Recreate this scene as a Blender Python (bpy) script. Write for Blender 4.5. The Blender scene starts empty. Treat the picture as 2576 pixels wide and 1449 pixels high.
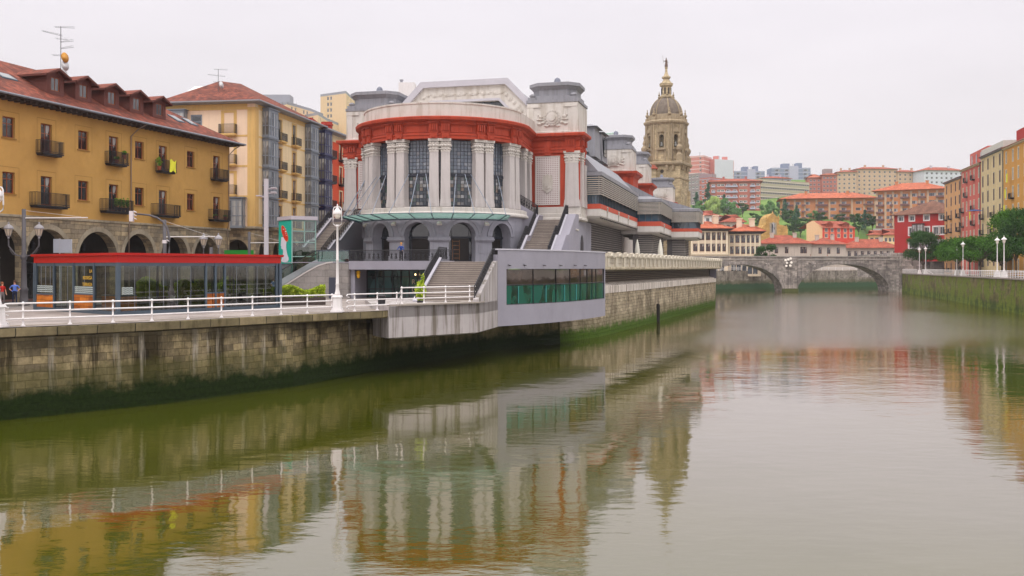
import bpy, math, random
from mathutils import Vector, Matrix
random.seed(7)
R_=math.radians
scn=bpy.context.scene
COL=scn.collection
F=2400.; CX=1288.; HY=672.; EZ=7.3          # focal length, centre and horizon of the photograph; eye height above the water
def wx(px,Y): return (px-CX)*Y/F
def wz(py,Y): return EZ-(py-HY)*Y/F
def yat(py,z): return (EZ-z)*F/(py-HY)
def P(px,Y): return Vector((wx(px,Y),Y))
def on_line(px,A,B):
    """point of the ground line A-B seen in column px"""
    r=(px-CX)/F; ax,ay=A; dx,dy=B[0]-ax,B[1]-ay
    t=(r*ay-ax)/(dx-r*dy); return Vector((ax+t*dx,ay+t*dy)),t
def lin(v):
    v/=255.; return v/12.92 if v<=.04045 else ((v+.055)/1.055)**2.4
def c(r,g,b,k=1.0): return (min(lin(r)*k,.95),min(lin(g)*k,.95),min(lin(b)*k,.95),1)

# ---------------------------------------------------------------- objects
def thing(name,label,cat,loc=(0,0,0),rz=0,group=None,kind=None):
    o=bpy.data.objects.new(name,None); COL.objects.link(o)
    o.location=loc; o.rotation_euler=(0,0,rz); o.empty_display_size=.3
    tag(o,label,cat,group,kind); return o
def tag(o,label=None,cat=None,group=None,kind=None):
    if label: o['label']=label
    if cat: o['category']=cat
    if group: o['group']=group
    if kind: o['kind']=kind
    return o
def link(name,me,parent=None,loc=(0,0,0),rz=0,rot=None,scale=None):
    o=bpy.data.objects.new(name,me); COL.objects.link(o)
    if parent: o.parent=parent
    o.location=loc; o.rotation_euler=rot if rot else (0,0,rz)
    if scale: o.scale=scale
    return o
def copy_tree(root,loc=None,rz=None,label=None,group=None):
    r=root.copy(); COL.objects.link(r)
    if loc is not None: r.location=loc
    if rz is not None: r.rotation_euler=(0,0,rz)
    if label: r['label']=label
    if group: r['group']=group
    for ch in root.children:
        d=ch.copy(); COL.objects.link(d); d.parent=r
        for g in ch.children:
            e=g.copy(); COL.objects.link(e); e.parent=d
    return r
class MB:
    def __init__(s): s.v=[]; s.f=[]; s.m=[]; s.cur=0
    def add(s,pts,faces):
        b=len(s.v); s.v+= [tuple(p) for p in pts]
        for f in faces: s.f.append(tuple(b+i for i in f)); s.m.append(s.cur)
    def poly(s,*pts): s.add(pts,[tuple(range(len(pts)))])
    def box(s,x0,x1,y0,y1,z0,z1):
        s.add([(x0,y0,z0),(x1,y0,z0),(x1,y1,z0),(x0,y1,z0),(x0,y0,z1),(x1,y0,z1),(x1,y1,z1),(x0,y1,z1)],
              [(3,2,1,0),(4,5,6,7),(0,1,5,4),(1,2,6,5),(2,3,7,6),(3,0,4,7)])
    def obox(s,cx,cy,ang,w,d,z0,z1,w2=None,d2=None):
        """box centred at cx,cy turned by ang; w2,d2 are its size at the top"""
        w2=w if w2 is None else w2; d2=d if d2 is None else d2
        ca,sa=math.cos(ang),math.sin(ang); pts=[]
        for (ww,dd,z) in ((w,d,z0),(w2,d2,z1)):
            for (i,j) in ((-1,-1),(1,-1),(1,1),(-1,1)):
                x,y=i*ww/2,j*dd/2; pts.append((cx+ca*x-sa*y,cy+sa*x+ca*y,z))
        s.add(pts,[(3,2,1,0),(4,5,6,7),(0,1,5,4),(1,2,6,5),(2,3,7,6),(3,0,4,7)])
    def prism(s,poly,z0,z1,bottom=True):
        n=len(poly); pts=[(p[0],p[1],z0) for p in poly]+[(p[0],p[1],z1) for p in poly]
        fs=[(i,(i+1)%n,n+(i+1)%n,n+i) for i in range(n)]+[tuple(range(n,2*n))]
        if bottom: fs.append(tuple(range(n-1,-1,-1)))
        s.add(pts,fs)
    def extr(s,poly3,vec):
        n=len(poly3); v=Vector(vec); pts=[Vector(p) for p in poly3]; pts+= [p+v for p in pts]
        s.add(pts,[(i,(i+1)%n,n+(i+1)%n,n+i) for i in range(n)]+[tuple(range(n-1,-1,-1)),tuple(range(n,2*n))])
    def tube(s,pts,r,n=6,r2=None,close=True):
        pts=[Vector(p) for p in pts]; k=len(pts); r2=r if r2 is None else r2; vs=[]; 
        for i,p in enumerate(pts):
            d=(pts[min(i+1,k-1)]-pts[max(i-1,0)]); d=d.normalized() if d.length>1e-9 else Vector((0,0,1))
            a=d.cross(Vector((0,0,1)));
            if a.length<1e-3: a=Vector((1,0,0))
            a.normalize(); b=d.cross(a); rr=r+(r2-r)*i/max(k-1,1)
            for j in range(n):
                t=2*math.pi*j/n; vs.append(p+a*rr*math.cos(t)+b*rr*math.sin(t))
        fs=[(i*n+j,i*n+(j+1)%n,(i+1)*n+(j+1)%n,(i+1)*n+j) for i in range(k-1) for j in range(n)]
        if close: fs+=[tuple(range(n-1,-1,-1)),tuple(range((k-1)*n,k*n))]
        s.add(vs,fs)
    def lathe(s,prof,n=16,cx=0,cy=0,a0=0,a1=2*math.pi,sx=1,sy=1):
        full=abs(a1-a0-2*math.pi)<1e-6; m=n if full else n+1; vs=[]
        for (r,z) in prof:
            for j in range(m):
                t=a0+(a1-a0)*j/n; vs.append((cx+sx*r*math.cos(t),cy+sy*r*math.sin(t),z))
        fs=[]
        for i in range(len(prof)-1):
            for j in range(n):
                j2=(j+1)%m; fs.append((i*m+j,i*m+j2,(i+1)*m+j2,(i+1)*m+j))
        if full:
            if prof[0][0]>1e-4: fs.append(tuple(range(m-1,-1,-1)))
            if prof[-1][0]>1e-4: fs.append(tuple(range((len(prof)-1)*m,len(prof)*m)))
        s.add(vs,fs)
    def sweep(s,path,prof,closed=False,cap=True):
        """sweep a profile [(out,z)...] along a 2D path; out is to the right of the path"""
        k=len(path); P2=[Vector(p[:2]) for p in path]; nr=[]
        for i in range(k):
            ds=[]
            if i>0 or closed: ds.append((P2[i]-P2[i-1]).normalized())
            if i<k-1 or closed: ds.append((P2[(i+1)%k]-P2[i]).normalized())
            ns=[Vector((d.y,-d.x)) for d in ds]; a=sum(ns,Vector((0,0))).normalized()
            q=max(.35,a.dot(ns[0])); nr.append(a/q)
        m=len(prof); vs=[]
        for i in range(k):
            for (o,z) in prof: q=P2[i]+nr[i]*o; vs.append((q.x,q.y,z))
        fs=[(i*m+j,((i+1)%k)*m+j,((i+1)%k)*m+j+1,i*m+j+1) for i in range(k if closed else k-1) for j in range(m-1)]
        if cap and not closed: fs+=[tuple(range(m)),tuple(range(k*m-1,(k-1)*m-1,-1))]
        s.add(vs,fs)
    def mesh(s,name,mats,smooth=False):
        me=bpy.data.meshes.new(name); me.from_pydata(s.v,[],s.f)
        for mt in (mats if isinstance(mats,(list,tuple)) else [mats]): me.materials.append(mt)
        if len(me.materials)>1: me.polygons.foreach_set('material_index',s.m)
        uv=me.uv_layers.new(name='UVMap').data; vs=me.vertices
        for p in me.polygons:
            n=p.normal
            if abs(n.z)>.985: t=Vector((1,0,0)); b=Vector((0,1,0))
            else:
                t=Vector((-n.y,n.x,0)).normalized(); b=n.cross(t)
            for li in p.loop_indices:
                q=vs[me.loops[li].vertex_index].co; uv[li].uv=(q.dot(t),q.dot(b))
        if smooth: me.shade_smooth()
        me.update(); return me
    def build(s,name,mats,parent=None,loc=(0,0,0),rz=0,smooth=False):
        return link(name,s.mesh(name,mats,smooth),parent,loc,rz)

# ---------------------------------------------------------------- walls with openings
class WF:
    """frame of a wall from A to B: s along it, d inwards (left of A->B), z up"""
    def __init__(s,A,B):
        s.A=Vector(A[:2]); s.B=Vector(B[:2]); s.L=(s.B-s.A).length; s.u=(s.B-s.A)/s.L
        s.n=Vector((-s.u.y,s.u.x)); s.ang=math.atan2(s.u.y,s.u.x)
    def pt(s,a,d,z): q=s.A+s.u*a+s.n*d; return (q.x,q.y,z)
def htop(h,x):
    if len(h)<5 or not h[4]: return h[3]
    m=(h[0]+h[1])/2; t=(x-m)/((h[1]-h[0])/2); return h[3]+h[4]*math.sqrt(max(0,1-t*t))
def wall(mb,pt,L,z0,z1,holes=(),depth=.25,step=1e9,s0=0.):
    cuts={s0,L}
    for h in holes:
        cuts.add(h[0]); cuts.add(h[1])
        if len(h)>4 and h[4]:
            for k in range(1,14): cuts.add((h[0]+h[1])/2-(h[1]-h[0])/2*math.cos(math.pi*k/14))
    if step<L-s0:
        k=int((L-s0)/step)+1
        for i in range(1,k): cuts.add(s0+(L-s0)*i/k)
    cs=sorted(x for x in cuts if s0-1e-6<=x<=L+1e-6); c2=[cs[0]]
    for x in cs[1:]:
        if x-c2[-1]>1e-4: c2.append(x)
    for a,b in zip(c2,c2[1:]):
        m=(a+b)/2; za=zb=z0
        for h in sorted([h for h in holes if h[0]<m<h[1]],key=lambda h:h[2]):
            if h[2]>za+1e-5:
                mb.poly(pt(a,0,za),pt(b,0,zb),pt(b,0,h[2]),pt(a,0,h[2]))
                mb.poly(pt(a,0,h[2]),pt(b,0,h[2]),pt(b,depth,h[2]),pt(a,depth,h[2]))
            ta,tb=htop(h,a),htop(h,b)
            if min(ta,tb)<z1-1e-4: mb.poly(pt(b,0,tb),pt(a,0,ta),pt(a,depth,ta),pt(b,depth,tb))
            za,zb=ta,tb
        if min(za,zb)<z1-1e-4: mb.poly(pt(a,0,za),pt(b,0,zb),pt(b,0,z1),pt(a,0,z1))
    for h in holes:
        for x in h[:2]:
            t=h[3]; mb.poly(pt(x,0,h[2]),pt(x,0,t),pt(x,depth,t),pt(x,depth,h[2]))
def flat_wall(mb,w,z0,z1,holes=(),depth=.25): wall(mb,w.pt,w.L,z0,z1,holes,depth)

WC={}
def win_mesh(w,h,fm,gm,nv=1,nh=1,fr=.07,sur=0,sm=None,split=False,sill=0,arch=0,sy=.2):
    """window: frame bars (and surround) facing -y, origin bottom centre. Returns (frame,pane) meshes"""
    key=(round(w,3),round(h,3),fm.name,gm.name,nv,nh,fr,sur,sm.name if sm else '',split,sill,arch,sy)
    if key in WC: return WC[key]
    a=MB(); t=.05
    for x in (-w/2,w/2-fr): a.box(x,x+fr,-t,0,0,h)
    for z in (0,h-fr): a.box(-w/2+fr,w/2-fr,-t,0,z,z+fr)
    for i in range(1,nv+1):
        x=-w/2+w*i/(nv+1); a.box(x-fr*.35,x+fr*.35,-t+.006,-.002,fr,h-fr)
    for i in range(1,nh+1):
        z=h*i/(nh+1) if nh>1 else h*.68; a.box(-w/2+fr,w/2-fr,-t+.011,-.004,z-fr*.3,z+fr*.3)
    g=a if not split else MB()
    if not split: a.cur=1
    g.poly((-w/2+.01,-.02,.01),(w/2-.01,-.02,.01),(w/2-.01,-.02,h-.01),(-w/2+.01,-.02,h-.01))
    ms=[fm,gm]
    if sur or sill:
        a.cur=2 if not split else 1; y0,y1=-sur_out(sur),-.06
    if sur:
        for x in (-w/2-sur,w/2): a.box(x,x+sur,-sy-.05,-sy+.01,-sur*.8,h+sur)
        a.box(-w/2,w/2,-sy-.05,-sy+.01,h,h+sur); a.box(-w/2,w/2,-sy-.05,-sy+.01,-sur*.8,0)
    if sill: a.box(-w/2-.1,w/2+.1,-.36,-.02,-.12,-.003)
    if split:
        r=(a.mesh('window',[fm,sm or fm]),g.mesh('pane',gm))
    else: r=(a.mesh('window',[fm,gm,sm or fm]),None)
    WC[key]=r; return r
def sur_out(s): return .3
def put_window(root,w,s,z,meshes,depth=.2,name='window'):
    o=link(name,meshes[0],root,w.pt(s,depth,z),w.ang)
    if meshes[1]: link('pane',meshes[1],o)
    return o
def hip_roof(mb,A,B,D,z,over=.6,rise=3,inset=None,th=.18):
    w=WF(A,B); L=w.L; ins=(D/2+over) if inset is None else inset; o=over
    e=[w.pt(-o,-o,z),w.pt(L+o,-o,z),w.pt(L+o,D+o,z),w.pt(-o,D+o,z)]
    u=[(p[0],p[1],z-th) for p in e]
    r0=w.pt(-o+ins,D/2,z+rise); r1=w.pt(L+o-ins,D/2,z+rise)
    mb.poly(e[0],e[1],r1,r0); mb.poly(e[1],e[2],r1); mb.poly(e[2],e[3],r0,r1); mb.poly(e[3],e[0],r0)
    for i in range(4): j=(i+1)%4; mb.poly(u[i],u[j],e[j],e[i])
    mb.poly(*u[::-1])
# ---------------------------------------------------------------- materials
class NT:
    def __init__(s,name):
        s.m=bpy.data.materials.new(name); s.m.use_nodes=True; s.t=s.m.node_tree; s.t.nodes.clear()
        s.out=s.n('ShaderNodeOutputMaterial'); 
    def n(s,ty,**k):
        x=s.t.nodes.new(ty)
        for a,b in k.items(): setattr(x,a,b)
        return x
    def l(s,a,b): s.t.links.new(a,b)
    def co(s,which='Object'):
        if not hasattr(s,'tc'): s.tc=s.n('ShaderNodeTexCoord')
        return s.tc.outputs[which]
    def noise(s,scale,detail=4,rough=.55,vec=None,sc=None):
        x=s.n('ShaderNodeTexNoise'); x.inputs['Scale'].default_value=scale; x.inputs['Detail'].default_value=detail; x.inputs['Roughness'].default_value=rough
        v=vec or s.co()
        if sc:
            mp=s.n('ShaderNodeMapping'); mp.inputs['Scale'].default_value=sc; s.l(v,mp.inputs['Vector']); v=mp.outputs[0]
        s.l(v,x.inputs['Vector']); return x.outputs['Fac']
    def rng(s,v,a,b,c0=0.,c1=1.,smooth=True):
        x=s.n('ShaderNodeMapRange'); x.interpolation_type='SMOOTHSTEP' if smooth else 'LINEAR'
        for i,q in zip(('From Min','From Max','To Min','To Max'),(a,b,c0,c1)): x.inputs[i].default_value=q
        s.l(v,x.inputs['Value']); return x.outputs['Result']
    def mix(s,f,a,b,mode='MIX'):
        x=s.n('ShaderNodeMix',data_type='RGBA',blend_type=mode)
        for q,i in ((f,'Factor'),(a,'A'),(b,'B')):
            k={'Factor':0,'A':6,'B':7}[i]
            if isinstance(q,bpy.types.NodeSocket): s.l(q,x.inputs[k])
            else: x.inputs[k].default_value=q
        return x.outputs[2]
    def math(s,op,a,b=None):
        x=s.n('ShaderNodeMath',operation=op)
        for i,q in enumerate((a,b)):
            if q is None: continue
            if isinstance(q,bpy.types.NodeSocket): s.l(q,x.inputs[i])
            else: x.inputs[i].default_value=q
        return x.outputs[0]
    def bsdf(s,col,rough=.8,metal=0,spec=.4,bump=None,bd=.02,strength=.5):
        b=s.n('ShaderNodeBsdfPrincipled')
        if isinstance(col,bpy.types.NodeSocket): s.l(col,b.inputs['Base Color'])
        else: b.inputs['Base Color'].default_value=col
        if isinstance(rough,bpy.types.NodeSocket): s.l(rough,b.inputs['Roughness'])
        else: b.inputs['Roughness'].default_value=rough
        b.inputs['Metallic'].default_value=metal; b.inputs['Specular IOR Level'].default_value=spec
        if bump is not None:
            u=s.n('ShaderNodeBump'); u.inputs['Distance'].default_value=bd; u.inputs['Strength'].default_value=strength
            s.l(bump,u.inputs['Height']); s.l(u.outputs[0],b.inputs['Normal'])
        s.l(b.outputs[0],s.out.inputs[0]); s.b=b; return b
def dk(col,k): return (col[0]*k,col[1]*k,col[2]*k,1)
MC={}
def paint(name,col,rough=.85,var=.14,scale=.8,streak=0.,bump=.3,metal=0,spec=.35,stain=(.45,.42,.38,1),ss=(2.6,2.6,.16),moss=0):
    if name in MC: return MC[name]
    t=NT(name); f=t.rng(t.noise(scale,6,.6),.3,.7)
    k=t.mix(f,dk(col,1-var),dk(col,1+var*.6))
    f2=t.rng(t.noise(scale*7,5,.6),.25,.75); k=t.mix(f2,k,dk(col,1-var*.3))
    if streak:
        st=t.rng(t.noise(1.,5,.68,sc=ss),.46,.64); k=t.mix(t.math('MULTIPLY',st,streak),k,t.mix(1.,k,stain,'MULTIPLY'))
    if moss: k=t.mix(t.math('MULTIPLY',t.rng(t.noise(1.,6,.7,sc=(.55,.55,.12)),.6,.68),moss),k,c(70,72,34))
    t.bsdf(k,rough,metal,spec,t.noise(25,4,.6) if bump else None,.01,bump)
    MC[name]=t.m; return t.m
def blocks(name,c1,c2,mortar,w=.6,h=.3,ms=.012,var=.25,streak=.5,bd=.03,dark=(.3,.28,.25,1),rough=.9,scale=.5):
    if name in MC: return MC[name]
    t=NT(name); b=t.n('ShaderNodeTexBrick'); b.inputs['Color1'].default_value=c1; b.inputs['Color2'].default_value=c2; b.inputs['Mortar'].default_value=mortar
    b.inputs['Scale'].default_value=1; b.inputs['Mortar Size'].default_value=ms; b.inputs['Mortar Smooth'].default_value=.3
    b.inputs['Brick Width'].default_value=w; b.inputs['Row Height'].default_value=h
    dn=t.n('ShaderNodeTexNoise'); dn.inputs['Scale'].default_value=1.3; t.l(t.co('UV'),dn.inputs['Vector'])
    mx=t.n('ShaderNodeMix',data_type='VECTOR'); mx.inputs[0].default_value=.12; t.l(t.co('UV'),mx.inputs[4]); t.l(dn.outputs['Color'],mx.inputs[5])
    t.l(mx.outputs[1],b.inputs['Vector'])
    k=b.outputs['Color']; f=t.rng(t.noise(scale,7,.65),.32,.68)
    k=t.mix(f,t.mix(1.,k,(1-var,1-var,1-var,1),'MULTIPLY'),t.mix(1.,k,(1+var*.5,1+var*.5,1+var*.45,1),'MULTIPLY'))
    f3=t.rng(t.noise(scale*9,6,.7),.35,.7); k=t.mix(t.math('MULTIPLY',f3,.35),k,t.mix(1.,k,(.62,.6,.56,1),'MULTIPLY'))
    if streak:
        st=t.rng(t.noise(1.,6,.7,sc=(1.6,1.6,.12)),.5,.72); k=t.mix(t.math('MULTIPLY',st,streak),k,t.mix(1.,k,dark,'MULTIPLY'))
    hgt=t.math('SUBTRACT',t.math('MULTIPLY',t.noise(6,6,.65),.6),b.outputs['Fac'])
    t.bsdf(k,rough,0,.25,hgt,bd,.8); MC[name]=t.m; return t.m
def tiles(name,c1,c2,w=.26,h=.36,var=.3,moss=None):
    if name in MC: return MC[name]
    t=NT(name); b=t.n('ShaderNodeTexBrick',offset=0.); b.inputs['Color1'].default_value=c1; b.inputs['Color2'].default_value=c2; b.inputs['Mortar'].default_value=dk(c1,.35)
    b.inputs['Scale'].default_value=1; b.inputs['Mortar Size'].default_value=.02; b.inputs['Mortar Smooth'].default_value=.6
    b.inputs['Brick Width'].default_value=w; b.inputs['Row Height'].default_value=h; t.l(t.co('UV'),b.inputs['Vector'])
    f=t.rng(t.noise(.5,8,.72),.38,.62); k=t.mix(f,t.mix(1.,b.outputs['Color'],(1-var*1.3,1-var*1.4,1-var*1.4,1),'MULTIPLY'),b.outputs['Color'])
    f=t.rng(t.noise(2.5,6,.7),.5,.75); k=t.mix(t.math('MULTIPLY',f,.5),k,moss or dk(c1,.45))
    sx=t.n('ShaderNodeSeparateXYZ'); t.l(t.co('UV'),sx.inputs[0])
    wv=t.math('ABSOLUTE',t.math('SINE',t.math('MULTIPLY',sx.outputs[0],math.pi/w)))
    rw=t.math('FRACT',t.math('DIVIDE',sx.outputs[1],h)); hg=t.math('SUBTRACT',wv,t.math('MULTIPLY',rw,.6))
    t.bsdf(k,.85,0,.25,hg,.09,1.); MC[name]=t.m; return t.m
def glass_dark(name,col=(.02,.025,.03,1),rough=.06,var=.5,scale=.35,spec=.9,curtain=None):
    if name in MC: return MC[name]
    t=NT(name); k=t.mix(t.rng(t.noise(scale,2,.5),.4,.6),dk(col,1-var),dk(col,1+var))
    if curtain:
        k=t.mix(t.rng(t.noise(1.1,1,.4,sc=(1.,1.,.25)),.5,.53),k,curtain)
    t.bsdf(k,rough,0,spec,t.noise(1.2,2),.02,.15); t.b.inputs['IOR'].default_value=1.6; MC[name]=t.m; return t.m
def clear_glass(name,tint=(.82,.9,.87,1),refl=.12):
    if name in MC: return MC[name]
    t=NT(name); a=t.n('ShaderNodeBsdfTransparent'); a.inputs[0].default_value=tint
    g=t.n('ShaderNodeBsdfGlossy'); g.inputs['Roughness'].default_value=.02; lw=t.n('ShaderNodeLayerWeight'); lw.inputs[0].default_value=.35
    m=t.n('ShaderNodeMixShader'); f=t.math('ADD',t.math('MULTIPLY',lw.outputs['Fresnel'],.8),refl*.4)
    t.l(f,m.inputs[0]); t.l(a.outputs[0],m.inputs[1]); t.l(g.outputs[0],m.inputs[2]); t.l(m.outputs[0],t.out.inputs[0]); MC[name]=t.m; return t.m
def leaf_mat(name,c1,c2,c3=None):
    if name in MC: return MC[name]
    t=NT(name); k=t.mix(t.rng(t.noise(.45,3,.6),.35,.65),c1,c2); k=t.mix(t.rng(t.noise(3.5,2,.5),.4,.62),k,c3 or dk(c2,1.35))
    d=t.n('ShaderNodeBsdfDiffuse'); tr=t.n('ShaderNodeBsdfTranslucent'); m=t.n('ShaderNodeMixShader'); m.inputs[0].default_value=.3
    t.l(k,d.inputs[0]); t.l(k,tr.inputs[0]); t.l(d.outputs[0],m.inputs[1]); t.l(tr.outputs[0],m.inputs[2]); t.l(m.outputs[0],t.out.inputs[0]); MC[name]=t.m; return t.m
K=1.0
M={}
M['white']=paint('white_paint',c(226,220,220),.5,.06,1,.15)
M['iron']=paint('black_iron',c(42,40,44),.5,.2,3)
M['dkmetal']=paint('slate_blue_metal',c(74,86,98),.45,.08,2)
M['greypole']=paint('grey_pole_paint',c(88,84,88),.55,.12,2)
M['lightpole']=paint('light_grey_paint',c(182,178,184),.5,.06,2)
M['zinc']=paint('zinc',c(128,132,142),.5,.12,1.2,.35,metal=.1)
M['wdark']=glass_dark('window_glass',(.022,.026,.03,1),curtain=(.34,.34,.33,1))
M['wplain']=glass_dark('dark_window_glass',(.018,.022,.028,1))
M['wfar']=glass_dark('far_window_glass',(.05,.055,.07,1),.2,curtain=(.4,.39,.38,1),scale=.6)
M['brown']=paint('brown_wood',c(120,66,38),.6,.25,3)
M['whitef']=paint('white_frame',c(222,220,218),.6,.05,2)
# ---------------------------------------------------------------- the setting
def struct(name,mb,mt,smooth=False):
    o=mb.build(name,mt,smooth=smooth); o['kind']='structure'; return o
E=[(-62,8),(-24.4,45.5),(-18.8,50.9),(-13.3,58.2),(-7.2,65.2)]                   # edge of the left quay
WLINE=[(-62.2,7.8),(-24.5,45.3),(-18.9,50.7),(-13.4,58.2),(-9.6,67.4),(-3.0,82),(4.6,92.6),(9.0,99.8),(13.6,112),(38.8,182.5),(60.6,284),(60.6,296),(66,313),(104,340),(143,365),(270,440)]
QR=[(28,-60),(40.5,0),(78.4,146),(117.5,289),(119,299),(135,312),(330,400)]     # edge of the right quay
ZL,ZR,ZT=4.4,5.3,7.77
# water
t=NT('river_water')
geo=t.n('ShaderNodeNewGeometry'); sp=t.n('ShaderNodeSeparateXYZ'); t.l(geo.outputs['Position'],sp.inputs[0])
lw_=t.math('SUBTRACT',t.math('SUBTRACT',sp.outputs[0],t.math('MULTIPLY',sp.outputs[1],.30)),t.math('MULTIPLY',t.noise(.05,4,.6),16.)); far=t.math('MULTIPLY',t.math('MULTIPLY',t.rng(sp.outputs[1],76,112),t.rng(lw_,-26,-10)),t.rng(sp.outputs[1],268,240)); big=t.rng(t.noise(.03,4,.6,sc=(1.,.7,1)),.30,.52,.35,1.)
wind=t.math('MULTIPLY',far,big)
n1=t.noise(1.,3,.5,sc=(1.1,2.1,1)); n2=t.noise(1.,4,.6,sc=(3.6,7.5,1)); n3=t.noise(1.,2,.5,sc=(.28,.4,1))
calm=t.rng(t.noise(.06,3,.55,sc=(1,1,1)),.36,.62,.25,1.)
h=t.math('ADD',t.math('MULTIPLY',n3,.6),t.math('ADD',t.math('MULTIPLY',t.math('MULTIPLY',n1,calm),.32),t.math('MULTIPLY',n2,t.math('ADD',t.math('MULTIPLY',calm,.055),t.math('MULTIPLY',wind,1.1)))))
alb=t.mix(t.rng(t.noise(.05,3),.35,.65),(.052,.060,.002,1),(.064,.070,.003,1))
u=t.n('ShaderNodeBump'); u.inputs['Distance'].default_value=.06; u.inputs['Strength'].default_value=.5; t.l(h,u.inputs['Height'])
df=t.n('ShaderNodeBsdfDiffuse'); t.l(alb,df.inputs[0]); gl_=t.n('ShaderNodeBsdfGlossy'); t.l(t.math('ADD',.01,t.math('MULTIPLY',wind,.04)),gl_.inputs['Roughness']); t.l(u.outputs[0],gl_.inputs['Normal']); gl_.inputs[0].default_value=(1,.925,.95,1)
lw=t.n('ShaderNodeLayerWeight'); lw.inputs[0].default_value=.5; t.l(u.outputs[0],lw.inputs['Normal'])
ff=t.math('MINIMUM',t.math('ADD',.05,t.math('MULTIPLY',t.math('POWER',lw.outputs['Facing'],2.9),.88)),.93); ms=t.n('ShaderNodeMixShader'); t.l(ff,ms.inputs[0]); t.l(df.outputs[0],ms.inputs[1]); t.l(gl_.outputs[0],ms.inputs[2]); t.l(ms.outputs[0],t.out.inputs[0])
WATER=t.m
mb=MB(); mb.poly((-400,-300,0),(700,-300,0),(700,700,0),(-400,700,0)); struct('water',mb,WATER)
# ground sheets
asph=paint('asphalt',c(120,112,108),.95,.2,.4,0,.5)
pav=blocks('plaza_paving',c(160,149,145),c(144,133,129),c(112,104,100),.9,.6,.01,.22,0,.004,rough=.8,scale=.25)
earth=paint('town_ground',c(128,118,108),.95,.25,.05,0,.4)
pavr=blocks('right_bank_paving',c(160,148,138),c(150,138,128),c(110,104,98),.8,.5,.01,.2,0,.004)
mb=MB(); pts=[(-62,8),(-24.4,45.5),(-18.8,50.9),(-13.3,58.2),(-8.2,66.0),(-6,69.5),(-3.2,82.1),(4.4,92.8),(8.8,99.9),(13.4,112),(38.6,182.5),(60.4,284),(60.4,296),(65.8,313.2),(103.8,340.2),(142.8,365.2),(270,440),(3000,1600),(3000,6000),(-3000,6000),(-3000,-400),(-90,-400),(-62,-60)]
mb.poly(*[(x,y,ZL) for x,y in pts]); struct('ground',mb,earth)
mb=MB(); pts=[(-10,-400)]+QR+[(3000,1500),(3000,-400)]
mb.poly(*[(x,y,ZR) for x,y in pts]); struct('ground',mb,pavr)
mb=MB(); mb.poly(*[(x,y,ZL+.006) for x,y in [(-62,8),(-24.4,45.5),(-18.8,50.9),(-13.3,58.2),(-7.4,65.1),(-8,90),(-17,95),(-32,75),(-38,68),(-75,12)]]); struct('pavement',mb,pav)
mb=MB(); mb.poly(*[(x,y,ZL+.012) for x,y in [(-34.2,70.5),(-24.6,88),(-24,130),(-35,130),(-39.5,95),(-46.6,72),(-56.5,45),(-48.5,45)]]); struct('road',mb,asph)
mb=MB(); mb.prism([(-37.6,95),(-44.9,71.5),(-55,40),(-60,40),(-46,95)],ZL,ZL+.14); struct('pavement',mb,paint('sidewalk_red',c(150,112,104),.9,.15,1))
for k,(a,b) in enumerate((((-48.5,45.5),(-25.5,88)),((-47.6,45.5),(-24.8,88)))):
    mb=MB(); w=WF(a,b); mb.poly(w.pt(0,0,ZL+.02),w.pt(w.L,0,ZL+.02),w.pt(w.L,.14,ZL+.02),w.pt(0,.14,ZL+.02))
    struct('tram_track',mb,M['lightpole'])
# hill behind the town
HZ=[(400,4.2),(430,8),(480,27),(520,33),(620,45),(720,63),(800,81),(870,84),(1100,80),(1800,78)]
def hz(x,y):
    for (a,za),(b,zb) in zip(HZ,HZ[1:]):
        if a<=y<=b:
            q=(y-a)/(b-a); q=q*q*(3-2*q)*.5+q*.5; z=za+(zb-za)*q; break
    else: z=HZ[-1][1]
    return z+1.2*math.sin(x*.031+y*.02)+.9*math.sin(x*.013-y*.05)
mb=MB(); nx,ny=90,70; xs=[-700+i*2100/nx for i in range(nx+1)]; ys=[400+1400*(j/ny)**1.6 for j in range(ny+1)]
mb.v=[(x,y,hz(x,y) if j>0 else 3.5) for j,y in enumerate(ys) for x in xs]
for j in range(ny):
    for i in range(nx): a=j*(nx+1)+i; mb.f.append((a,a+1,a+nx+2,a+nx+1)); mb.m.append(0)
t=NT('hill_grass'); k=t.mix(t.rng(t.noise(.06,6,.6),.35,.65),c(88,116,58),c(112,138,70)); k=t.mix(t.rng(t.noise(.5,5,.7),.55,.75),k,c(78,96,48)); t.bsdf(k,.95,0,.1,t.noise(1.,6,.7),.5,.8)
struct('hill',mb,t.m,True)

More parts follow.
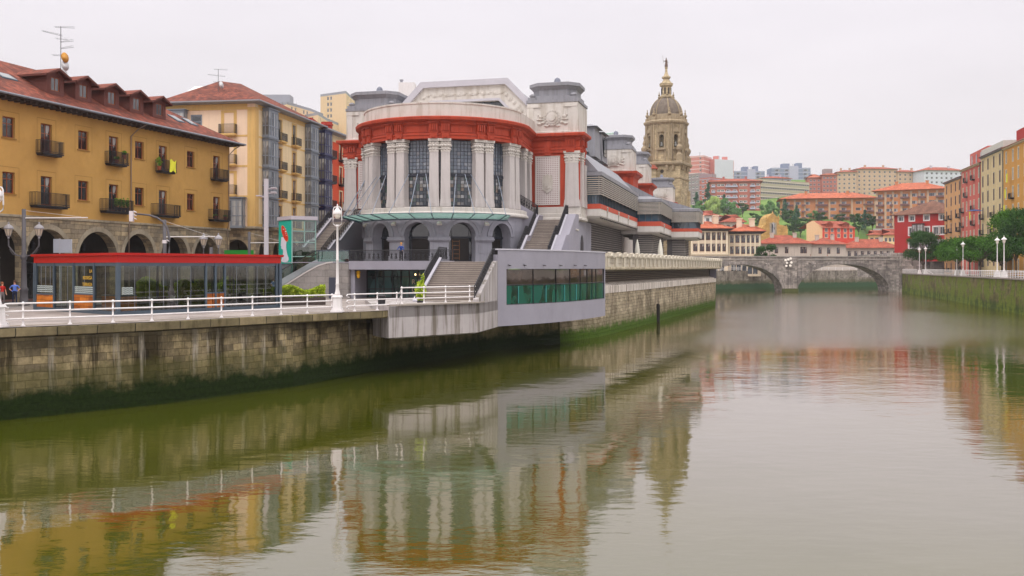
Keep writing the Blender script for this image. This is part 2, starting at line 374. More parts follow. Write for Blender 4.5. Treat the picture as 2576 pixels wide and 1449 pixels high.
# ---------------------------------------------------------------- quay walls
def quay_mat(name,c1,c2,green_top,dirt=.95,ivy=0.,w=.62,h=.33,moss=(.028,.045,.008,1),top=0.,olive=.55):
    t=NT(name); b=t.n('ShaderNodeTexBrick'); b.inputs['Color1'].default_value=c1; b.inputs['Color2'].default_value=c2; b.inputs['Mortar'].default_value=dk(c1,.38)
    b.inputs['Scale'].default_value=1; b.inputs['Mortar Size'].default_value=.014; b.inputs['Mortar Smooth'].default_value=.35; b.inputs['Brick Width'].default_value=w; b.inputs['Row Height'].default_value=h
    dn=t.n('ShaderNodeTexNoise'); dn.inputs['Scale'].default_value=.9; t.l(t.co('UV'),dn.inputs['Vector'])
    mx=t.n('ShaderNodeMix',data_type='VECTOR'); mx.inputs[0].default_value=.13; t.l(t.co('UV'),mx.inputs[4]); t.l(dn.outputs['Color'],mx.inputs[5]); t.l(mx.outputs[1],b.inputs['Vector'])
    k=b.outputs['Color']; f=t.rng(t.noise(.55,7,.7),.32,.66); k=t.mix(f,t.mix(1.,k,(.42,.41,.39,1),'MULTIPLY'),k)
    f=t.rng(t.noise(.19,6,.7,sc=(1,1,.8)),.5,.62); k=t.mix(t.math('MULTIPLY',f,.55*(top>0)),k,t.mix(1.,k,(.25,.24,.22,1),'MULTIPLY')); f=t.rng(t.noise(3.5,6,.7),.38,.66); k=t.mix(t.math('MULTIPLY',f,.5),k,t.mix(1.,k,(.5,.5,.5,1),'MULTIPLY'))
    ge=t.n('ShaderNodeNewGeometry'); s=t.n('ShaderNodeSeparateXYZ'); t.l(ge.outputs['Position'],s.inputs[0]); z=s.outputs[2]
    st=t.rng(t.noise(1.,6,.7,sc=(.55,.55,.06)),.5,.6); k=t.mix(t.math('MULTIPLY',st,dirt),k,t.mix(1.,k,(.16,.15,.13,1),'MULTIPLY'))
    pl=t.rng(t.noise(1.,5,.7,sc=(1.1,1.1,.05)),.58,.7); k=t.mix(t.math('MULTIPLY',pl,.6),k,c(186,176,160))
    topd=t.rng(t.math('ADD',z,t.math('MULTIPLY',t.noise(.9,6,.75,sc=(1,1,.5)),2.4)),4.1,5.0); k=t.mix(t.math('MULTIPLY',topd,top),k,c(52,46,34))
    n=t.noise(.8,7,.72); zz=t.math('ADD',z,t.math('MULTIPLY',n,-2.4))
    k=t.mix(t.rng(zz,green_top-1.0,green_top-.2,1,0),k,t.mix(olive,k,c(80,78,42)))
    k=t.mix(t.rng(zz,green_top-2.05,green_top-1.2,1,0),k,t.mix(t.rng(t.noise(5,6,.7),.3,.7),moss,dk(moss,1.9)))
    if ivy:
        v=t.rng(t.noise(.28,9,.75,sc=(1,1,.8)),.45,.53); k=t.mix(t.math('MULTIPLY',v,ivy),k,t.mix(t.rng(t.noise(6,4,.7),.35,.65),c(70,84,30),c(122,132,52)))
    hg=t.math('SUBTRACT',t.math('MULTIPLY',t.noise(5,6,.7),.9),b.outputs['Fac']); t.bsdf(k,.95,0,.06,hg,.05,.9); return t.m
QM1=quay_mat('left_quay_stone',c(172,154,118),c(118,106,86),1.72,moss=(.008,.014,.003,1),top=.8)
QM2=quay_mat('market_quay_stone',c(206,190,162),c(182,166,142),1.5,.35,moss=(.04,.07,.008,1),olive=.35)
QM3=quay_mat('right_quay_stone',c(148,132,96),c(120,110,82),1.8,.45,ivy=.95,moss=(.035,.05,.012,1))
QM4=quay_mat('far_quay_stone',c(178,166,154),c(160,150,140),2.2,.5,moss=(.03,.06,.03,1))
cop=blocks('coping_stone',c(134,120,92),c(104,94,70),c(48,44,34),1.7,.7,.025,.4,.9,.02,dark=(.35,.34,.22,1))
conc=paint('weathered_concrete',c(176,168,168),.88,.16,.5,.95,.4,stain=(.4,.37,.3,1),ss=(1.9,1.9,.09),moss=.8)
greyp=paint('lavender_grey_render',c(150,146,157),.85,.1,.35,.3,.3,stain=(.82,.8,.78,1),ss=(.7,.7,.3))
def quay_wall(label,line,ztop,mt,cope=None,batter=.35,out=.45,zc=.0,cath=.5,group=None):
    """wall following the water line; land on the left of the direction of travel"""
    r=thing('quay_wall',label,'quay wall',(line[0][0],line[0][1],0),group=group)
    lc=[(x-line[0][0],y-line[0][1]) for x,y in line]
    mb=MB(); mb.sweep(lc,[(-1.2,-1.5),(batter*.6,-1.5),(batter*.3,0),(-.02,ztop-.02),(-1.2,ztop-.02)]); mb.build('wall',mt,r)
    if cope:
        mb=MB(); mb.sweep(cope,[(-1.0,ZL+.01),(-1.0,ztop-.001),(out-.1,ztop-.001),(out,ztop+.06),(out,ztop+cath-.05),(out-.06,ztop+cath),(-1.0,ztop+cath+.008),(-1.0,ZL+.01)][1:7])
        mb.build('coping',cop,r)
    return r
# direction: land on the left when going away from the camera on the left bank => out (right) is the river
l0=WLINE[0]
quay_wall('long stained stone quay wall below the white railing, dark green at the waterline',WLINE[:7],ZL-.5,QM1,[(x-l0[0],y-l0[1]) for x,y in [(-62,8),(-24.7,45.8),(-19.1,51.1),(-13.6,58.4),(-8.1,65.0)]],out=.42)
quay_wall('pale stone quay wall below the market terrace with green weed at its foot',WLINE[6:11],4.5,QM2)
quay_wall('far stone quay wall seen through the arches of the bridge',WLINE[10:],6.1,QM4)
ql=[(x,y) for x,y in QR][::-1]
quay_wall('ivy covered stone quay wall along the right bank of the river',ql,ZR-.01,QM3)
mb=MB(); l=[(x,y) for x,y in QR[::-1][2:6]]; mb.sweep(l,[(-.6,ZR+.0),(.18,ZR+.0),(.18,ZR+.26),(-.6,ZR+.26)]); o=mb.build('kerb_coping',paint('coping_right',c(150,138,130),.85,.2,1,.4)); o['kind']='structure'

# ---------------------------------------------------------------- white iron railings on the left quay
def rail_run(label,pts,zb,posts,curl0=False,curl1=False,hs=(.36,.74,1.12)):
    """pts: list of (x,y,z) of the rail line; posts: parameters on it"""
    o0=Vector(pts[0]); r=thing('railing',label,'railing',o0)
    L=[Vector(p)-o0 for p in pts]
    for h in hs:
        mb=MB(); line=[p+Vector((0,0,h)) for p in L]
        if curl0:
            d=(line[0]-line[1]).normalized(); line=[line[0]+d*.05+Vector((0,0,-.2)),line[0]+d*.2+Vector((0,0,-.17)),line[0]+d*.27+Vector((0,0,-.09)),line[0]+d*.2+Vector((0,0,-.01))]+line
        if curl1:
            d=(line[-1]-line[-2]).normalized(); line=line+[line[-1]+d*.2+Vector((0,0,-.01)),line[-1]+d*.27+Vector((0,0,-.09)),line[-1]+d*.2+Vector((0,0,-.17)),line[-1]+d*.05+Vector((0,0,-.2))]
        mb.tube(line,.04,8); mb.build('rail',M['white'],r,smooth=True)
    me=None
    for p in posts:
        q=Vector(p)-o0
        if me is None:
            mb=MB(); mb.lathe([(.11,0),(.11,.03),(.06,.08),(.045,.14),(.045,.32),(.075,.34),(.075,.39),(.045,.41),(.045,.69),(.08,.71),(.08,.77),(.045,.79),(.045,1.06),(.085,1.08),(.09,1.13),(.06,1.17),(.03,1.2),(0,1.21)],10); me=mb.mesh('post',M['white'],True)
        link('post',me,r,q)
    return r
def inset(A,B,px,off=.0): p,_=on_line(px,A,B); return p
RL=[(-24.9,46.0),(-19.3,51.3),(-13.8,58.6),(-8.6,64.6)]
def rl(px):
    for a,b in zip(RL,RL[1:]):
        p,t=on_line(px,a,b)
        if t<=1.0001 and t>=-.3: return (p.x,p.y,ZL)
    p,_=on_line(px,RL[-2],RL[-1]); return (p.x,p.y,ZL)
ps=[rl(x) for x in (58,176,284,382,473,557,635,707,773,835)]
rail_run('white iron quay railing left of the white lamp post, before the glass pavilion',[rl(24)]+ps+[rl(846)],ZL,ps,True,True)
za=4.77
q=[rl(880),rl(892),rl(949),rl(998),rl(1006)]
ap=[(-7.55,65.3,za),(-6.15,66.6,za),(-4.75,68.2,za),(-3.1,69.75,za),(-2.75,70.1,za)]
rail_run('short white iron railing stepping up in front of the wide stone stairs',q+ap,ZL,q[1:4]+ap,True,False)

# concrete apron in front of the stairs
r=thing('concrete_apron','streaked pale concrete apron overhanging the river in front of the stairs','concrete platform',(-8.3,63.9,0))
def rel(o,pts): return [(x-o[0],y-o[1]) for x,y in pts]
mb=MB(); mb.prism(rel((-8.3,63.9),[(-9.6,65.8),(-8.25,63.95),(-2.46,69.6),(-1.14,76),(-3,82),(-12,78)]),3.9,za-.1)
mb.sweep(rel((-8.3,63.9),[(-9.7,66.4),(-8.25,63.95),(-2.46,69.6),(-1.14,76)]),[(-.3,2.45),(0,2.55),(0,za-.11),(-.3,za-.11)])
mb.poly(*[(x,y,2.56) for x,y in rel((-8.3,63.9),[(-9.6,66.3),(-8.3,64.0),(-2.5,69.65),(-1.2,76),(-1.7,80),(-9.2,69)])])
mb.build('body',conc,r)
mb=MB(); mb.sweep(rel((-8.3,63.9),[(-8.5,65.0),(-7.6,64.5),(-2.4,69.5),(-2.1,71.2)]),[(-1.6,za-.1),(.07,za-.1),(.07,za),(-1.6,za+.004)]); mb.build('slab',paint('slab_stone',c(150,140,132),.85,.12,.8),r)
# ---------------------------------------------------------------- ochre arcaded building on the left
def bars(mb,p,q,n,z0,z1,r=.012):
    p=Vector(p);q=Vector(q)
    for i in range(n+1):
        x=p+(q-p)*i/n; mb.box(x.x-r,x.x+r,x.y-r,x.y+r,z0,z1)
BC={}
def balcony_mesh(w,d,h=1.,slab=.12,sm=None,step=.13,belly=False,im=None,nm='balcony'):
    k=(round(w,2),d,h,slab,sm.name if sm else '',step,belly)
    if k in BC: return BC[k]
    a=MB(); a.box(-w/2,w/2,-d,0,-slab,0); a.box(-w/2+.1,w/2-.1,-d+.12,0,-slab-.12,-slab-.003); ma=a.mesh('slab',sm or M['iron'])
    b=MB()
    for z in (.1,h-.03):
        b.box(-w/2,w/2,-d,-d+.04,z,z+.035); b.box(-w/2,-w/2+.04,-d+.04,0,z,z+.035); b.box(w/2-.04,w/2,-d+.04,0,z,z+.035)
    r=.016
    bars(b,(-w/2+.02,-d+.02,0),(w/2-.02,-d+.02,0),int(w/step),0,h-.03,r); bars(b,(-w/2+.02,-d+.02,0),(-w/2+.02,0,0),int(d/step),0,h-.03,r); bars(b,(w/2-.02,-d+.02,0),(w/2-.02,0,0),int(d/step),0,h-.03,r)
    if belly:
        n=int(w/.45)
        for i in range(n): x=-w/2+w*(i+.5)/n; b.box(x-.1,x+.1,-d+.005,-d+.03,.25,.7)
    mb_=b.mesh('railing',im or M['iron']); BC[k]=(ma,mb_); return BC[k]
def put_balcony(root,w,s,z,mm,d=0):
    o=link('balcony',mm[0],root,w.pt(s,d,z),w.ang); link('railing',mm[1],o); return o
ochre=paint('ochre_render',c(190,147,80),.9,.15,.25,.3,.35,stain=(.8,.76,.7,1),ss=(.6,.6,.35))
ston=blocks('arcade_stone',c(186,166,134),c(134,122,106),c(104,94,80),.8,.36,.012,.34,.6)
arst=paint('arch_ring_stone',c(160,148,128),.9,.3,1.2,.4,.4)
rooft=tiles('red_roof_tiles',c(160,86,66),c(104,56,46),.34,.42,.34)
dormb=paint('dark_red_brown_wood',c(98,52,44),.7,.15,1.5)
wood=paint('reddish_window_wood',c(140,74,40),.6,.25,3)
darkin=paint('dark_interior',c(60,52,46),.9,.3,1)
shop=glass_dark('shop_glass',(.03,.03,.03,1),.1)
YB=(-30.8,104.); YA=(YB[0]-.2943*48,YB[1]-.9557*48); YW=WF(YA,YB)
def ys(px,off=0.):
    a=YW.pt(0,off,0)[:2]; b=YW.pt(YW.L,off,0)[:2]; p,t=on_line(px,a,b); return t*YW.L
root=thing('arcaded_building','long ochre apartment building with red tiled roof, five dormers and a stone arcade','building',(YA[0],YA[1],0))
W0=WF((0,0),(YB[0]-YA[0],YB[1]-YA[1])); LY=W0.L; DY=13
za,ze=11.35,20.6
up=[22,210,351,480]; ud=[117,286,410,545]
holes=[]; wins=[]
for px in up+[-70,-160]:
    s=ys(px); holes+=[(s-.62,s+.62,17.5,19.15),(s-.62,s+.62,13.1,14.8)]; wins+=[(s,17.5,1.24,1.65,0),(s,13.1,1.24,1.7,0)]
for px in ud+[-115,-200]:
    s=ys(px); holes+=[(s-.62,s+.62,16.7,19.15),(s-.62,s+.62,12.4,14.8)]; wins+=[(s,16.7,1.24,2.45,1),(s,12.4,1.24,2.4,1)]
holes=[h for h in holes if h[0]>.3 and h[1]<LY-.2]; wins=[h for h in wins if h[0]>1]
mb=MB(); flat_wall(mb,W0,za,ze,holes,.32)
A,B=W0.pt(0,0,0),W0.pt(LY,0,0); Cc,Dd=W0.pt(LY,DY,0),W0.pt(0,DY,0)
W1=WF(B,Cc); flat_wall(mb,W1,za,ze); flat_wall(mb,WF(Cc,Dd),4.4,ze); flat_wall(mb,WF(Dd,A),4.4,ze)
mb.build('wall',ochre,root)
for s,z,w_,h_,dr in wins:
    put_window(root,W0,s,z,win_mesh(w_,h_,wood,M['wdark'],1,1,.09,split=True),.24)
tr=paint('ochre_trim',c(196,156,88),.9,.08,1)
gro=paint('ochre_groove',c(150,112,54),.9,.1,1)
for (s,z,w_,h_,dr) in wins:
    mb=MB()
    for (a,b,z0,z1) in ((s-w_/2-.42,s-w_/2-.38,z-.3*(1-dr),z+h_+.42),(s+w_/2+.38,s+w_/2+.42,z-.3*(1-dr),z+h_+.42),(s-w_/2-.38,s+w_/2+.38,z+h_+.38,z+h_+.42)):
        p=[W0.pt(a,-.012,z0),W0.pt(b,-.012,z0),W0.pt(b,-.012,z1),W0.pt(a,-.012,z1)]; mb.poly(*p)
    if not dr:
        p=[W0.pt(s-w_/2-.12,-.08,z-.1),W0.pt(s+w_/2+.12,-.08,z-.1),W0.pt(s+w_/2+.12,-.08,z-.004),W0.pt(s-w_/2-.12,-.08,z-.004)]; mb.extr(p,(W0.n.x*.3,W0.n.y*.3,0))
    mb.build('window_trim',gro,root)
for i,px in enumerate(ud):
    s=ys(px); put_balcony(root,W0,s,16.66,balcony_mesh(2.3,.75,1.05,.09))
    put_balcony(root,W0,s,12.36,balcony_mesh(3.6 if i<3 else 3.,.75,1.05,.09))
# stone arcade
ar=[]
for a,b,top in ((-120,-48,572),(-36,60,576),(66,175,578.5),(196,296,585.6),(312,388,590),(405,473,595),(488,551,603)):
    s0,s1=ys(a),ys(b); ar.append((max(s0,.3),min(s1,LY-.8),4.4,10.45-(s1-s0)/2,(s1-s0)/2))
mb=MB(); flat_wall(mb,W0,4.4,za,ar,.9)
flat_wall(mb,W1,4.4,za); mb.build('stone_arcade',ston,root)
for h in ar:
    mb=MB(); cx=(h[0]+h[1])/2; r0=(h[1]-h[0])/2; n=16
    for k in range(n):
        q=[]
        for kk in (k,k+1):
            t=math.pi*kk/n
            for rr in (r0-.002,r0+.42): q.append(W0.pt(cx-rr*math.cos(t),-.03,h[3]+rr*math.sin(t)))
        mb.poly(q[0],q[2],q[3],q[1])
        mb.poly(q[1],q[3],*[ (p[0]+W0.n.x*.03,p[1]+W0.n.y*.03,p[2]) for p in (q[3],q[1])])
    mb.build('arch_ring',arst,root)
mb=MB(); mb.sweep([A[:2],B[:2],Cc[:2]],[(.0,za-.12),(.12,za-.05),(.12,za+.1),(0,za+.14)]); mb.build('string_course',arst,root)
mb=MB(); wi=WF(W0.pt(.3,4.6,0),W0.pt(LY-.2,4.6,0)); sh=[(x,x+2.6,4.5,7.8) for x in [1.5+4.3*i for i in range(int(LY/4.3)-1)]]
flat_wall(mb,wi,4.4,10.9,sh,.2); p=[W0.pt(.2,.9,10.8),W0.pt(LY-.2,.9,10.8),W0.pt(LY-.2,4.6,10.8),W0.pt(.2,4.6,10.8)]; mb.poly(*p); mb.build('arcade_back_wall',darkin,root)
for h in sh: put_window(root,wi,(h[0]+h[1])/2,4.5,win_mesh(2.6,3.3,M['iron'],shop,2,1,.08),.15,'shop_window')
lm=MB(); lm.tube([(0,0,0),(0,0,-1.3)],.02,5); lm.lathe([(.02,-1.28),(.14,-1.36),(.2,-1.5),(.17,-1.9),(.05,-2.0),(0,-2.02)],8); lme=lm.mesh('hanging_lantern',M['iron'])
for h in ar: link('hanging_lantern',lme,root,W0.pt((h[0]+h[1])/2,1.6,10.75))
# roof with eaves, rafters, gutter
rz0=20.75; ov=1.15
mb=MB(); e=[W0.pt(-ov,-ov,rz0),W0.pt(LY+ov,-ov,rz0),W0.pt(LY+ov,DY+ov,rz0),W0.pt(-ov,DY+ov,rz0)]; rr=4.4
r0,r1=W0.pt(-ov,DY/2,rz0+rr),W0.pt(LY+ov-8.4,DY/2,rz0+rr)
mb.poly(e[0],e[1],r1,r0); mb.poly(e[1],e[2],r1); mb.poly(e[2],e[3],r0,r1); mb.poly(e[3],e[0],r0)
roofY=mb.build('roof',rooft,root)
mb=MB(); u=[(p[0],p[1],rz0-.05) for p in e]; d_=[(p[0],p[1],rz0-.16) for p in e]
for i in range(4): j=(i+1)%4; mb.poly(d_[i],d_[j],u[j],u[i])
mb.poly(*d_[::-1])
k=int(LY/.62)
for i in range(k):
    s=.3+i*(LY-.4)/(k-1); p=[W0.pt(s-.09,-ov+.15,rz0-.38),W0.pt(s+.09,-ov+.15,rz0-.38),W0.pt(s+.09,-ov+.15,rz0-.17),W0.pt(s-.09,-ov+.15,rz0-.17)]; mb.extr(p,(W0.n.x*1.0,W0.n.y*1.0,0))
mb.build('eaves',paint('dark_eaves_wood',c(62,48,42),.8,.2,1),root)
mb=MB(); mb.tube([W0.pt(-ov,-ov-.08,rz0-.02),W0.pt(LY+ov+.1,-ov-.08,rz0-.02)],.1,8); mb.build('gutter',M['zinc'],root)
for px,dz in ((327,0),(573,1)):
    s=ys(px); mb=MB(); mb.tube([W0.pt(s+.9,-ov,rz0-.1),W0.pt(s+.4,-.6,rz0-.6),W0.pt(s,-.13,rz0-1.3),W0.pt(s,-.13,12.),W0.pt(s-.3,-.14,11.2),W0.pt(s-.3,-.14,5.)],.055,7); mb.build('downpipe',paint('pipe_brown_grey',c(132,112,96),.6,.1,2),root)
# dormers
slope=rr/(DY/2+ov)
def dormer(px,w=1.95,front=.95):
    s=ys(px,front); zf=rz0+(front+ov)*slope; wh=1.75; wf=WF(W0.pt(s-w/2,front,0),W0.pt(s+w/2,front,0)); zb=zf-.12
    o=link('dormer',None,root,wf.pt(0,0,0),wf.ang)
    m=MB(); back=(wh+.45)/slope
    h=[(w/2-.48,w/2+.48,.42,1.58)]
    wall(m,lambda a,d,z:(a,d,z),w,0,wh,h,.16)
    m.poly((0,0,wh),(w,0,wh),(w/2,0,wh+.5))
    for x in (0,w): m.poly((x,0,0),(x,0,wh),(x,wh/slope,wh))
    o2=m.mesh('dormer',dormb); 
    bpy.data.objects.remove(o); o=link('dormer',o2,root,wf.pt(0,0,zb),wf.ang)
    m=MB(); ro=.42; b2=(wh+.55)/slope+.3; zz=wh+.06
    for sg in (0,1):
        x0=-ro if sg==0 else w+ro; e0=(x0,-.5,zz-.1); e1=(x0,b2-.9,zz-.1); c0=(w/2,-.5,zz+.55); c1=(w/2,b2+.4,zz+.55)
        m.poly(e0,c0,c1,e1)
    link('dormer_roof',m.mesh('dormer_roof',rooft),o)
    m=MB()
    for sg in (0,1):
        x0=-ro if sg==0 else w+ro
        m.extr([(x0,-.5,zz-.28),(x0,-.5,zz-.11),(w/2,-.5,zz+.54),(w/2,-.5,zz+.34)],(0,.08,0))
        m.extr([(x0,-.5,zz-.28),(x0,-.5,zz-.11),(x0,b2-.9,zz-.11),(x0,b2-.9,zz-.28)],(.06 if sg==0 else -.06,0,0))
        m.poly((x0,-.42,zz-.14),(w/2,-.42,zz+.5),(w/2,1.,zz+.5),(x0,1.,zz-.14))
    link('barge_board',m.mesh('barge_board',dormb),o)
    ww=win_mesh(.96,1.16,wood,glass_dark('dormer_glass',(.12,.12,.13,1),.08,curtain=(.5,.5,.5,1)),1,0,.07)
    link('window',ww[0],o,(w/2,.1,.42))
for px in (139,210,281,343.6,401): dormer(px)
# roof windows
def skylight(px,off,w=.8,l=1.3):
    s=ys(px,off); z=rz0+(off+ov)*slope; mb=MB()
    a=W0.pt(s-w/2,off-l/2,z-l/2*slope+.1); b=W0.pt(s+w/2,off-l/2,z-l/2*slope+.1); c_=W0.pt(s+w/2,off+l/2,z+l/2*slope+.1); d=W0.pt(s-w/2,off+l/2,z+l/2*slope+.1)
    mb.extr([a,b,c_,d],(0,0,-.14)); mb.cur=1
    k=.12; q=[Vector(x) for x in (a,b,c_,d)]; m_=sum(q,Vector())/4; mb.poly(*[x+(m_-x)*k*1.6+Vector((0,0,.012)) for x in q]); mb.build('roof_window',[M['dkmetal'],M['wplain']],root)
skylight(14,2.6,1.6,1.0); skylight(443,2.,1.2,1.3); skylight(477,2.,1.2,1.3)
# flowers pots etc resting on balconies
pot=paint('terracotta',c(150,74,46),.8,.15,3); ltg=leaf_mat('potted_leaves',c(70,110,40),c(110,150,50))
def leafblob(mb,cx,cy,cz,rx,ry,rz_,n,sz):
    for _ in range(n):
        a=random.random()*6.283; u=random.uniform(-1,1); k=random.random()**.4; q=math.sqrt(1-u*u)
        p=Vector((cx+rx*k*q*math.cos(a),cy+ry*k*q*math.sin(a),cz+rz_*k*u))
        v=Vector((random.gauss(0,1),random.gauss(0,1),random.gauss(0,1))).normalized(); w=v.cross(Vector((random.gauss(0,1),random.gauss(0,1),random.gauss(0,1)))).normalized(); s=sz*random.uniform(.6,1.2)
        mb.poly(p-v*s-w*s*.5,p+v*s-w*s*.5,p+v*s*.7+w*s*.6,p-v*s*.7+w*s*.6)
def potplant(s,d,z,label,h=.8,r=.16,grp=None,potm=None):
    x,y,_=YW.pt(s,d,0); t=thing('potted_plant',label,'potted plant',(x,y,z),0,grp)
    m=MB(); m.lathe([(.12,0),(.19,.34),(.2,.36),(.16,.36)],10); m.build('pot',potm or pot,t)
    m=MB(); leafblob(m,0,0,.36+h/2,r,r,h/2,120,.07); m.build('foliage',ltg,t)
s=ys(286); dpot=paint('dark_pot',c(60,58,62),.7,.1,2)
for i,nm in enumerate(('leftmost','second','third','rightmost')): potplant(s-.3+i*.5,-.5,12.36,'small potted cypress, %s of the four on the ochre balcony'%nm,.9,.17,'cypresses on the balcony',dpot)
potplant(s-.2,-.5,16.66,'red flower pot on the upper ochre balcony left of the downpipe',.3,.2); potplant(s+.8,-.5,17.2,'leafy terracotta pot at the right corner of the upper ochre balcony',.4,.2)
potplant(ys(410)-1.3,-.55,16.66,'bushy green plant at the left end of the ochre balcony with the yellow cloth',.9,.3)
for i in range(2): potplant(ys(545)-.9+i*1.7,-.5,12.36,['terracotta trough at the left end of the lowest right ochre balcony','terracotta trough at the right end of the lowest right ochre balcony'][i],.15,.22)
x,y,_=YW.pt(ys(418),-.8,0); mb=MB(); random.seed(3)
g=[[ (i*.24-.5,0-.03*math.sin(i*2+j),-j*.22+.12*math.sin(i*1.7+j*.8)) for i in range(5)] for j in range(6)]
for j in range(5):
    for i in range(4): mb.poly(g[j][i],g[j][i+1],g[j+1][i+1],g[j+1][i])
o=mb.build('cloth',paint('yellow_cloth',c(226,222,60),.8,.08,3),None,(x,y,17.75),YW.ang,True); tag(o,'bright yellow cloth hung over the railing of an ochre balcony','cloth')

# ---------------------------------------------------------------- cream corner building
cream=paint('cream_render',c(228,204,164),.9,.07,.4,.2,.25); yel=paint('yellow_render',c(216,176,110),.9,.08,.4,.2,.25); pinkp=paint('pale_pink_render',c(238,208,180),.9,.06,.4,.1,.2)
greyw=paint('blue_grey_wood',c(128,134,144),.6,.12,2); navy=paint('navy_wood',c(48,50,92),.5,.12,2); redr=paint('orange_red_render',c(208,78,44),.9,.1,.5,.2,.3)
baygl=glass_dark('bay_glass',(.2,.2,.21,1),.1,curtain=(.42,.42,.42,1)); 
CCx=(-31.25,116.); CL=(CCx[0]-.99*12.6,CCx[1]+.14*12.6); CR=(CCx[0]+.172*21.6,CCx[1]+.985*21.6)
def bay_mesh(w,d,h,fm,gm,nv=4,low=.38):
    k=('bay',w,d,h,fm.name,nv)
    if k in WC: return WC[k]
    a=MB(); zl=h*low; a.box(-w/2,w/2,-d,0,-.16,0); a.box(-w/2+.04,w/2-.04,-d+.03,0,h-.22,h); a.box(-w/2-.12,w/2+.12,-d-.12,0,h,h+.1)
    f=.09
    for z,zz in ((0,.14),(zl-.07,zl+.07),(h-.34,h-.22)): a.box(-w/2+.012,w/2-.012,-d+.012,-d+.07,z,zz); [a.box(x-f/2,x+f/2,-d+.07,0,z,zz) for x in (-w/2+f/2+.012,w/2-f/2-.012)]
    for i in range(nv+1):
        x=-w/2+f/2+(w-f)*i/nv; a.box(x-f/2,x+f/2,-d,-d+f,0,h-.22)
    for i in range(2*nv): x=-w/2+w*(i+.5)/(2*nv); a.box(x-.02,x+.02,-d+.02,-d+.06,.14,h-.34)
    for sg in (-1,1):
        for i in range(1,3): y=-d*i/2.; a.box(sg*(w/2-f/2)-f/2,sg*(w/2-f/2)+f/2,y+.0,y+f,0,h-.22)
    for z in (zl*.5,(zl+h)/2,): a.box(-w/2+.02,w/2-.02,-d+.025,-d+.055,z-.02,z+.02)
    b=MB(); b.box(-w/2+.06,w/2-.06,-d+.06,-.02,.02,h-.25)
    WC[k]=(a.mesh('bay_window',fm),b.mesh('pane',gm)); return WC[k]
def put_bay(root,w,s,z,mm,d=0):
    o=link('bay_window',mm[0],root,w.pt(s,d,z),w.ang); link('pane',mm[1],o); return o
ro=thing('corner_building','cream and yellow corner apartment building with grey glazed bays and iron balconies','building',(CCx[0],CCx[1],0))
def rl2(p,o=CCx): return (p[0]-o[0],p[1]-o[1])
WLf=WF(rl2(CL),(0,0)); WRt=WF((0,0),rl2(CR))
def sof(w,px,o):  # s on wall for pixel column
    p,t=on_line(px,(w.A.x+o[0],w.A.y+o[1]),(w.B.x+o[0],w.B.y+o[1])); return t*w.L
ze,fl=27.4,[23.55,19.85,16.15,12.45]
cols=[sof(WRt,703.6,CCx),sof(WRt,740,CCx)]; bays=[sof(WRt,672,CCx),sof(WRt,777,CCx)]
hs=[(s-.55,s+.55,z+.02,z+2.75) for s in cols for z in fl]
lb=sof(WLf,494,CCx); hl=[(lb-.75,lb+.75,23.4,26.)]
mb=MB(); flat_wall(mb,WRt,12.2,ze,hs,.25); mb.build('wall',cream,ro)
mb=MB(); flat_wall(mb,WLf,12.2,ze,hl,.25); mb.build('wall',pinkp,ro); mb=MB(); bk=[WRt.pt(WRt.L,0,0),(WRt.pt(WRt.L,14,0)),WLf.pt(0,18,0)]; flat_wall(mb,WF(bk[0],bk[1]),4.4,ze); mb.build('wall',pinkp,ro)
# yellow bands, corner strips
mb=MB()
def strip(w,a,b,z0,z1,o=.03): mb.extr([w.pt(a,-o,z0),w.pt(b,-o,z0),w.pt(b,-o,z1),w.pt(a,-o,z1)],(w.n.x*(o-.003),w.n.y*(o-.003),0))
strip(WLf,WLf.L-.95,WLf.L+.02,12.3,26.8,.06); strip(WRt,-.02,.9,12.3,26.8,.06); strip(WLf,0,WLf.L-.97,26.5,27.3,.05); strip(WRt,.92,WRt.L,26.6,27.3,.05); strip(WRt,.92,WRt.L,12.3,12.6)
for z in fl[:3]: strip(WLf,WLf.L-9,WLf.L-.97,z-.35,z-.12); strip(WRt,.92,WRt.L,z-.38,z-.16)
for s in cols:
    for z in fl: strip(WRt,s-.78,s-.56,z,z+2.97,.05); strip(WRt,s+.56,s+.78,z,z+2.97,.05); strip(WRt,s-.55,s+.55,z+2.77,z+2.97,.05)
fb=sof(WLf,576,CCx)
for z in fl[:3]+[12.45]:
    strip(WLf,fb-1.0,fb-.62,z,z+2.9,.05); strip(WLf,fb+.62,fb+1.0,z,z+2.9,.05); strip(WLf,fb-.61,fb+.61,z+2.6,z+2.9,.05)
mb.build('yellow_trim',yel,ro)
for s in cols:
    for i,z in enumerate(fl):
        put_window(ro,WRt,s,z+.02,win_mesh(1.1,2.73,paint('dark_shutter',c(72,70,66),.7,.15,2) if i==0 else M['brown'],M['wdark'],1,1,.1),.2)
        put_balcony(ro,WRt,s,z,balcony_mesh(1.9,.7,1.,.16,yel,.14,True))
bm=bay_mesh(2.9,.9,3.35,greyw,baygl)
for s in bays:
    for z in fl: put_bay(ro,WRt,s,z,bm)
put_window(ro,WLf,lb,23.4,win_mesh(1.5,2.6,greyw,M['wplain'],0,2,.2),.1)
put_bay(ro,WLf,sof(WLf,440,CCx),23.3,bay_mesh(3.4,.9,3.2,greyw,baygl))
put_bay(ro,WLf,sof(WLf,590,CCx),12.2,bay_mesh(2.9,.9,3.5,greyw,baygl))
for z in fl[:3]: put_balcony(ro,WLf,fb,z,balcony_mesh(2.1,.7,1.15,.2,yel,.12))
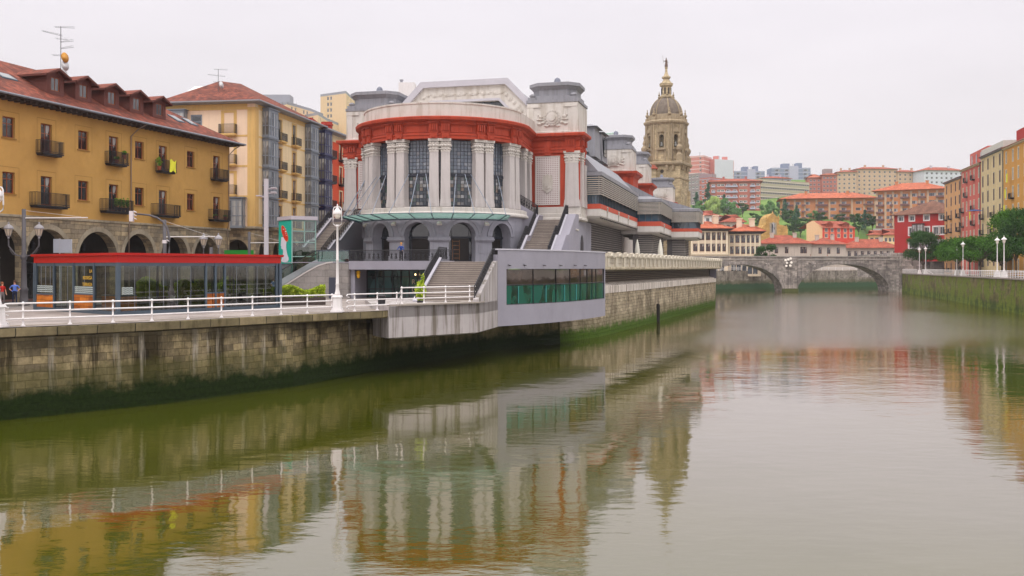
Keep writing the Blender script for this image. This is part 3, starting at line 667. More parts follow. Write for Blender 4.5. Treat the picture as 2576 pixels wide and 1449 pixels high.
# arcade
arc=[]
for w,pp in ((WLf,((560,625),)),(WRt,((652,680),(687,716),(723,750),(757,781)))):
    q=[]
    for a,b in pp: s0,s1=sof(w,a,CCx),sof(w,b,CCx); q.append((s0,s1,4.4,10.7-(s1-s0)/2,(s1-s0)/2))
    m=MB(); flat_wall(m,w,4.4,12.2,q,.9); m.build('stone_arcade',ston,ro); arc.append(q)
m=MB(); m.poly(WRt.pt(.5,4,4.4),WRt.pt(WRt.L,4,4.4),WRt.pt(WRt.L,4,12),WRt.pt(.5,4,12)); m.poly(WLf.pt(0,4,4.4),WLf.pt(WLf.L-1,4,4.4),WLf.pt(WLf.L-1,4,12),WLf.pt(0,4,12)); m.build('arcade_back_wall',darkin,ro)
m=MB(); m.sweep([WLf.A,WLf.B,WRt.B],[(0,11.9),(.3,12.),(.3,12.18),(0,12.24)]); m.build('string_course',arst,ro)
# roof
m=MB(); o=1.; pk=[(-7.9,10,31.5),(-7.2,9.6,31.8),(-5.0,11.5,31.8),(WRt.B.x-7,WRt.B.y+6,30.0)]
mit=(WLf.n*-1+WRt.n*-1); mit=mit/ (1+WLf.n.dot(WRt.n)); e0=WLf.pt(0,-o,27.45); e1=(mit.x*o,mit.y*o,27.45); e2=WRt.pt(WRt.L,-o,27.45); e3=(bk[1][0],bk[1][1],27.45); e4=(bk[2][0],bk[2][1],27.45)
m.poly(e0,e1,pk[1]); m.poly(e0,pk[1],pk[0]); m.poly(e1,e2,pk[2]); m.poly(e1,pk[2],pk[1]); m.poly(e2,pk[3],pk[2]); m.poly(e2,e3,pk[3]); m.poly(e3,e4,pk[0],pk[2],pk[3]); m.build('roof',rooft,ro)
m=MB(); m.sweep([WLf.A,WLf.B,WRt.B],[(0,27.2),(o-.05,27.28),(o,27.3),(o+.12,27.36),(o+.12,27.5),(o-.05,27.47)]); m.build('eaves',paint('grey_eaves',c(150,150,156),.6,.1,1),ro)
m=MB(); q=[Vector(wp)-Vector((CCx[0],CCx[1],0)) for wp in [(wx(466,123),123,wz(233,123)),(wx(500,123),123,wz(231,123)),(wx(525,126),126,wz(217,126)),(wx(490,126),126,wz(217,126))]]; m.extr(q,(0,0,-.15)); m.build('solar_panel',paint('pale_panel',c(206,204,200),.4,.05,1),ro)
# red building further along
RA=CR; d_=Vector((.172,.985)); RBp=(CR[0]+.172*13,CR[1]+.985*13)
rr_=thing('red_building','orange-red apartment building with navy blue glazed bays beside the cream one','building',(RA[0],RA[1],0))
w=WF((0,0),(RBp[0]-RA[0],RBp[1]-RA[1])); rc=[sof(w,831.5,RA),sof(w,857,RA)]; hs=[(s-.55,s+.55,z+.02,z+2.6) for s in rc for z in fl]
m=MB(); flat_wall(m,w,4.4,26.2,hs,.25); flat_wall(m,WF(w.B,w.pt(w.L,14,0)),4.4,27); m.build('wall',redr,rr_)
m=MB(); flat_wall(m,WF(w.pt(0,-.03,0),w.pt(w.L,-.03,0)),26.,27.2); m.build('frieze',cream,rr_)
for s in rc:
    for z in fl: put_window(rr_,w,s,z+.02,win_mesh(1.1,2.6,M['brown'],M['wdark'],1,1,.1,.2,cream),.2); put_balcony(rr_,w,s,z,balcony_mesh(1.9,.7,1.,.16,None,.14))
for z in fl: put_bay(rr_,w,sof(w,811,RA),z,bay_mesh(3.,.95,3.3,navy,baygl))
m=MB(); hip_roof(m,w.A,w.B,14,27.4,.9,2.6); m.build('roof',rooft,rr_)
m=MB(); m.sweep([w.A,w.B],[(0,27.0),(.95,27.1),(1.05,27.2),(1.05,27.4),(.9,27.45)]); m.build('eaves',paint('grey_eaves',c(150,150,156),.6,.1,1),rr_)
for i in range(2):
    m=MB(); q=P(816+i*12,146)-Vector(RA); z=26.8; m.lathe([(.5,z),(.5,z+2.1),(.62,z+2.15),(.62,z+2.35),(.5,z+2.4),(.5,z+2.7),(.3,z+2.7)],10,q.x,q.y); m.build('chimney',paint('brick_red',c(170,60,48),.9,.15,2),rr_)
cb=thing('chimney_block','dark red rooftop block with brick chimney above the cream building','rooftop block',(wx(745,133),133,26.5))
m=MB(); m.box(-2,2.2,0,4,0,wz(296,133)-26.5); m.box(-1.4,-.6,0,.8,wz(296,133)-26.5,wz(284,133)-26.5); m.build('block',paint('dark_red_render',c(168,56,50),.9,.1,1),cb)
m=MB(); m.box(.1,2.1,-.8,-.01,0,wz(304,133)-26.5); m.build('stack',blocks('old_brick',c(196,172,150),c(170,146,126),c(140,126,114),.3,.12,.01,.2,.2),cb)
def antenna(label,px,Y,py0,py1,arms,dishes=()):
    z0,z1=wz(py0,Y),wz(py1,Y); t=thing('antenna',label,'antenna',(wx(px,Y),Y,z0)); h=z1-z0
    m=MB(); m.tube([(0,0,-1.2),(0,0,h)],.032,6); m.build('mast',M['greypole'],t)
    for (fz,x0,x1,n,tl) in arms:
        m=MB(); m.tube([(x0,0,h*fz),(x1,.3,h*fz+tl)],.017,4)
        for i in range(n+1): x=x0+(x1-x0)*i/max(n,1); z=h*fz+tl*i/max(n,1); m.tube([(x,-.28,z),(x,.28,z+.12)],.01,3)
        m.build('aerial',M['greypole'],t)
    for (fz,x,mt) in dishes:
        m=MB(); m.lathe([(0,0),(.25,.03),(.42,.1),(.5,.18)],14); link('dish',m.mesh('dish',mt,True),t,(x*.8,-.1,h*fz),rot=(R_(80),0,R_(55)),scale=(.72,.95,.8))
dw=paint('dish_white',c(206,204,206),.5,.05,2); do=paint('dish_orange',c(206,146,62),.5,.05,2)
antenna('tall aerial mast with three dishes behind the ochre building roof',153,84,192,66,[(.98,-.5,1.1,8,0),(.9,-1.6,0,9,-.35),(.68,0,1.0,7,.18),(.55,0,1.0,7,.2),(.42,-.7,0,5,0),(.75,-.4,.45,2,0)],[(.36,.42,do),(.2,.45,dw),(.03,.3,dw)])
antenna('small aerial on the cream building roof',549,120,217,174,[(.98,-.5,1.1,6,0),(.68,-1.3,.8,9,-.2),(.25,-.6,.2,3,0)],[(.05,.4,dw)])
antenna('thin aerial on the red rooftop block',710,133,300,258,[(.9,0,2,5,.1),(.5,-.3,1.4,4,.1)])
# ---------------------------------------------------------------- distant towers behind the left roofs
beige=paint('tower_beige',c(222,192,154),.9,.06,.1,.1,0); tgrey=paint('tower_grey',c(150,150,158),.9,.06,.1,0,0)
def slab_tower(label,pts,Y,pyt,base,wm,nfl,colsL,capm=tgrey,wsz=(1.4,1.9),group='pale tower blocks behind the left roofs'):
    """pts: three (px, Y) columns: left end, corner, right end"""
    zt=wz(pyt,pts[1][1]); o=P(*pts[0]); t=thing('tower_block',label,'tower block',(o.x,o.y,base),0,group); q=[P(*p)-o for p in pts]
    dep=Vector((3,16)); poly=[q[0],q[1],q[2],q[2]+dep,q[0]+dep]; m=MB(); H=zt-base; hol=[[],[]]; fh=3.1
    for k,cl in enumerate(colsL):
        w=WF(q[k],q[k+1])
        for f in cl:
            for i in range(nfl): hol[k].append((w.L*f-wsz[0]/2,w.L*f+wsz[0]/2,H-3.6-fh*i,H-3.6-fh*i+wsz[1]))
        flat_wall(m,w,0,H-1.2,hol[k],.3)
    m.sweep(poly[2:]+[poly[0]],[(0,0),(0,H-1.2)]); m.build('wall',wm,t)
    m=MB(); m.prism([p*1.0 for p in poly],H-1.19,H+.1); m.build('parapet',capm,t)
    wm_=win_mesh(wsz[0],wsz[1],M['whitef'],M['wfar'],1,0,.12)
    for k in range(2):
        w=WF(q[k],q[k+1])
        for h in hol[k][:50]: put_window(t,w,(h[0]+h[1])/2,h[2],wm_,.25)
    return t
slab_tower('wide beige tower block with dark windows behind the cream building roof',[(655,470),(722,455),(782,475)],0,256,30,beige,6,[(.15,.3,.5,.75),(.2,.35,.7,.85)])
slab_tower('tall beige tower block left of the market hall roof',[(806,505),(870,495),(888,515)],0,229,30,beige,12,[(.3,.42,),(.3,.7)])
slab_tower('low beige block between the two beige towers',[(765,470),(800,462),(822,480)],0,283,30,beige,4,[(.3,.6),(.3,.7)])
m=MB(); q=P(684,480); m.box(-9,9,0,8,0,wz(238,480)-70); m.box(-11,-9.5,1,3,0,wz(241,480)-70); o=m.build('tower_block',tgrey,None,(q.x,q.y,70)); tag(o,'dark grey rooftop storey of a distant tower behind the cream roof','tower block')
q=P(1020,330); zt=wz(207,330)
t=thing('rooftop_house','small white rooftop house peeping over the grey lead roof','building',(q.x,q.y,5)); m=MB(); m.box(-2.4,3.2,0,6,0,zt-5); m.build('wall',M['white'],t); m=MB(); z_=zt-5; m.lathe([(.5,z_-.01),(.5,z_+.9),(.7,z_+1),(.7,z_+1.3),(0,z_+1.4)],10,-1.6,2); m.build('chimney',tgrey,t)
# ---------------------------------------------------------------- market hall
MA=R_(-14.5); MC0=Vector((-6.97,98.4)); MU=Vector((math.cos(MA),math.sin(MA))); MV=Vector((-math.sin(MA),math.cos(MA)))
def ml(lx,ly): return MC0+MU*lx+MV*ly
mk=thing('market_hall','large market hall with a round colonnaded front, orange-red cornice and grey arches','market hall',(MC0.x,MC0.y,0),MA)
cstone=paint('pale_facade_stone',c(204,197,191),.85,.1,.5,.6,.35,stain=(.66,.62,.56,1),ss=(1.5,1.5,.22))
dstone=paint('pilaster_grey_stone',c(192,184,182),.85,.09,.7,.45,.35,stain=(.72,.7,.68,1))
redp=paint('orange_red_paint',c(178,68,45),.8,.14,.6,.6,.3,stain=(.66,.58,.58,1),ss=(1.6,1.6,.3))
gren=paint('mid_grey_render',c(148,146,156),.85,.1,.6,.4,.3,stain=(.68,.66,.64,1))
lead=paint('lead_grey',c(140,139,146),.6,.1,.5,.3,.2); leadd=paint('lead_dark',c(120,122,136),.6,.1,.5,.3,.2)
steel=paint('dark_window_steel',c(48,50,60),.5,.1,2)
RD=8.4
def arcp(R,a0,a1,n,cx=0,cy=0): return [(cx+R*math.sin(R_(a0+(a1-a0)*i/n)),cy-R*math.cos(R_(a0+(a1-a0)*i/n))) for i in range(n+1)]
LXL,LXR,PL=-13.9,13.1,5.8
path=[(LXL,11.5),(LXL,PL),(-RD,PL)]+arcp(RD,-90,90,56)+[(RD-.5,PL),(LXR,PL),(LXR,9.2)]
def inp(o,p=path):
    m=MB(); m.sweep(p,[(o,0),(o,1)]); return [(m.v[i][0],m.v[i][1]) for i in range(0,len(m.v),2)]
# entablature (architrave, frieze, cornice) - one red band round the whole front
m=MB(); m.sweep(path,[(-1.1,19.45),(.05,19.45),(.05,19.75),(.12,19.78),(.12,19.9),(.0,19.95),(.0,20.02),(-.05,20.03),(-.05,20.08),(0,20.09),(0,20.62),(-.05,20.63),(-.05,20.68),(0,20.69),(.0,20.75),(.12,20.8),(.18,20.98),(.45,21.1),(.62,21.18),(.66,21.42),(.6,21.5),(-1.1,21.56)]); m.build('red_cornice',redp,mk)
m=MB(); m.sweep([p for p in arcp(RD,-90,90,48)],[(-1.2,21.5),(-.25,21.53),(-.25,22.75),(-.18,22.8),(-.18,22.95),(-.6,23.0)]); m.poly(*[(x*.95,y*.95,22.98) for x,y in arcp(RD,-90,90,40)]+[(RD-.9,8,22.98),(-RD+.9,8,22.98)])
m.box(-RD+.25,-RD+1.2,0,7,21.5,22.9); m.box(RD-1.2,RD-.25,0,7,21.5,22.9); m.build('attic_band',cstone,mk)
# base band
m=MB(); m.sweep(path,[(-1.2,12.2),(.1,12.2),(.25,12.3),(.25,12.45),(.12,12.6),(.12,12.95),(.02,13.0),(-1.2,13.02)]); m.build('white_base_band',cstone,mk)
# grooves on frieze: carved brackets above every pair of columns
def rot_pt(R,a): return (R*math.sin(R_(a)),-R*math.cos(R_(a)),R_(a))
bk=MB(); bk.box(-.42,.42,-.14,0,0.,.95)
for i in range(4): x=-.3+i*.2; bk.box(x-.06,x+.06,-.3,-.142,.25,.85)
bk.box(-.5,.5,-.3,0,.951,1.06); bk.box(-.34,.34,-.2,-.001,-.5,-.02); bk.box(-.2,.2,-.26,-.202,-.42,-.1); bkm=bk.mesh('bracket',redp)
pairs=[-75,-45,-15.5,15.5,46,75]
for a in pairs:
    for s in (-3.7,3.7): x,y,r=rot_pt(RD+.06,a+s); link('bracket',bkm,mk,(x,y,19.95),r)
pm=MB()
for z0,z1 in ((0,.04),(.56,.6)): pm.box(-1.1,1.1,-.08,0,z0,z1)
for x in (-1.1,1.06): pm.box(x,x+.04,-.08,0,.041,.559)
pmm=pm.mesh('frieze_panel',redp)
for a in (-60,-30,0,30,60): x,y,r=rot_pt(RD+.0,a); link('frieze_panel',pmm,mk,(x*.992,y*.992,20.06),r)
# columns
def pier(w,d,z0,z1,capw=1.22):
    a=MB(); a.box(-w/2*1.13,w/2*1.13,-d/2*1.13,d/2*1.13,z0,z0+.35); a.obox(0,0,0,w*1.1,d*1.1,z0+.351,z0+.75,w*1.04,d*1.04); a.obox(0,0,0,w,d,z0+.751,z1-1.25,w*.9,d*.9)
    b=MB(); zc=z1-1.25; b.obox(0,0,0,w*.98,d*.98,zc+.001,zc+.14); b.obox(0,0,0,w*.88,d*.88,zc+.141,zc+.95,w*.98,d*.98); b.obox(0,0,0,w*1.16,d*1.16,zc+1.,z1-.002,w*1.2,d*1.2)
    for sx,sy,n in ((0,-1,0),(1,0,1),(-1,0,1),):
        for k in (-1,0,1):
            for (zz,r) in ((.28,.1),(.6,.15),(.86,.1)):
                cx,cy=(k*w*.33,-d*.5) if n==0 else (sx*w*.5,k*d*.33)
                b.lathe([(0,zc+zz-r),(r*.8,zc+zz-r*.5),(r,zc+zz),(r*.8,zc+zz+r*.5),(0,zc+zz+r)],6,cx,cy)
    return a.mesh('column',dstone),b.mesh('capital',cstone,False)
pc=pier(.92,.9,13.02,19.45)
for a in pairs:
    for s in (-3.75,3.75): x,y,r=rot_pt(RD-.45,a+s); o=link('column',pc[0],mk,(x,y,0),r); link('capital',pc[1],o)
# recess columns between drum and right pavilion, pavilion pilasters
for (x,y) in ((RD-.62,1.9),(RD-.75,4.6)): o=link('column',pc[0],mk,(x,y,0),R_(90)); link('capital',pc[1],o)
ps=pier(1.5,.5,13.7,19.6)
for x in (LXR-.85,LXL+.85): o=link('pilaster',ps[0],mk,(x,PL+.12,0)); link('capital',ps[1],o)
ps2=pier(1.3,.5,13.7,19.6)
for (x,y) in ((LXR-.12,7.2),): o=link('pilaster',ps2[0],mk,(x,y,0),R_(90)); link('capital',ps2[1],o)
o=link('pilaster',ps2[0],mk,(LXR-.12,9.0,0),R_(90)); 
# drum inner wall behind columns, windows
m=MB(); m.sweep(inp(-1.15,arcp(RD,-90,90,40)),[(0,12.9),(0,19.5)]); m.box(-RD+.7,-RD+1.2,0,PL+1,12.9,19.5); m.box(RD-1.2,RD-.75,0,PL+1,12.9,19.5); m.build('drum_wall',steel,mk)
t=NT('mosaic_glass'); br=t.n('ShaderNodeTexBrick',offset=0.); br.inputs['Color1'].default_value=(.0,.0,.0,1); br.inputs['Color2'].default_value=(1,1,1,1); br.inputs['Mortar'].default_value=(0,0,0,1)
br.inputs['Scale'].default_value=1; br.inputs['Brick Width'].default_value=.34; br.inputs['Row Height'].default_value=.34; br.inputs['Mortar Size'].default_value=0; t.l(t.co('UV'),br.inputs['Vector'])
sx=t.n('ShaderNodeSeparateXYZ'); t.l(t.co('Object'),sx.inputs[0]); low=t.rng(sx.outputs[2],2.8,3.3,1,0)
rmp=t.n('ShaderNodeValToRGB'); t.l(br.outputs['Color'],rmp.inputs[0]); rmp.color_ramp.interpolation='CONSTANT'
CL_=[(0,(.03,.04,.055)),(.2,(.12,.12,.13)),(.34,(.04,.05,.07)),(.48,(.2,.18,.16)),(.6,(.06,.07,.09)),(.72,(.3,.3,.31)),(.82,(.04,.07,.06)),(.92,(.18,.13,.1))]
e=rmp.color_ramp.elements
while len(e)<len(CL_): e.new(.5)
for i,(p,cl) in enumerate(CL_): e[i].position=p; e[i].color=(*cl,1)
k=t.mix(low,t.mix(.6,rmp.outputs[0],(.16,.19,.25,1)),rmp.outputs[0]); t.bsdf(k,.07,0,.9,t.noise(2.3,2),.02,.25); mosaic=t.m
def grid_win(w,h,nx,nz,fm,gm,fr=.035,heavy=(2.9,)):
    a=MB()
    for i in range(nx+1): x=-w/2+w*i/nx; q=fr*(2.2 if i in (0,nx) else 1); a.box(x-q/2,x+q/2,-.07,0,0,h)
    for i in range(nz+1): z=h*i/nz; q=fr*(2.2 if i in (0,nz) else 1); a.box(-w/2,w/2,-.065,-.005,z-q/2,z+q/2)
    for z in heavy: a.box(-w/2,w/2,-.16,-.071,z-.13,z+.13)
    b=MB(); b.poly((-w/2,-.03,0),(w/2,-.03,0),(w/2,-.03,h),(-w/2,-.03,h)); return a.mesh('window',fm),b.mesh('pane',gm)
gw=grid_win(2.75,6.2,8,18,steel,mosaic); gn=grid_win(.6,6.2,2,18,steel,mosaic)
for a in (-60,-30,0,30.5,60.5): x,y,r=rot_pt(RD-1.0,a); o=link('window',gw[0],mk,(x,y,13.2),r); link('pane',gw[1],o)
for a in pairs: x,y,r=rot_pt(RD-1.0,a); o=link('window',gn[0],mk,(x,y,13.2),r); link('pane',gn[1],o)
# pavilion walls
def lattice(name,c1,c2,w,h):
    if name in MC: return MC[name]
    t=NT(name); b=t.n('ShaderNodeTexBrick',offset=0.); b.inputs['Color1'].default_value=c1; b.inputs['Color2'].default_value=dk(c1,.92); b.inputs['Mortar'].default_value=c2; b.inputs['Scale'].default_value=1; b.inputs['Brick Width'].default_value=w; b.inputs['Row Height'].default_value=h; b.inputs['Mortar Size'].default_value=.05
    t.l(t.co('UV'),b.inputs['Vector']); t.bsdf(b.outputs['Color'],.7,0,.4,t.math('SUBTRACT',1.,b.outputs['Fac']),.03,1); MC[name]=t.m; return t.m
lat=lattice('lattice_tiles',c(164,132,132),c(212,204,202),.2,.2)
m=MB(); m.poly(*[(x,y,z) for x,y,z in ((7.6,PL+.12,13),(LXR-.1,PL+.12,13),(LXR-.1,PL+.12,19.6),(7.6,PL+.12,19.6))]); m.poly(*[(x,y,z) for x,y,z in ((LXR-.1,PL+.12,13),(LXR-.1,10,13),(LXR-.1,10,19.6),(LXR-.1,PL+.12,19.6))])
m.poly(*[(x,y,z) for x,y,z in ((LXL+.1,PL+.12,13),(-7.6,PL+.12,13),(-7.6,PL+.12,19.6),(LXL+.1,PL+.12,19.6))]); m.poly((LXL+.1,12,12),(LXL+.1,PL+.12,12),(LXL+.1,PL+.12,19.6),(LXL+.1,12,19.6)); m.build('pavilion_red_wall',redp,mk)
m=MB(); m.box(7.6,LXR-.0,PL-.02,PL+.2,13.0,13.7); m.box(LXR-.15,LXR+.02,PL+.2,9.3,13.,13.7); m.build('pavilion_plinth',cstone,mk); m=MB(); m.box(LXL,-7.6,PL-.02,PL+.2,13,13.7); m.build('pavilion_plinth',cstone,mk)
def panel(cx,w,z0,z1,crest=True):
    y=PL+.04; m=MB(); m.box(cx-w/2,cx+w/2,y,y+.07,z0,z1); o=m.build('lattice_panel',lat,mk)
    m=MB()
    for a in ((cx-w/2,cx+w/2,z0-.08,z0),(cx-w/2,cx+w/2,z1,z1+.08)): m.box(a[0],a[1],y-.05,y+.05,a[2],a[3])
    for x in (cx-w/2-.08,cx+w/2): m.box(x,x+.08,y-.05,y+.05,z0-.08,z1+.08)
    link('frame',m.mesh('frame',cstone),o)
    if crest:
        m=MB(); zc=(z0+z1)/2-.35; sh=[(-.5,.6),(-.45,.95),(-.2,.85),(0,1.05),(.2,.85),(.45,.95),(.5,.6),(.62,.2),(.5,-.2),(.55,-.6),(.25,-.8),(0,-1.0),(-.25,-.8),(-.55,-.6),(-.5,-.2),(-.62,.2)]
        m.extr([(cx+a,y-.01,zc+b) for a,b in sh],(0,-.1,0)); m.extr([(cx+a*.62,y-.11,zc+b*.62) for a,b in sh],(0,-.08,0)); m.extr([(cx+a*.3,y-.19,zc+b*.34) for a,b in sh],(0,-.05,0)); link('crest',m.mesh('crest',cstone),o)
panel(9.6,2.55,14.0,19.05); panel(-10.9,2.3,13.95,19.1,False)
m=MB()
for (a,b,z0,z1) in ((8.3,10.9,20.1,20.6),): 
    for q in ((a,b,z0,z0+.04),(a,b,z1,z1+.04)): m.box(q[0],q[1],PL-.03,PL+.02,q[2],q[3])
m.box(9.3,9.9,PL-.12,PL,19.2,20.7); m.box(9.4,9.8,PL-.2,PL-.121,19.5,20.5); m.build('frieze_ornament',redp,mk)
for x in (LXR-1.,LXL+1.,): link('bracket',bkm,mk,(x,PL-.02,19.95),0,scale=(1.3,1,1))
for y in (6.6,8.2): link('bracket',bkm,mk,(LXR+.02,y,19.95),R_(90))
# towers on the pavilions
def octo(cx,cy,hx,hy,ch): return [(cx-hx+ch,cy-hy),(cx+hx-ch,cy-hy),(cx+hx,cy-hy+ch),(cx+hx,cy+hy-ch),(cx+hx-ch,cy+hy),(cx-hx+ch,cy+hy),(cx-hx,cy+hy-ch),(cx-hx,cy-hy+ch)]
def tower(cx,cy,h=2.75,hy=2.6,z0=21.52,med=True):
    z1,z2,z3=24.85,27.0,27.25
    m=MB(); m.prism([(cx-h,cy-hy),(cx+h,cy-hy),(cx+h,cy+hy),(cx-h,cy+hy)],z0,z1)
    for sg in (-1,1):
        m.box(cx+sg*(h-.35)-.35,cx+sg*(h-.35)+.35,cy-hy-.08,cy-hy-.001,z0+.2,z1-.4); m.box(cx+sg*(h-.75)-.75,cx+sg*(h-.75)+.75,cy-hy-.12,cy-hy-.081,z1-.5,z1-.1)
        m.box(cx+h+.001,cx+h+.08,cy+sg*(hy-.5)-.4,cy+sg*(hy-.5)+.4,z0+.2,z1-.2)
    m.sweep([(cx-h,cy-hy),(cx+h,cy-hy),(cx+h,cy+hy),(cx-h,cy+hy)],[(-.02,z0),(.12,z0+.02),(.12,z0+.22),(-.01,z0+.3)],True)
    a=m.build('tower_block',cstone,mk)
    if med:
        m=MB(); n=24
        for (r0,r1,y0,y1) in ((.86,.86,0,.14),(.62,.62,.1,.22),(.36,.36,.18,.36)):
            m.extr([(cx+r0*math.cos(2*math.pi*i/n),cy-hy-y0-.002,23.2+r0*math.sin(2*math.pi*i/n)) for i in range(n)],(0,-(y1-y0),0))
        for i in range(16): t_=2*math.pi*i/16; x,z=cx+.74*math.cos(t_),23.2+.74*math.sin(t_); m.box(x-.07,x+.07,cy-hy-.22,cy-hy-.14,z-.07,z+.07)
        for sg in (-1,1):
            for (dx,dz,sx,sz) in ((1.35,-.15,.4,.12),(1.3,.12,.25,.2),(1.05,-.5,.3,.14),(1.4,-.62,.3,.14),(.6,-.85,.3,.12),(1.55,.3,.1,.1)): m.lathe([(0,-1),(.7,-.7),(1,0),(.7,.7),(0,1)],8); k=len(m.v)-40; m.v[k:]=[(cx+sg*dx+v[0]*sx,cy-hy-.04+v[1]*.14,23.2+dz+v[2]*sz) for v in m.v[k:]]
        link('medallion',m.mesh('medallion',cstone),a)
    m=MB(); m.prism([(cx-h-.12,cy-hy-.1),(cx+h+.12,cy-hy-.1),(cx+h+.12,cy+hy+.1),(cx-h-.12,cy+hy+.1)],z1+.003,z1+.3)
    m.prism(octo(cx,cy,h-.1,hy-.1,.85),z1+.301,z1+.75); o1=octo(cx,cy,h-.4,hy-.4,.85); m.prism(o1,z1+.751,z2-.5)
    m.sweep(o1,[(-.05,z2-.75),(.05,z2-.7),(.3,z2-.4),(.42,z2-.35),(.42,z2),(.3,z2+.04),(-1.2,z2+.2)],True); m.prism(octo(cx,cy,h-1.5,hy-1.5,.5),z2+.1,z2+.22)
    for sx in (-1,1):
        m.lathe([(0,-.3),(.22,-.2),(.3,0),(.22,.2),(0,.3)],8); k=len(m.v)-40; m.v[k:]=[(cx+sx*(h-.5)+v[2]*1.2,cy-hy+.25+v[1],z1+.8+v[0]*.8) for v in m.v[k:]]
        m.box(cx+sx*(h-.5)-.45,cx+sx*(h-.5)+.45,cy-hy-.0,cy-hy+.5,z1+.302,z1+.62)
    b=m.build('lead_roof',lead,mk)
    m=MB(); m.lathe([(.42,z2+.2),(.42,z2+.3),(.36,z2+.34),(.37,z2+.6),(.3,z2+.82),(.16,z2+.95),(0,z2+1.0)],14,cx,cy); link('finial',m.mesh('finial',leadd,True),b)
tower(10.1,8.6); tower(-10.7,8.6,2.9)
# pediment
gp=[(-9.5,21.4),(-9.5,23.2),(-4.9,27.6),(4.9,27.6),(9.5,23.2),(9.5,21.4)]; gi=[(-7.6,21.5),(-3.9,25.5),(3.9,25.5),(7.6,21.5)]
y=6.9; m=MB()
def band(m,o,i,y,d):
    n=len(o)
    for k in range(n-1):
        for (a,b,cc,dd) in (((o[k][0],y,o[k][1]),(o[k+1][0],y,o[k+1][1]),(i[k+1][0],y,i[k+1][1]),(i[k][0],y,i[k][1])),): m.extr([a,b,cc,dd],(0,d,0))
ou=[(-9.6,21.6),(-9.3,23.),(-4.85,27.55),(4.85,27.55),(9.3,23.),(9.6,21.6)]; inn=[(-7.5,21.4),(-7.1,22.2),(-3.9,25.5),(3.9,25.5),(7.1,22.2),(7.5,21.4)]
band(m,ou,inn,y,1.0)
def off(p,s): return [(x*s,21.4+(z-21.4)*s2) for (x,z),s2 in zip(p,[s]*len(p))]
o2=[(-9.95,21.6),(-9.6,23.1),(-5.,27.85),(5.,27.85),(9.6,23.1),(9.95,21.6)]; i2=[(-9.2,21.6),(-8.95,22.9),(-4.7,27.2),(4.7,27.2),(8.95,22.9),(9.2,21.6)]; m2=MB(); band(m2,o2,i2,y-.35,.349)
i3=[(-7.8,21.4),(-7.35,22.4),(-4.02,25.75),(4.02,25.75),(7.35,22.4),(7.8,21.4)]; band(m2,i3,inn,y-.12,.118)
gb=m.build('pediment',cstone,mk); link('pediment_moulding',m2.mesh('pediment_moulding',paint('moulding_grey',c(184,180,188),.8,.1,1)),gb)
m=MB()
def scroll(m,x,z,r):
    m.extr([(x+r*math.cos(t_*.5236),y-.002,z+r*math.sin(t_*.5236)) for t_ in range(12)],(0,-.09,0)); m.extr([(x+r*.5*math.cos(t_*.785),y-.092,z+r*.5*math.sin(t_*.785)) for t_ in range(8)],(0,-.07,0))
for i in range(13): scroll(m,-4.2+i*.7,26.4,.26 if i%2 else .2); m.box(-4.2+i*.7+.22,-4.2+i*.7+.48,y-.06,y-.003,26.3+.1*(-1)**i,26.42+.1*(-1)**i)
for sg in (-1,1):
    for i in range(9): f=i/8.; scroll(m,sg*(4.75+3.55*f),26.15-3.8*f,.26 if i%2 else .2)
link('frieze_relief',m.mesh('frieze_relief',cstone),gb)
m=MB()
for i in range(17): x=-8+i; 
mw=MB(); 
mw.cur=0; mw.poly((-7.7,y+.6,21.4),(7.7,y+.6,21.4),(3.9,y+.6,25.6),(-3.9,y+.6,25.6)); o=mw.build('gable_glass',M['wplain'],mk)
for i in range(15): x=-7+i; zt=25.5 if abs(x)<3.9 else 25.5-(abs(x)-3.9)*1.03; m.box(x-.04,x+.04,y+.5,y+.59,21.4,max(21.6,zt))
m.box(-7.4,7.4,y+.5,y+.58,23.0,23.08); link('mullions',m.mesh('mullions',M['dkmetal']),o)
# main roof behind pediment
m=MB(); n=7; prof=[(-9.6,22.5),(-8.2,24.2),(-5.,27.4),(5.,27.4),(8.2,24.2),(9.6,22.5)]
m.extr([(x,y+1.01,z) for x,z in prof],(0,118,0)); m.build('main_roof',lead,mk)
m=MB(); m.box(-13.2,9.4,8.5,124,7.8,20.2); m.build('hall_body',cstone,mk)
m=MB(); m.extr([(9.0,11.3,20.2),(-12.9,11.3,20.2),(-12.9,11.3,21.2),(-8.0,11.3,22.6),(8.0,11.3,22.6)],(0,110,0)); m.build('side_roof',lead,mk)
# lantern dormers on the main roof (grey)
for yy in (34,40): m=MB(); m.obox(8.6,yy,0,3.6,4.6,22.,26.0,3.2,4.2); m.obox(8.6,yy,0,4.2,5.2,26.01,26.4,2.2,3.,); m.build('roof_lantern',lead,mk)
m=MB(); m.box(10.45,10.5,38.6,41.4,22.8,25.4); m.build('lantern_window',M['wplain'],mk)
# rear pavilions along the river side
for yy,wd in ((50.6,3.4),(72,3.),(121,3.)):
    lx=10.4; m=MB(); m.sweep([(lx-3,yy-3),(lx+3,yy-3),(lx+3,yy+3),(lx-3,yy+3)],[(-.4,17.2),(0,17.2),(.0,20.6),(.3,21.),(.62,21.15),(.66,21.5),(-.4,21.56)],True); m.poly(*[(lx+a*3,yy+b*3,21.5) for a,b in ((-1,-1),(1,-1),(1,1),(-1,1))]); m.box(lx-2.9,lx+2.9,yy-2.9,yy+2.9,16.2,21.2)
    for q in (-1.8,-.6,.6,1.8): m.box(lx+q-.35,lx+q+.35,yy-3.2,yy-3.001,19.,20.7)
    m.build('rear_pavilion',redp,mk); tower(lx,yy,2.7,2.6,21.57,True)
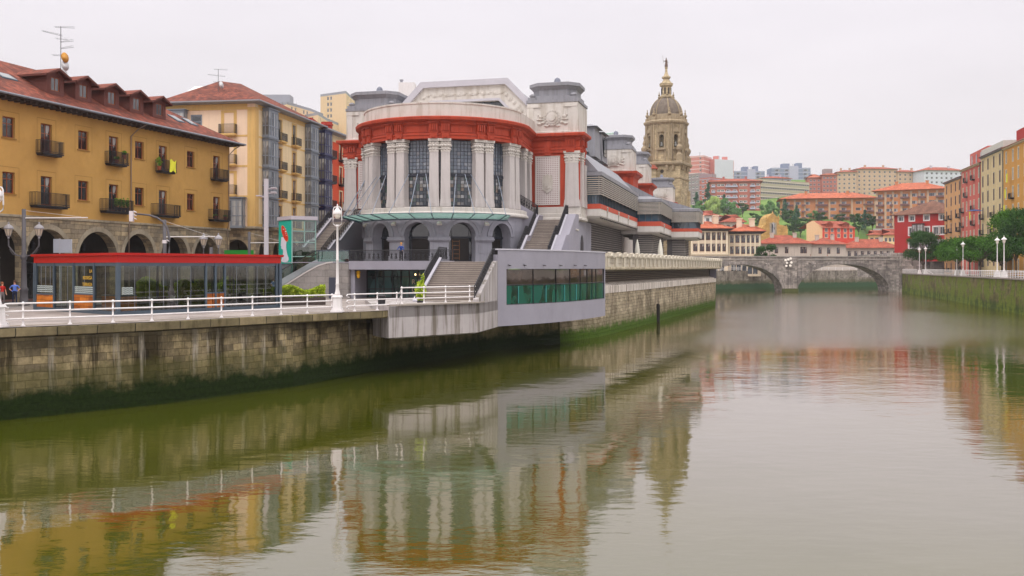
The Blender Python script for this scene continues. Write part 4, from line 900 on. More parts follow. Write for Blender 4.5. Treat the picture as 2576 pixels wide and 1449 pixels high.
# transverse gable with tall arched window
m=MB(); m.extr([(6,57.5,21.8),(6,58.3,25.2),(6,60,27.),(6,63,27.),(6,64.7,25.2),(6,65.5,21.8)],(5.6,0,0)); m.build('cross_gable',cstone,mk)
m=MB(); m.extr([(11.61,58.8,18.),(11.61,58.8,24.4),(11.61,60.3,26.2),(11.61,62.8,26.2),(11.61,64.2,24.4),(11.61,64.2,18.)],(.08,0,0)); m.build('cross_gable_window',M['wplain'],mk)
# ground floor of the drum with arches (grey)
sa=[-60.5,-30,0,30.5,61]
RG=RD-.12
def gp_(s,d,z): a=s/RG; r=RG-d; return (r*math.sin(a),-r*math.cos(a),z)
gh=[(RG*R_(a)-1.3,RG*R_(a)+1.3,7.8,10.25,1.3) for a in sa]
m=MB(); wall(m,gp_,RG*math.pi/2,7.78,12.25,gh,1.25,step=.5,s0=-RG*math.pi/2); m.build('arcade_wall',gren,mk)
for h in gh:
    m=MB(); c0=(h[0]+h[1])/2
    for (r0,r1,o) in ((1.3,1.62,.07),(1.62,1.85,.13)):
        for k in range(18):
            q=[]
            for kk in (k,k+1):
                t_=math.pi*kk/18
                for rr in (r0,r1): q.append((c0-rr*math.cos(t_),10.25+rr*math.sin(t_)))
            A_=[gp_(s,-o,z) for s,z in (q[0],q[1],q[3],q[2])]; B_=[gp_(s,.02,z) for s,z in (q[0],q[1],q[3],q[2])]; m.add(A_+B_,[(0,1,2,3),(0,1,5,4),(2,3,7,6),(1,2,6,5),(3,0,4,7)])
    m.build('archivolt',gren,mk)
def ring_box(m,s0,s1,o,z0,z1,n=6):
    q=[s0+(s1-s0)*i/n for i in range(n+1)]
    for a,b in zip(q,q[1:]):
        A_=[gp_(a,-o,z0),gp_(b,-o,z0),gp_(b,-o,z1),gp_(a,-o,z1)]; B_=[gp_(a,.02,z0),gp_(b,.02,z0),gp_(b,.02,z1),gp_(a,.02,z1)]; m.add(A_+B_,[(0,1,2,3),(0,1,5,4),(2,3,7,6),(1,2,6,5),(3,0,4,7)])
for i in range(len(gh)-1):
    a,b=gh[i][1],gh[i+1][0]; m=MB(); ring_box(m,a-.06,b+.06,.1,7.8,8.35); ring_box(m,a-.1,b+.1,.14,9.75,9.86); ring_box(m,a-.16,b+.16,.22,9.861,10.02); ring_box(m,a-.12,b+.12,.16,10.021,10.2); ring_box(m,a+.3,b-.3,.035,8.6,9.5)
    for z in (10.55,10.85,11.15): ring_box(m,a+.62+(z-10.55)*.3,b-.62-(z-10.55)*.3,.05,z,z+.2,4)
    m.build('arcade_pier',gren,mk)
# glazing in the arches
def arch_glass(w,h0,r,doors):
    a=MB(); a.cur=0
    for i in range(7): x=-w/2+w*i/6; q=.05; a.box(x-q/2,x+q/2,-.06,0,0,h0+(math.sqrt(max(0,r*r-x*x)) if abs(x)<r else 0)) if i in (0,1,5,6) else None
    a.box(-w/2,w/2,-.1,0,h0-.16,h0+.02); a.box(-w/2,w/2,-.065,-.0,0,.12)
    b=MB(); n=14; b.poly(*([(-w/2,-.02,0),(w/2,-.02,0)]+[(r*math.cos(math.pi*i/n),-.02,h0+r*math.sin(math.pi*i/n)) for i in range(n+1)]))
    d=MB(); d.box(-w/2+.45,w/2-.45,-.05,-.03,.0,h0-.18)
    return a.mesh('door_frame',steel),b.mesh('fanlight',M['wplain']),d.mesh('door',doors)
dd=paint('dark_doorway',c(34,26,24),.5,.2,2); ag=arch_glass(2.6,2.42,1.3,dd)
lite=bpy.data.materials.new('shelf_glow'); lite.use_nodes=True; lb_=lite.node_tree.nodes['Principled BSDF']; lb_.inputs['Base Color'].default_value=c(120,74,40); lb_.inputs['Emission Color'].default_value=(1,.45,.12,1); lb_.inputs['Emission Strength'].default_value=.05
for i,a in enumerate(sa):
    x,y_,r=rot_pt(RG-1.1,a); o=link('entrance',ag[0],mk,(x,y_,7.8),r); link('fanlight',ag[1],o); link('door',ag[2],o)
    if i==3:
        m=MB()
        for k in range(5): m.box(-.75,-.1,-.08,-.051,.35+k*.4,.39+k*.4)
        for xx in (-.77,-.08): m.box(xx,xx+.03,-.08,-.052,.2,2.1)
        link('lit_shelf',m.mesh('lit_shelf',lite),o)
# glass canopy with steel ribs and tie rods
can=clear_glass('green_canopy_glass',(.32,.52,.47,1),.5)
_t=can.node_tree; _o=[n for n in _t.nodes if n.type=='OUTPUT_MATERIAL'][0]; _s=_o.inputs[0].links[0].from_socket; _d=_t.nodes.new('ShaderNodeBsdfTranslucent'); _d.inputs[0].default_value=(.30,.50,.44,1); _m=_t.nodes.new('ShaderNodeMixShader'); _m.inputs[0].default_value=.5; _t.links.new(_s,_m.inputs[1]); _t.links.new(_d.outputs[0],_m.inputs[2]); _t.links.new(_m.outputs[0],_o.inputs[0])
m=MB(); a0,a1,n=-88,64,38
def cr(a):   # narrows at both ends
    f=min(1,(a-a0)/30,(a1-a)/26); return 8.7+1.95*math.sqrt(max(f,0.02))
for i in range(n):
    p=a0+(a1-a0)*i/n; q=a0+(a1-a0)*(i+1)/n
    A_=[(8.6,p,11.9),(cr(p),p,12.32),(cr(q),q,12.32),(8.6,q,11.9)]; pts=[(R*math.sin(R_(a)),-R*math.cos(R_(a)),z) for R,a,z in A_]; m.poly(*pts)
cn=m.build('glass_canopy',can,mk)
m=MB(); tube_m=MB()
ribs=[-77,-66,-55,-44,-33,-22,-11,0.5,12,23,34,45,56]
for a in ribs:
    R1=cr(a); p0=Vector((8.5*math.sin(R_(a)),-8.5*math.cos(R_(a)),11.78)); p1=Vector((R1*math.sin(R_(a)),-R1*math.cos(R_(a)),12.26)); m.tube([p0,p1],.05,4)
for k in range(n): p=a0+(a1-a0)*k/n; q=a0+(a1-a0)*(k+1)/n; m.tube([(cr(p)*math.sin(R_(p)),-cr(p)*math.cos(R_(p)),12.3),(cr(q)*math.sin(R_(q)),-cr(q)*math.cos(R_(q)),12.3)],.03,4); m.tube([(8.62*math.sin(R_(p)),-8.62*math.cos(R_(p)),11.82),(8.62*math.sin(R_(q)),-8.62*math.cos(R_(q)),11.82)],.06,4)
link('rib',m.mesh('rib',M['dkmetal']),cn)
m=MB()
for a in ribs:
    nb=min((-60,-30,0,30.5,60.5),key=lambda v:abs(v-a)); ta=nb+max(-6,min(6,(a-nb)*.55)); R1=cr(a)-.15; m.tube([(R1*math.sin(R_(a)),-R1*math.cos(R_(a)),12.3),((RD-.3)*math.sin(R_(ta)),-(RD-.3)*math.cos(R_(ta)),16.15)],.035,5)
link('tie_rod',m.mesh('tie_rod',paint('rod_blue_grey',c(138,146,160),.4,.05,1,metal=.2)),cn)
# flood lights over the arches
fl_=MB(); fl_.box(-.06,.06,-.35,0,.25,.33); fl_.extr([(-.24,-.5,.1),(.24,-.5,.1),(.18,-.3,.3),(-.18,-.3,.3)],(0,.12,-.16)); flm=fl_.mesh('flood_light',cstone)
for a in (-45,-15,15.5,46): x,y_,r=rot_pt(RG+.1,a); link('flood_light',flm,mk,(x,y_,11.3),r)
# lower walls under the pavilions
m=MB(); m.box(7.4,LXR-.2,PL+.25,14,7.75,12.25); m.build('grey_base_wall',gren,mk); m=MB(); m.box(LXL+.2,-7.4,PL+.25,14,4.4,12.25); m.build('grey_base_wall',gren,mk)
m=MB(); m.sweep([(LXR-.2,9.),(LXR-.2,PL+.25)][::-1],[(0,7.8),(.1,7.8),(.1,8.4),(0,8.45)]); m.build('base_moulding',gren,mk)
m=MB(); m.extr([(LXR-.19,7.2,7.8),(LXR-.19,8.9,7.8),(LXR-.19,8.9,9.9),(LXR-.19,8.6,10.5),(LXR-.19,8.05,10.75),(LXR-.19,7.5,10.5),(LXR-.19,7.2,9.9)],(.03,0,0)); m.build('side_doorway',steel,mk)
# ---- river wing: three stepped volumes with louvres
lou=paint('louvre_aluminium',c(176,168,160),.5,.08,1.5,.1,.1); loud=paint('louvre_dark',c(150,142,136),.5,.1,1.5)
bgl=glass_dark('blue_glass',(.03,.07,.11,1),.08)
wwh=paint('wing_white_concrete',c(206,200,196),.8,.06,.5,.35,.2,stain=(.75,.72,.66,1)); redb=paint('wing_red_band',c(190,80,58),.7,.08,.6,.1)
def volume(y0,y1,x0,x1,zt,zh,zr,zw,zb,front_x0,lx,end=False,slope=False):
    v=MB(); v.box(11.5,x1-.35,y0+.35,y1-.02,zr,zt-.3); o=v.build('wing_glazing',bgl,mk)
    m=MB(); n=int((y1-y0)/1.25)
    for i in range(n+1): y=y0+.4+(y1-y0-.5)*i/n; m.box(x1-.34,x1-.22,y-.1,y+.1,zr,zh+.4)
    for i in range(4): x=front_x0+.2+(x1-front_x0-.6)*i/3; m.box(x-.05,x+.05,y0+.24,y0+.34,zr,zh+.4)
    link('mullion',m.mesh('mullion',M['dkmetal']),o)
    pth=[(front_x0,y0),(x1,y0),(x1,y1)]
    k=9; sp=(zt-zh-.5)/k; lv=MB()
    for i in range(k): z=zh+i*sp; lv.sweep(pth,[(.0,z+.13),(.16,z+.11),(.16,z),(.0,z+.02)])
    for (a,b) in [(p[0],p[1]) for p in ((front_x0+.1,y0+.15),(x1-.2,y0+.2))]+[(x1-.15,y0+3+3.2*j) for j in range(int((y1-y0-3)/3.2)+1)]: lv.box(a-.05,a+.05,b-.05,b+.05,zh,zt-.4)
    lv.build('louvres',lou,mk)
    m=MB(); m.sweep(pth,[(-3.5,zt+(.9 if slope else .3)),(-.1,zt),(.2,zt-.05),(.2,zt-.48),(-.14,zt-.5)]); m.box(front_x0-1,x1-.5,y0+.6,y1,zt-.5,zt-.02); m.build('wing_roof',lead,mk)
    m=MB(); m.sweep(pth,[(-.4,zr),(.03,zr),(.03,zw+.003),(-.4,zw+.003)]); m.build('red_band',redb,mk)
    m=MB(); m.sweep(pth,[(-.5,zw),(.0,zw),(.0,zb+.35),(-.25,zb+.1),(-.8,zb),(-3.4,zb-.05),(-3.4,zw)]); m.box(11.2,x1-.45,y0+.45,y1,zb+.05,zw-.01); w_=m.build('white_parapet',wwh,mk)
    m=MB(); n=int((y1-y0)/1.4)
    for i in range(n): y=y0+.5+1.4*i; m.box(x1-.16,x1-.04,y,y+.75,zb+.09,zb+.2)
    if n: link('soffit_slot',m.mesh('soffit_slot',M['iron']),w_)
    if not end:
        m=MB()
        for i in range(3): y=y0+4.5+i*9.5; 
        for i in range(int((y1-y0)/9)): y=y0+4.5+9*i; m.lathe([(0,zw-1.0),(.06,zw-.7),(.09,zw-.3),(.16,zw-.1),(.13,zw+.1),(.2,zw+.3),(.1,zw+.42),(0,zw+.45)],6,x1+.02,y)
        link('drip_ornament',m.mesh('drip_ornament',lou),w_)
    # lower storey set back behind dark louvres
    m=MB(); m.box(lx-3,lx-.25,y0+1.3,y1+1.,7.78,zb+.02); m.build('lower_storey',paint('lower_wall',c(110,106,108),.8,.1,.6),mk)
    m=MB(); m.box(lx-.24,lx-.2,y0+2,y1+.5,7.9,9.0); m.build('lower_glazing',bgl,mk)
    lv=MB(); pth=[(front_x0 if front_x0>lx-3 else lx-2.6,y0+1.2),(lx,y0+1.2),(lx,y1+1.)]
    if front_x0>=lx: pth=pth[1:]
    z=zb-.35
    while z>9.1: lv.sweep(pth,[(-.1,z+.11),(.08,z+.03),(.08,z),(-.1,z+.07)]); z-=.27
    lv.build('lower_louvres',lou if y0>30 else loud,mk)
volume(9.5,42,13,14.7,17.75,15.2,14.2,13.67,12.55,13.0,12.6,slope=True)
volume(42,59,12,18.0,17.0,14.8,13.75,13.1,11.95,14.72,16.9,slope=True)
volume(59,68.5,14,22.2,16.55,14.4,13.4,12.9,11.7,18.02,20.2,True)
m=MB(); m.extr([(12,44,17.05),(17.5,44,17.05),(12,44,20.)],(0,14.5,0)); m.extr([(12,60,16.6),(21.5,60,16.6),(12,60,19.6)],(0,8,0)); m.extr([(12.,9.6,17.8),(14.4,9.6,17.8),(12.,9.6,20.4)],(0,32,0)); m.build('wing_roof_slope',lead,mk)
# ---- terrace podium in front (z 7.77)
trm=thing('terrace','grey terrace deck in front of the round facade with a recessed glazed cafe below','terrace',(MC0.x,MC0.y,0),MA)
pavd=blocks('terrace_paving',c(150,140,136),c(138,128,124),c(104,98,94),.6,.6,.01,.1,0,.004)
m=MB(); m.box(-5.0,5.05,-12.6,-12.2,7.08,7.86); m.box(-11.5,-5.0,-12.6,-12.25,7.7,7.77); m.build('front_beam',greyp,trm)
m=MB(); m.poly(*[(x,y_,7.775) for x,y_ in ((-5.05,-12.2),(5.0,-12.2),(5.0,-10),(9,-9),(13,-5),(14.3,4),(14.6,7.),(17.,19),(23.6,92),(-13.9,92),(-13.9,-9),(-9,-9.5))]); m.poly(*[(x,y_,7.1) for x,y_ in ((-5.05,-12.4),(5.0,-12.4),(5.0,-8),(-5.05,-8))]); m.build('deck',pavd,trm)
m=MB(); m.box(-5.0,-4.6,-12.15,-9.4,4.4,7.09); m.build('side_pier',greyp,trm)
m=MB(); m.poly((-4.6,-9.35,4.4),(5,-9.35,4.4),(5,-9.35,7.1),(-4.6,-9.35,7.1)); m.build('shopfront_glass',glass_dark('teal_shop_glass',(.02,.05,.05,1),.1,curtain=(.05,.12,.12,1)),trm)
m=MB()
for i in range(12): x=-4.55+i*.85; m.box(x-.04,x+.04,-9.45,-9.36,4.4,7.1)
for z in (4.4,5.2,6.35,6.95): m.box(-4.6,5,-9.43,-9.361,z,z+.09)
m.build('shopfront_frame',M['iron'],trm)
def text(s,size,mt,parent,loc,rot,ext=.01,al='LEFT',name='lettering'):
    cu=bpy.data.curves.new('t','FONT'); cu.body=s; cu.size=size; cu.extrude=ext; cu.align_x=al; cu.space_line=1.0
    ob=bpy.data.objects.new('t',cu); COL.objects.link(ob); dg=bpy.context.evaluated_depsgraph_get(); me=bpy.data.meshes.new_from_object(ob.evaluated_get(dg)); me.name=name
    bpy.data.objects.remove(ob); me.materials.clear(); me.materials.append(mt); return link(name,me,parent,loc,rot=rot)
ltr=paint('pale_letters',c(214,198,176),.6,.03,2)
lxr=lambda px,ly:[l/50. for l in range(-300,600) if abs(CX+F*ml(l/50.,ly).x/ml(l/50.,ly).y-px)<.6][0]
for i,chh in enumerate('RIB'): text(chh,.62,ltr,trm,(lxr(1041+i*15.5,-9.5)-.2,-9.5,5.72),(R_(90),0,0))
text('O',.62,ltr,trm,(lxr(1041,-9.5)-.2,-9.5,4.98),(R_(90),0,0))
bulb=bpy.data.materials.new('bulb_glow'); bulb.use_nodes=True; bb=bulb.node_tree.nodes['Principled BSDF']; bb.inputs['Emission Color'].default_value=(1,.62,.3,1); bb.inputs['Emission Strength'].default_value=4
for px in (1045,1067):
    m=MB(); m.lathe([(0,-.12),(.07,-.06),(.08,0),(.04,.08),(0,.1)],8); m.build('bulb',bulb,trm,(lxr(px,-9.9),-9.9,6.62))
m=MB(); m.lathe([(0,0),(.1,.05),(.18,.25),(.14,.45),(.2,.5),(.16,.7),(0,.75)],10); o=m.build('yellow_lantern',paint('yellow_plastic',c(214,160,20),.5,.05,2),trm,(-4.3,-12.0,6.25))
# stone block left of the terrace with door
sb=thing('stone_ramp_wall','grey stone wall with sloping top beside the escalator, with a dark metal door','wall',(ml(0,0).x,ml(0,0).y,0),MA)
ga=blocks('grey_ashlar',c(158,150,146),c(144,138,136),c(112,106,104),1.1,.52,.012,.14,.35)
prof=[(-12.6,4.4),(-12.6,4.9),(-11.3,5.6),(-9.3,6.75),(-8.1,7.35),(-7.2,7.62),(-6.6,7.68),(-5.02,7.68),(-5.02,4.4)]
m=MB(); m.extr([(x,-12.62,z) for x,z in prof],(0,.5,0)); m.box(-5.45,-5.03,-12.1,-9,4.4,7.68); m.build('wall',ga,sb)
m=MB(); top=prof[1:7]; 
for a,b in zip(top,top[1:]): m.extr([(a[0],-12.66,a[1]+.005),(b[0],-12.66,b[1]+.005),(b[0],-12.66,b[1]+.14),(a[0],-12.66,a[1]+.14)],(0,.6,0))
m.build('coping',paint('pale_coping',c(200,192,190),.7,.06,1),sb)
m=MB(); m.box(-6.95,-6.1,-12.67,-12.63,4.42,6.35); m.build('door',M['dkmetal'] if 0 else paint('dark_door',c(66,68,82),.6,.08,1),sb)
# ---------------------------------------------------------------- iron railings with scrolls
def iron_rail(label,pts,h=.98,name='iron_railing',step=.115,group=None):
    o0=Vector(pts[0]); t=thing(name,label,'iron railing',o0,0,group); L=[Vector(p)-o0 for p in pts]; m=MB(); b=MB()
    for hh in (h,): m.tube([p+Vector((0,0,hh)) for p in L],.035,5)
    m.build('handrail',M['iron'],t)
    b.tube([p+Vector((0,0,.08)) for p in L],.02,4); b.tube([p+Vector((0,0,h-.16)) for p in L],.016,4)
    for a,c_ in zip(L,L[1:]):
        d=c_-a; n=max(1,int(Vector((d.x,d.y)).length/step)); u=Vector((d.x,d.y,0)).normalized()
        for i in range(n+1):
            p=a+d*(i/n); b.box(p.x-.012,p.x+.012,p.y-.012,p.y+.012,p.z,p.z+h-.02)
        k=max(1,int(Vector((d.x,d.y)).length/.42))
        for i in range(k):
            p=a+d*((i+.5)/k)
            for (zz,r) in ((.3,.13),(.62,.1)):
                q=[p+u*(r*math.cos(j*.785))+Vector((0,0,zz+r*math.sin(j*.785))) for j in range(9)]; b.tube(q,.022,3,close=False)
            b.add([p-u*.07+Vector((0,0,.22)),p+u*.07+Vector((0,0,.22)),p+u*.05+Vector((0,0,.66)),p-u*.05+Vector((0,0,.66))],[(0,1,2,3)])
    b.build('balusters',M['iron'],t)
    for p in (L[0],L[-1]): b=MB(); b.box(p.x-.04,p.x+.04,p.y-.04,p.y+.04,p.z,p.z+h+.06); b.build('post',M['iron'],t)
    return t
def m3(lx,ly,z): p=ml(lx,ly); return (p.x,p.y,z)
iron_rail('long black iron railing along the front of the grey terrace, behind the man in blue',[m3(-5.0,-12.45,7.86),m3(5.0,-12.45,7.86)])
stepm=blocks('stair_stone',c(176,164,156),c(166,154,146),c(120,112,106),1.3,.4,.01,.12,.25,.005)
def stairs(label,frame,x0,x1,runs,zfloor,wallmat=greyp,par=(.3,.55),sides=(1,1),name='staircase',drop=None):
    """runs: list of (y_start,z_start,y_end,z_end) in the frame's local coordinates, going up"""
    o,ang=frame; t=thing(name,label,'staircase',(o[0],o[1],0),ang); m=MB()
    for (ya,za,yb,zb) in runs:
        n=max(1,round((zb-za)/.17))
        if abs(zb-za)<.01: m.box(x0,x1,ya,yb,zfloor,za); continue
        for i in range(n): y=ya+(yb-ya)*i/n; m.box(x0,x1,y,yb if i==n-1 else y+(yb-ya)/n*1.0,zfloor,za+(zb-za)*(i+1)/n); m.box(x0,x1,y-.03,y-.001,za+(zb-za)*(i+1)/n-.05,za+(zb-za)*(i+1)/n)
    m.build('steps',stepm,t)
    m=MB()
    for (ya,za,yb,zb) in runs:
        n=max(1,round((zb-za)/.17))
        if abs(zb-za)<.01: continue
        for i in range(n): y=ya+(yb-ya)*i/n; z=za+(zb-za)*(i+1)/n; m.box(x0+.01,x1-.01,y-.045,y-.031,z-.17,z-.045)
    m.build('risers',paint('riser_shade',c(120,110,104),.9,.2,1),t)  # riser shade put into the colour: strips darker than the treads, for contrast
    for k,sd in enumerate(sides):
        if not sd: continue
        xa=x0-par[0] if k==0 else x1; m=MB(); tp=[]
        for (ya,za,yb,zb) in runs: tp+=[(ya,za+par[1]),(yb,zb+par[1])]
        poly=[(tp[0][0],zfloor)]+tp+[(tp[-1][0],zfloor)]
        m.extr([(xa,y,z) for y,z in poly],(par[0],0,0)); m.build('parapet',wallmat,t)
        q=MB()
        for (a,b) in zip(tp,tp[1:]):
            if abs(a[0]-b[0])<.01: continue
            q.extr([(xa-.05,a[0],a[1]+.003),(xa-.05,b[0],b[1]+.003),(xa-.05,b[0],b[1]+.09),(xa-.05,a[0],a[1]+.09)],(par[0]+.1,0,0))
        q.build('parapet_cap',paint('pale_lavender_cap',c(196,192,202),.8,.06,1),t)
    return t
def loc3(fr,x,y,z): o,a=fr; return (o[0]+x*math.cos(a)-y*math.sin(a),o[1]+x*math.sin(a)+y*math.cos(a),z)
# front stairs: from the apron up to the terrace
fa=math.atan2(-1.37,12.); fr=((-5.45,72.2),fa)
stairs('wide front stone stairs rising from the white railing to the grey terrace',fr,-1.75,2.5,[(0,4.45,9.6,7.77)],4.3,greyp,(.32,.28),(1,0))
iron_rail('sloping black iron railing on the left side of the front stone stairs',[loc3(fr,-1.92,0.2,4.75),loc3(fr,-1.92,9.6,8.05),loc3(fr,-1.6,11.4,8.0)])
pr=thing('stair_wall','tall triangular weathered concrete wall right of the front stone stairs','wall',(-2.46,69.6,0))
m=MB(); A_=Vector((-2.46,69.6)); B_=Vector((-1.16,75.95)); C_=Vector((-.3,80.5)); d1=(B_-A_)
def pz(q,z): return (q.x+2.46,q.y-69.6,z)
n_=Vector((-d1.y,d1.x)).normalized()*.4
m.extr([pz(A_,2.6),pz(B_,2.6),pz(B_,7.8),pz(A_+d1*.9,7.72),pz(A_,4.95)],(n_.x,n_.y,0)); m.build('wall',conc,pr)
m=MB(); m.extr([pz(B_+Vector((0,.02)),2.6),pz(C_,2.6),pz(C_,8.3),pz(B_+Vector((0,.02)),8.3)],(n_.x,n_.y,0)); m.build('rear_wall',greyp,pr)
iron_rail('sloping black iron railing on the right side of the front stone stairs',[(A_.x-.28,A_.y+.3,4.95),(A_.x+d1.x*.9-.28,A_.y+d1.y*.9,7.75),(B_.x-.25,B_.y+1.2,7.8)])
# ---------------------------------------------------------------- curved grey riverside cafe
cf=thing('riverside_cafe','curved lavender-grey cafe pod overhanging the river with a band of tinted windows','cafe',(-1.14,76,0))
def qb(t_):  # quadratic curve of its river face
    a,b,cc=Vector((0,0)),Vector((6.3,5.6)),Vector((10.2,16.7)); return a*(1-t_)**2+b*2*t_*(1-t_)+cc*t_*t_
N=24; cv=[tuple(qb(i/N)) for i in range(N+1)]
seg=[0]
for a,b in zip(cv,cv[1:]): seg.append(seg[-1]+(Vector(b)-Vector(a)).length)
LC=seg[-1]
def cpt(s,d,z):
    s=max(0,min(LC,s)); i=max(0,min(N-1,next((k for k in range(N) if seg[k+1]>=s-1e-9),N-1))); f=(s-seg[i])/(seg[i+1]-seg[i]); a,b=Vector(cv[i]),Vector(cv[i+1]); p=a+(b-a)*f
    tA=(Vector(cv[min(i+1,N)])-Vector(cv[i])).normalized(); tB=(Vector(cv[min(i+2,N)])-Vector(cv[min(i+1,N-1)])).normalized(); tt=(tA*(1-f)+tB*f).normalized(); n=Vector((-tt.y,tt.x)); q=p+n*d; return (q.x,q.y,z)
zt0,zb0=8.68,2.58; w0,w1=4.25,7.15
def sdrop(m,s0,s1,z0f,z1f,o=0,th=None,k=24):
    for i in range(k):
        a=s0+(s1-s0)*i/k; b=s0+(s1-s0)*(i+1)/k; m.poly(cpt(a,o,z0f),cpt(b,o,z0f),cpt(b,o,z1f),cpt(a,o,z1f))
m=MB(); wall(m,cpt,LC,zb0,zt0,[(.95,LC-.25,w0,w1)],.3,step=.6)

m.poly(*[(p[0],p[1],zt0-.25) for p in cv]+[(2.,24,zt0-.25),(.7,10,zt0-.25)]); m.poly(*[(p[0],p[1],zb0) for p in cv]+[(2.,24,zb0),(.7,10,zb0)])
m.poly((10.2,16.7,zb0),(2,24,zb0),(2,24,zt0),(10.2,16.7,zt0)); m.poly((0,0,zb0),(.7,10,zb0),(.7,10,zt0),(0,0,zt0)); m.build('wall',greyp,cf)
m=MB(); ln=[cpt(LC*i/20,0,0)[:2] for i in range(21)]; m.sweep(ln,[(-.3,zt0+.001),(.06,zt0+.001),(.06,zt0+.1),(-.3,zt0+.1)]); m.build('coping',paint('pale_lavender_cap',c(196,192,202),.8,.06,1),cf)
tg=glass_dark('brown_tinted_glass',(.05,.035,.03,1),.04); gg=glass_dark('emerald_glass',(.008,.05,.035,1),.06,curtain=(.012,.10,.075,1),scale=1.)
ws=[.95,4.3,7.7,10.3,12.5,14.2,15.6,16.8,LC-.25]; ws=[x for x in ws if x<LC-.2]+[LC-.25]
for a,b in zip(ws,ws[1:]):
    m=MB(); zm=5.85
    kk=max(2,int((b-a)/.6)); sdrop(m,a+.03,b-.03,zm+.05,w1-.03,.12,k=kk); wn=m.build('window',tg,cf)
    m=MB(); sdrop(m,a+.03,b-.03,w0+.03,zm-.05,.12,k=kk); link('lower_pane',m.mesh('lower_pane',gg),wn)
    m=MB()
    for s in (a,b): p=cpt(s,.09,0); q=cpt(s,.16,0); m.tube([(p[0],p[1],w0),(p[0],p[1],w1)],.035,4)
    m.tube([cpt(a+(b-a)*i/4,.1,zm) for i in range(5)],.04,4); m.tube([cpt(a+(b-a)*i/4,.1,w0+.03) for i in range(5)],.03,4); link('frame',m.mesh('frame',M['iron']),wn)
grn=leaf_mat('indoor_plant',c(60,120,70),c(110,170,100)); tq=paint('turquoise_post',c(60,140,140),.5,.05,1)
for s in (2.4,6.1,9.2,11.6): m=MB(); p=cpt(s,.06,0); m.box(p[0]-.03,p[0]+.03,p[1]-.03,p[1]+.03,w0+.1,5.75); m.build('turquoise_strip',tq,cf)
for s in (1.2,3.,5.6,8.2,10.9,13.2): m=MB(); p=cpt(s,.035,0); m.lathe([(.16,7.5),(.02,7.52)],8,p[0],p[1]); m.tube([(p[0],p[1],7.45),cpt(s,-.28,7.42)],.035,5); m.build('wall_lamp',M['greypole'],cf)
# pipes and weathering strip below
# right stairs up to the pavilion
frm=((MC0.x,MC0.y),MA)
stairs('right hand outdoor stairs climbing behind the grey cafe to the right pavilion',frm,9.15,11.85,[(-4.9,7.78,-1.4,9.9),(-1.4,9.9,-.2,9.9),(-.2,9.9,3.6,12.2),(3.6,12.2,5.6,12.2)],7.7,greyp,(.32,.5),(1,1))
iron_rail('black iron railing on the left side of the right hand stairs',[m3(8.98,-4.9,8.3),m3(8.98,-1.4,10.42),m3(8.98,-.2,10.42),m3(8.98,3.6,12.75)])
iron_rail('black iron railing on the river side of the right hand stairs',[m3(12.0,-4.9,8.3),m3(12.0,-1.4,10.42),m3(12.0,-.2,10.42),m3(12.0,3.6,12.75),m3(12.0,4.9,12.75)])
u=thing('upper_ramp','grey ramp wall rising from the right hand stairs to the round facade','ramp wall',(MC0.x,MC0.y,0),MA)
m=MB(); m.extr([(8.95,3.7,7.8),(8.95,3.7,12.7),(7.3,-.6,14.0),(7.3,-.6,7.8)],(.25,-.1,0)); m.build('wall',greyp,u)
iron_rail('short black iron railing sloping up to the right end of the round facade',[m3(9.05,3.6,12.75),m3(7.45,-.7,14.05)])
sw=thing('stair_side_wall','grey side wall of the right hand stairs with a small hooded vent','wall',(MC0.x,MC0.y,0),MA)
m=MB(); m.extr([(12.2,-4.9,7.8),(12.2,-4.9,8.4),(12.2,-1.4,10.5),(12.2,-.2,10.5),(12.2,3.6,12.8),(12.2,5.2,12.8),(12.2,5.2,7.8)],(.9,0,0)); m.build('wall',greyp,sw)
m=MB(); m.box(12.35,13.0,-5.0,-4.91,8.2,8.3) ; m.box(13.101,13.2,3.4,4.8,11.1,11.25); m.build('vent_hood',cstone,sw)
# left stairs
stairs('left outdoor stairs beside the glass lift rising to the left pavilion',frm,-12.9,-10.3,[(-7.6,7.78,-4.6,9.6),(-4.6,9.6,-3.6,9.6),(-3.6,9.6,.6,12.1),(.6,12.1,5.6,12.1)],7.6,greyp,(.3,.4),(1,1))
iron_rail('black iron railing on the left side of the left outdoor stairs',[m3(-13.05,-7.6,8.2),m3(-13.05,-4.6,10.0),m3(-13.05,-3.6,10.),m3(-13.05,.6,12.5),m3(-13.05,4.6,12.5)])
iron_rail('black iron railing on the right side of the left outdoor stairs',[m3(-10.15,-7.6,8.2),m3(-10.15,-4.6,10.0),m3(-10.15,-3.6,10.),m3(-10.15,.6,12.5),m3(-10.15,3.6,12.5)])
# glass balustrade left of the terrace rail
gl=clear_glass('pale_green_glass',(.55,.78,.72,1),.3)
gb_=thing('glass_balustrade','green glass balustrade between the escalator head and the iron terrace railing','balustrade',m3(-8.2,-12.4,7.77),MA); m=MB(); m.box(0,3.1,-.01,.01,.05,1.0); m.build('pane',gl,gb_); m=MB(); m.tube([(0,0,1.02),(3.15,0,1.02)],.03,5); m.tube([(3.15,0,0),(3.15,0,1.05)],.03,5); m.tube([(1.6,0,0),(1.6,0,1.)],.015,4); m.build('handrail',M['dkmetal'],gb_)
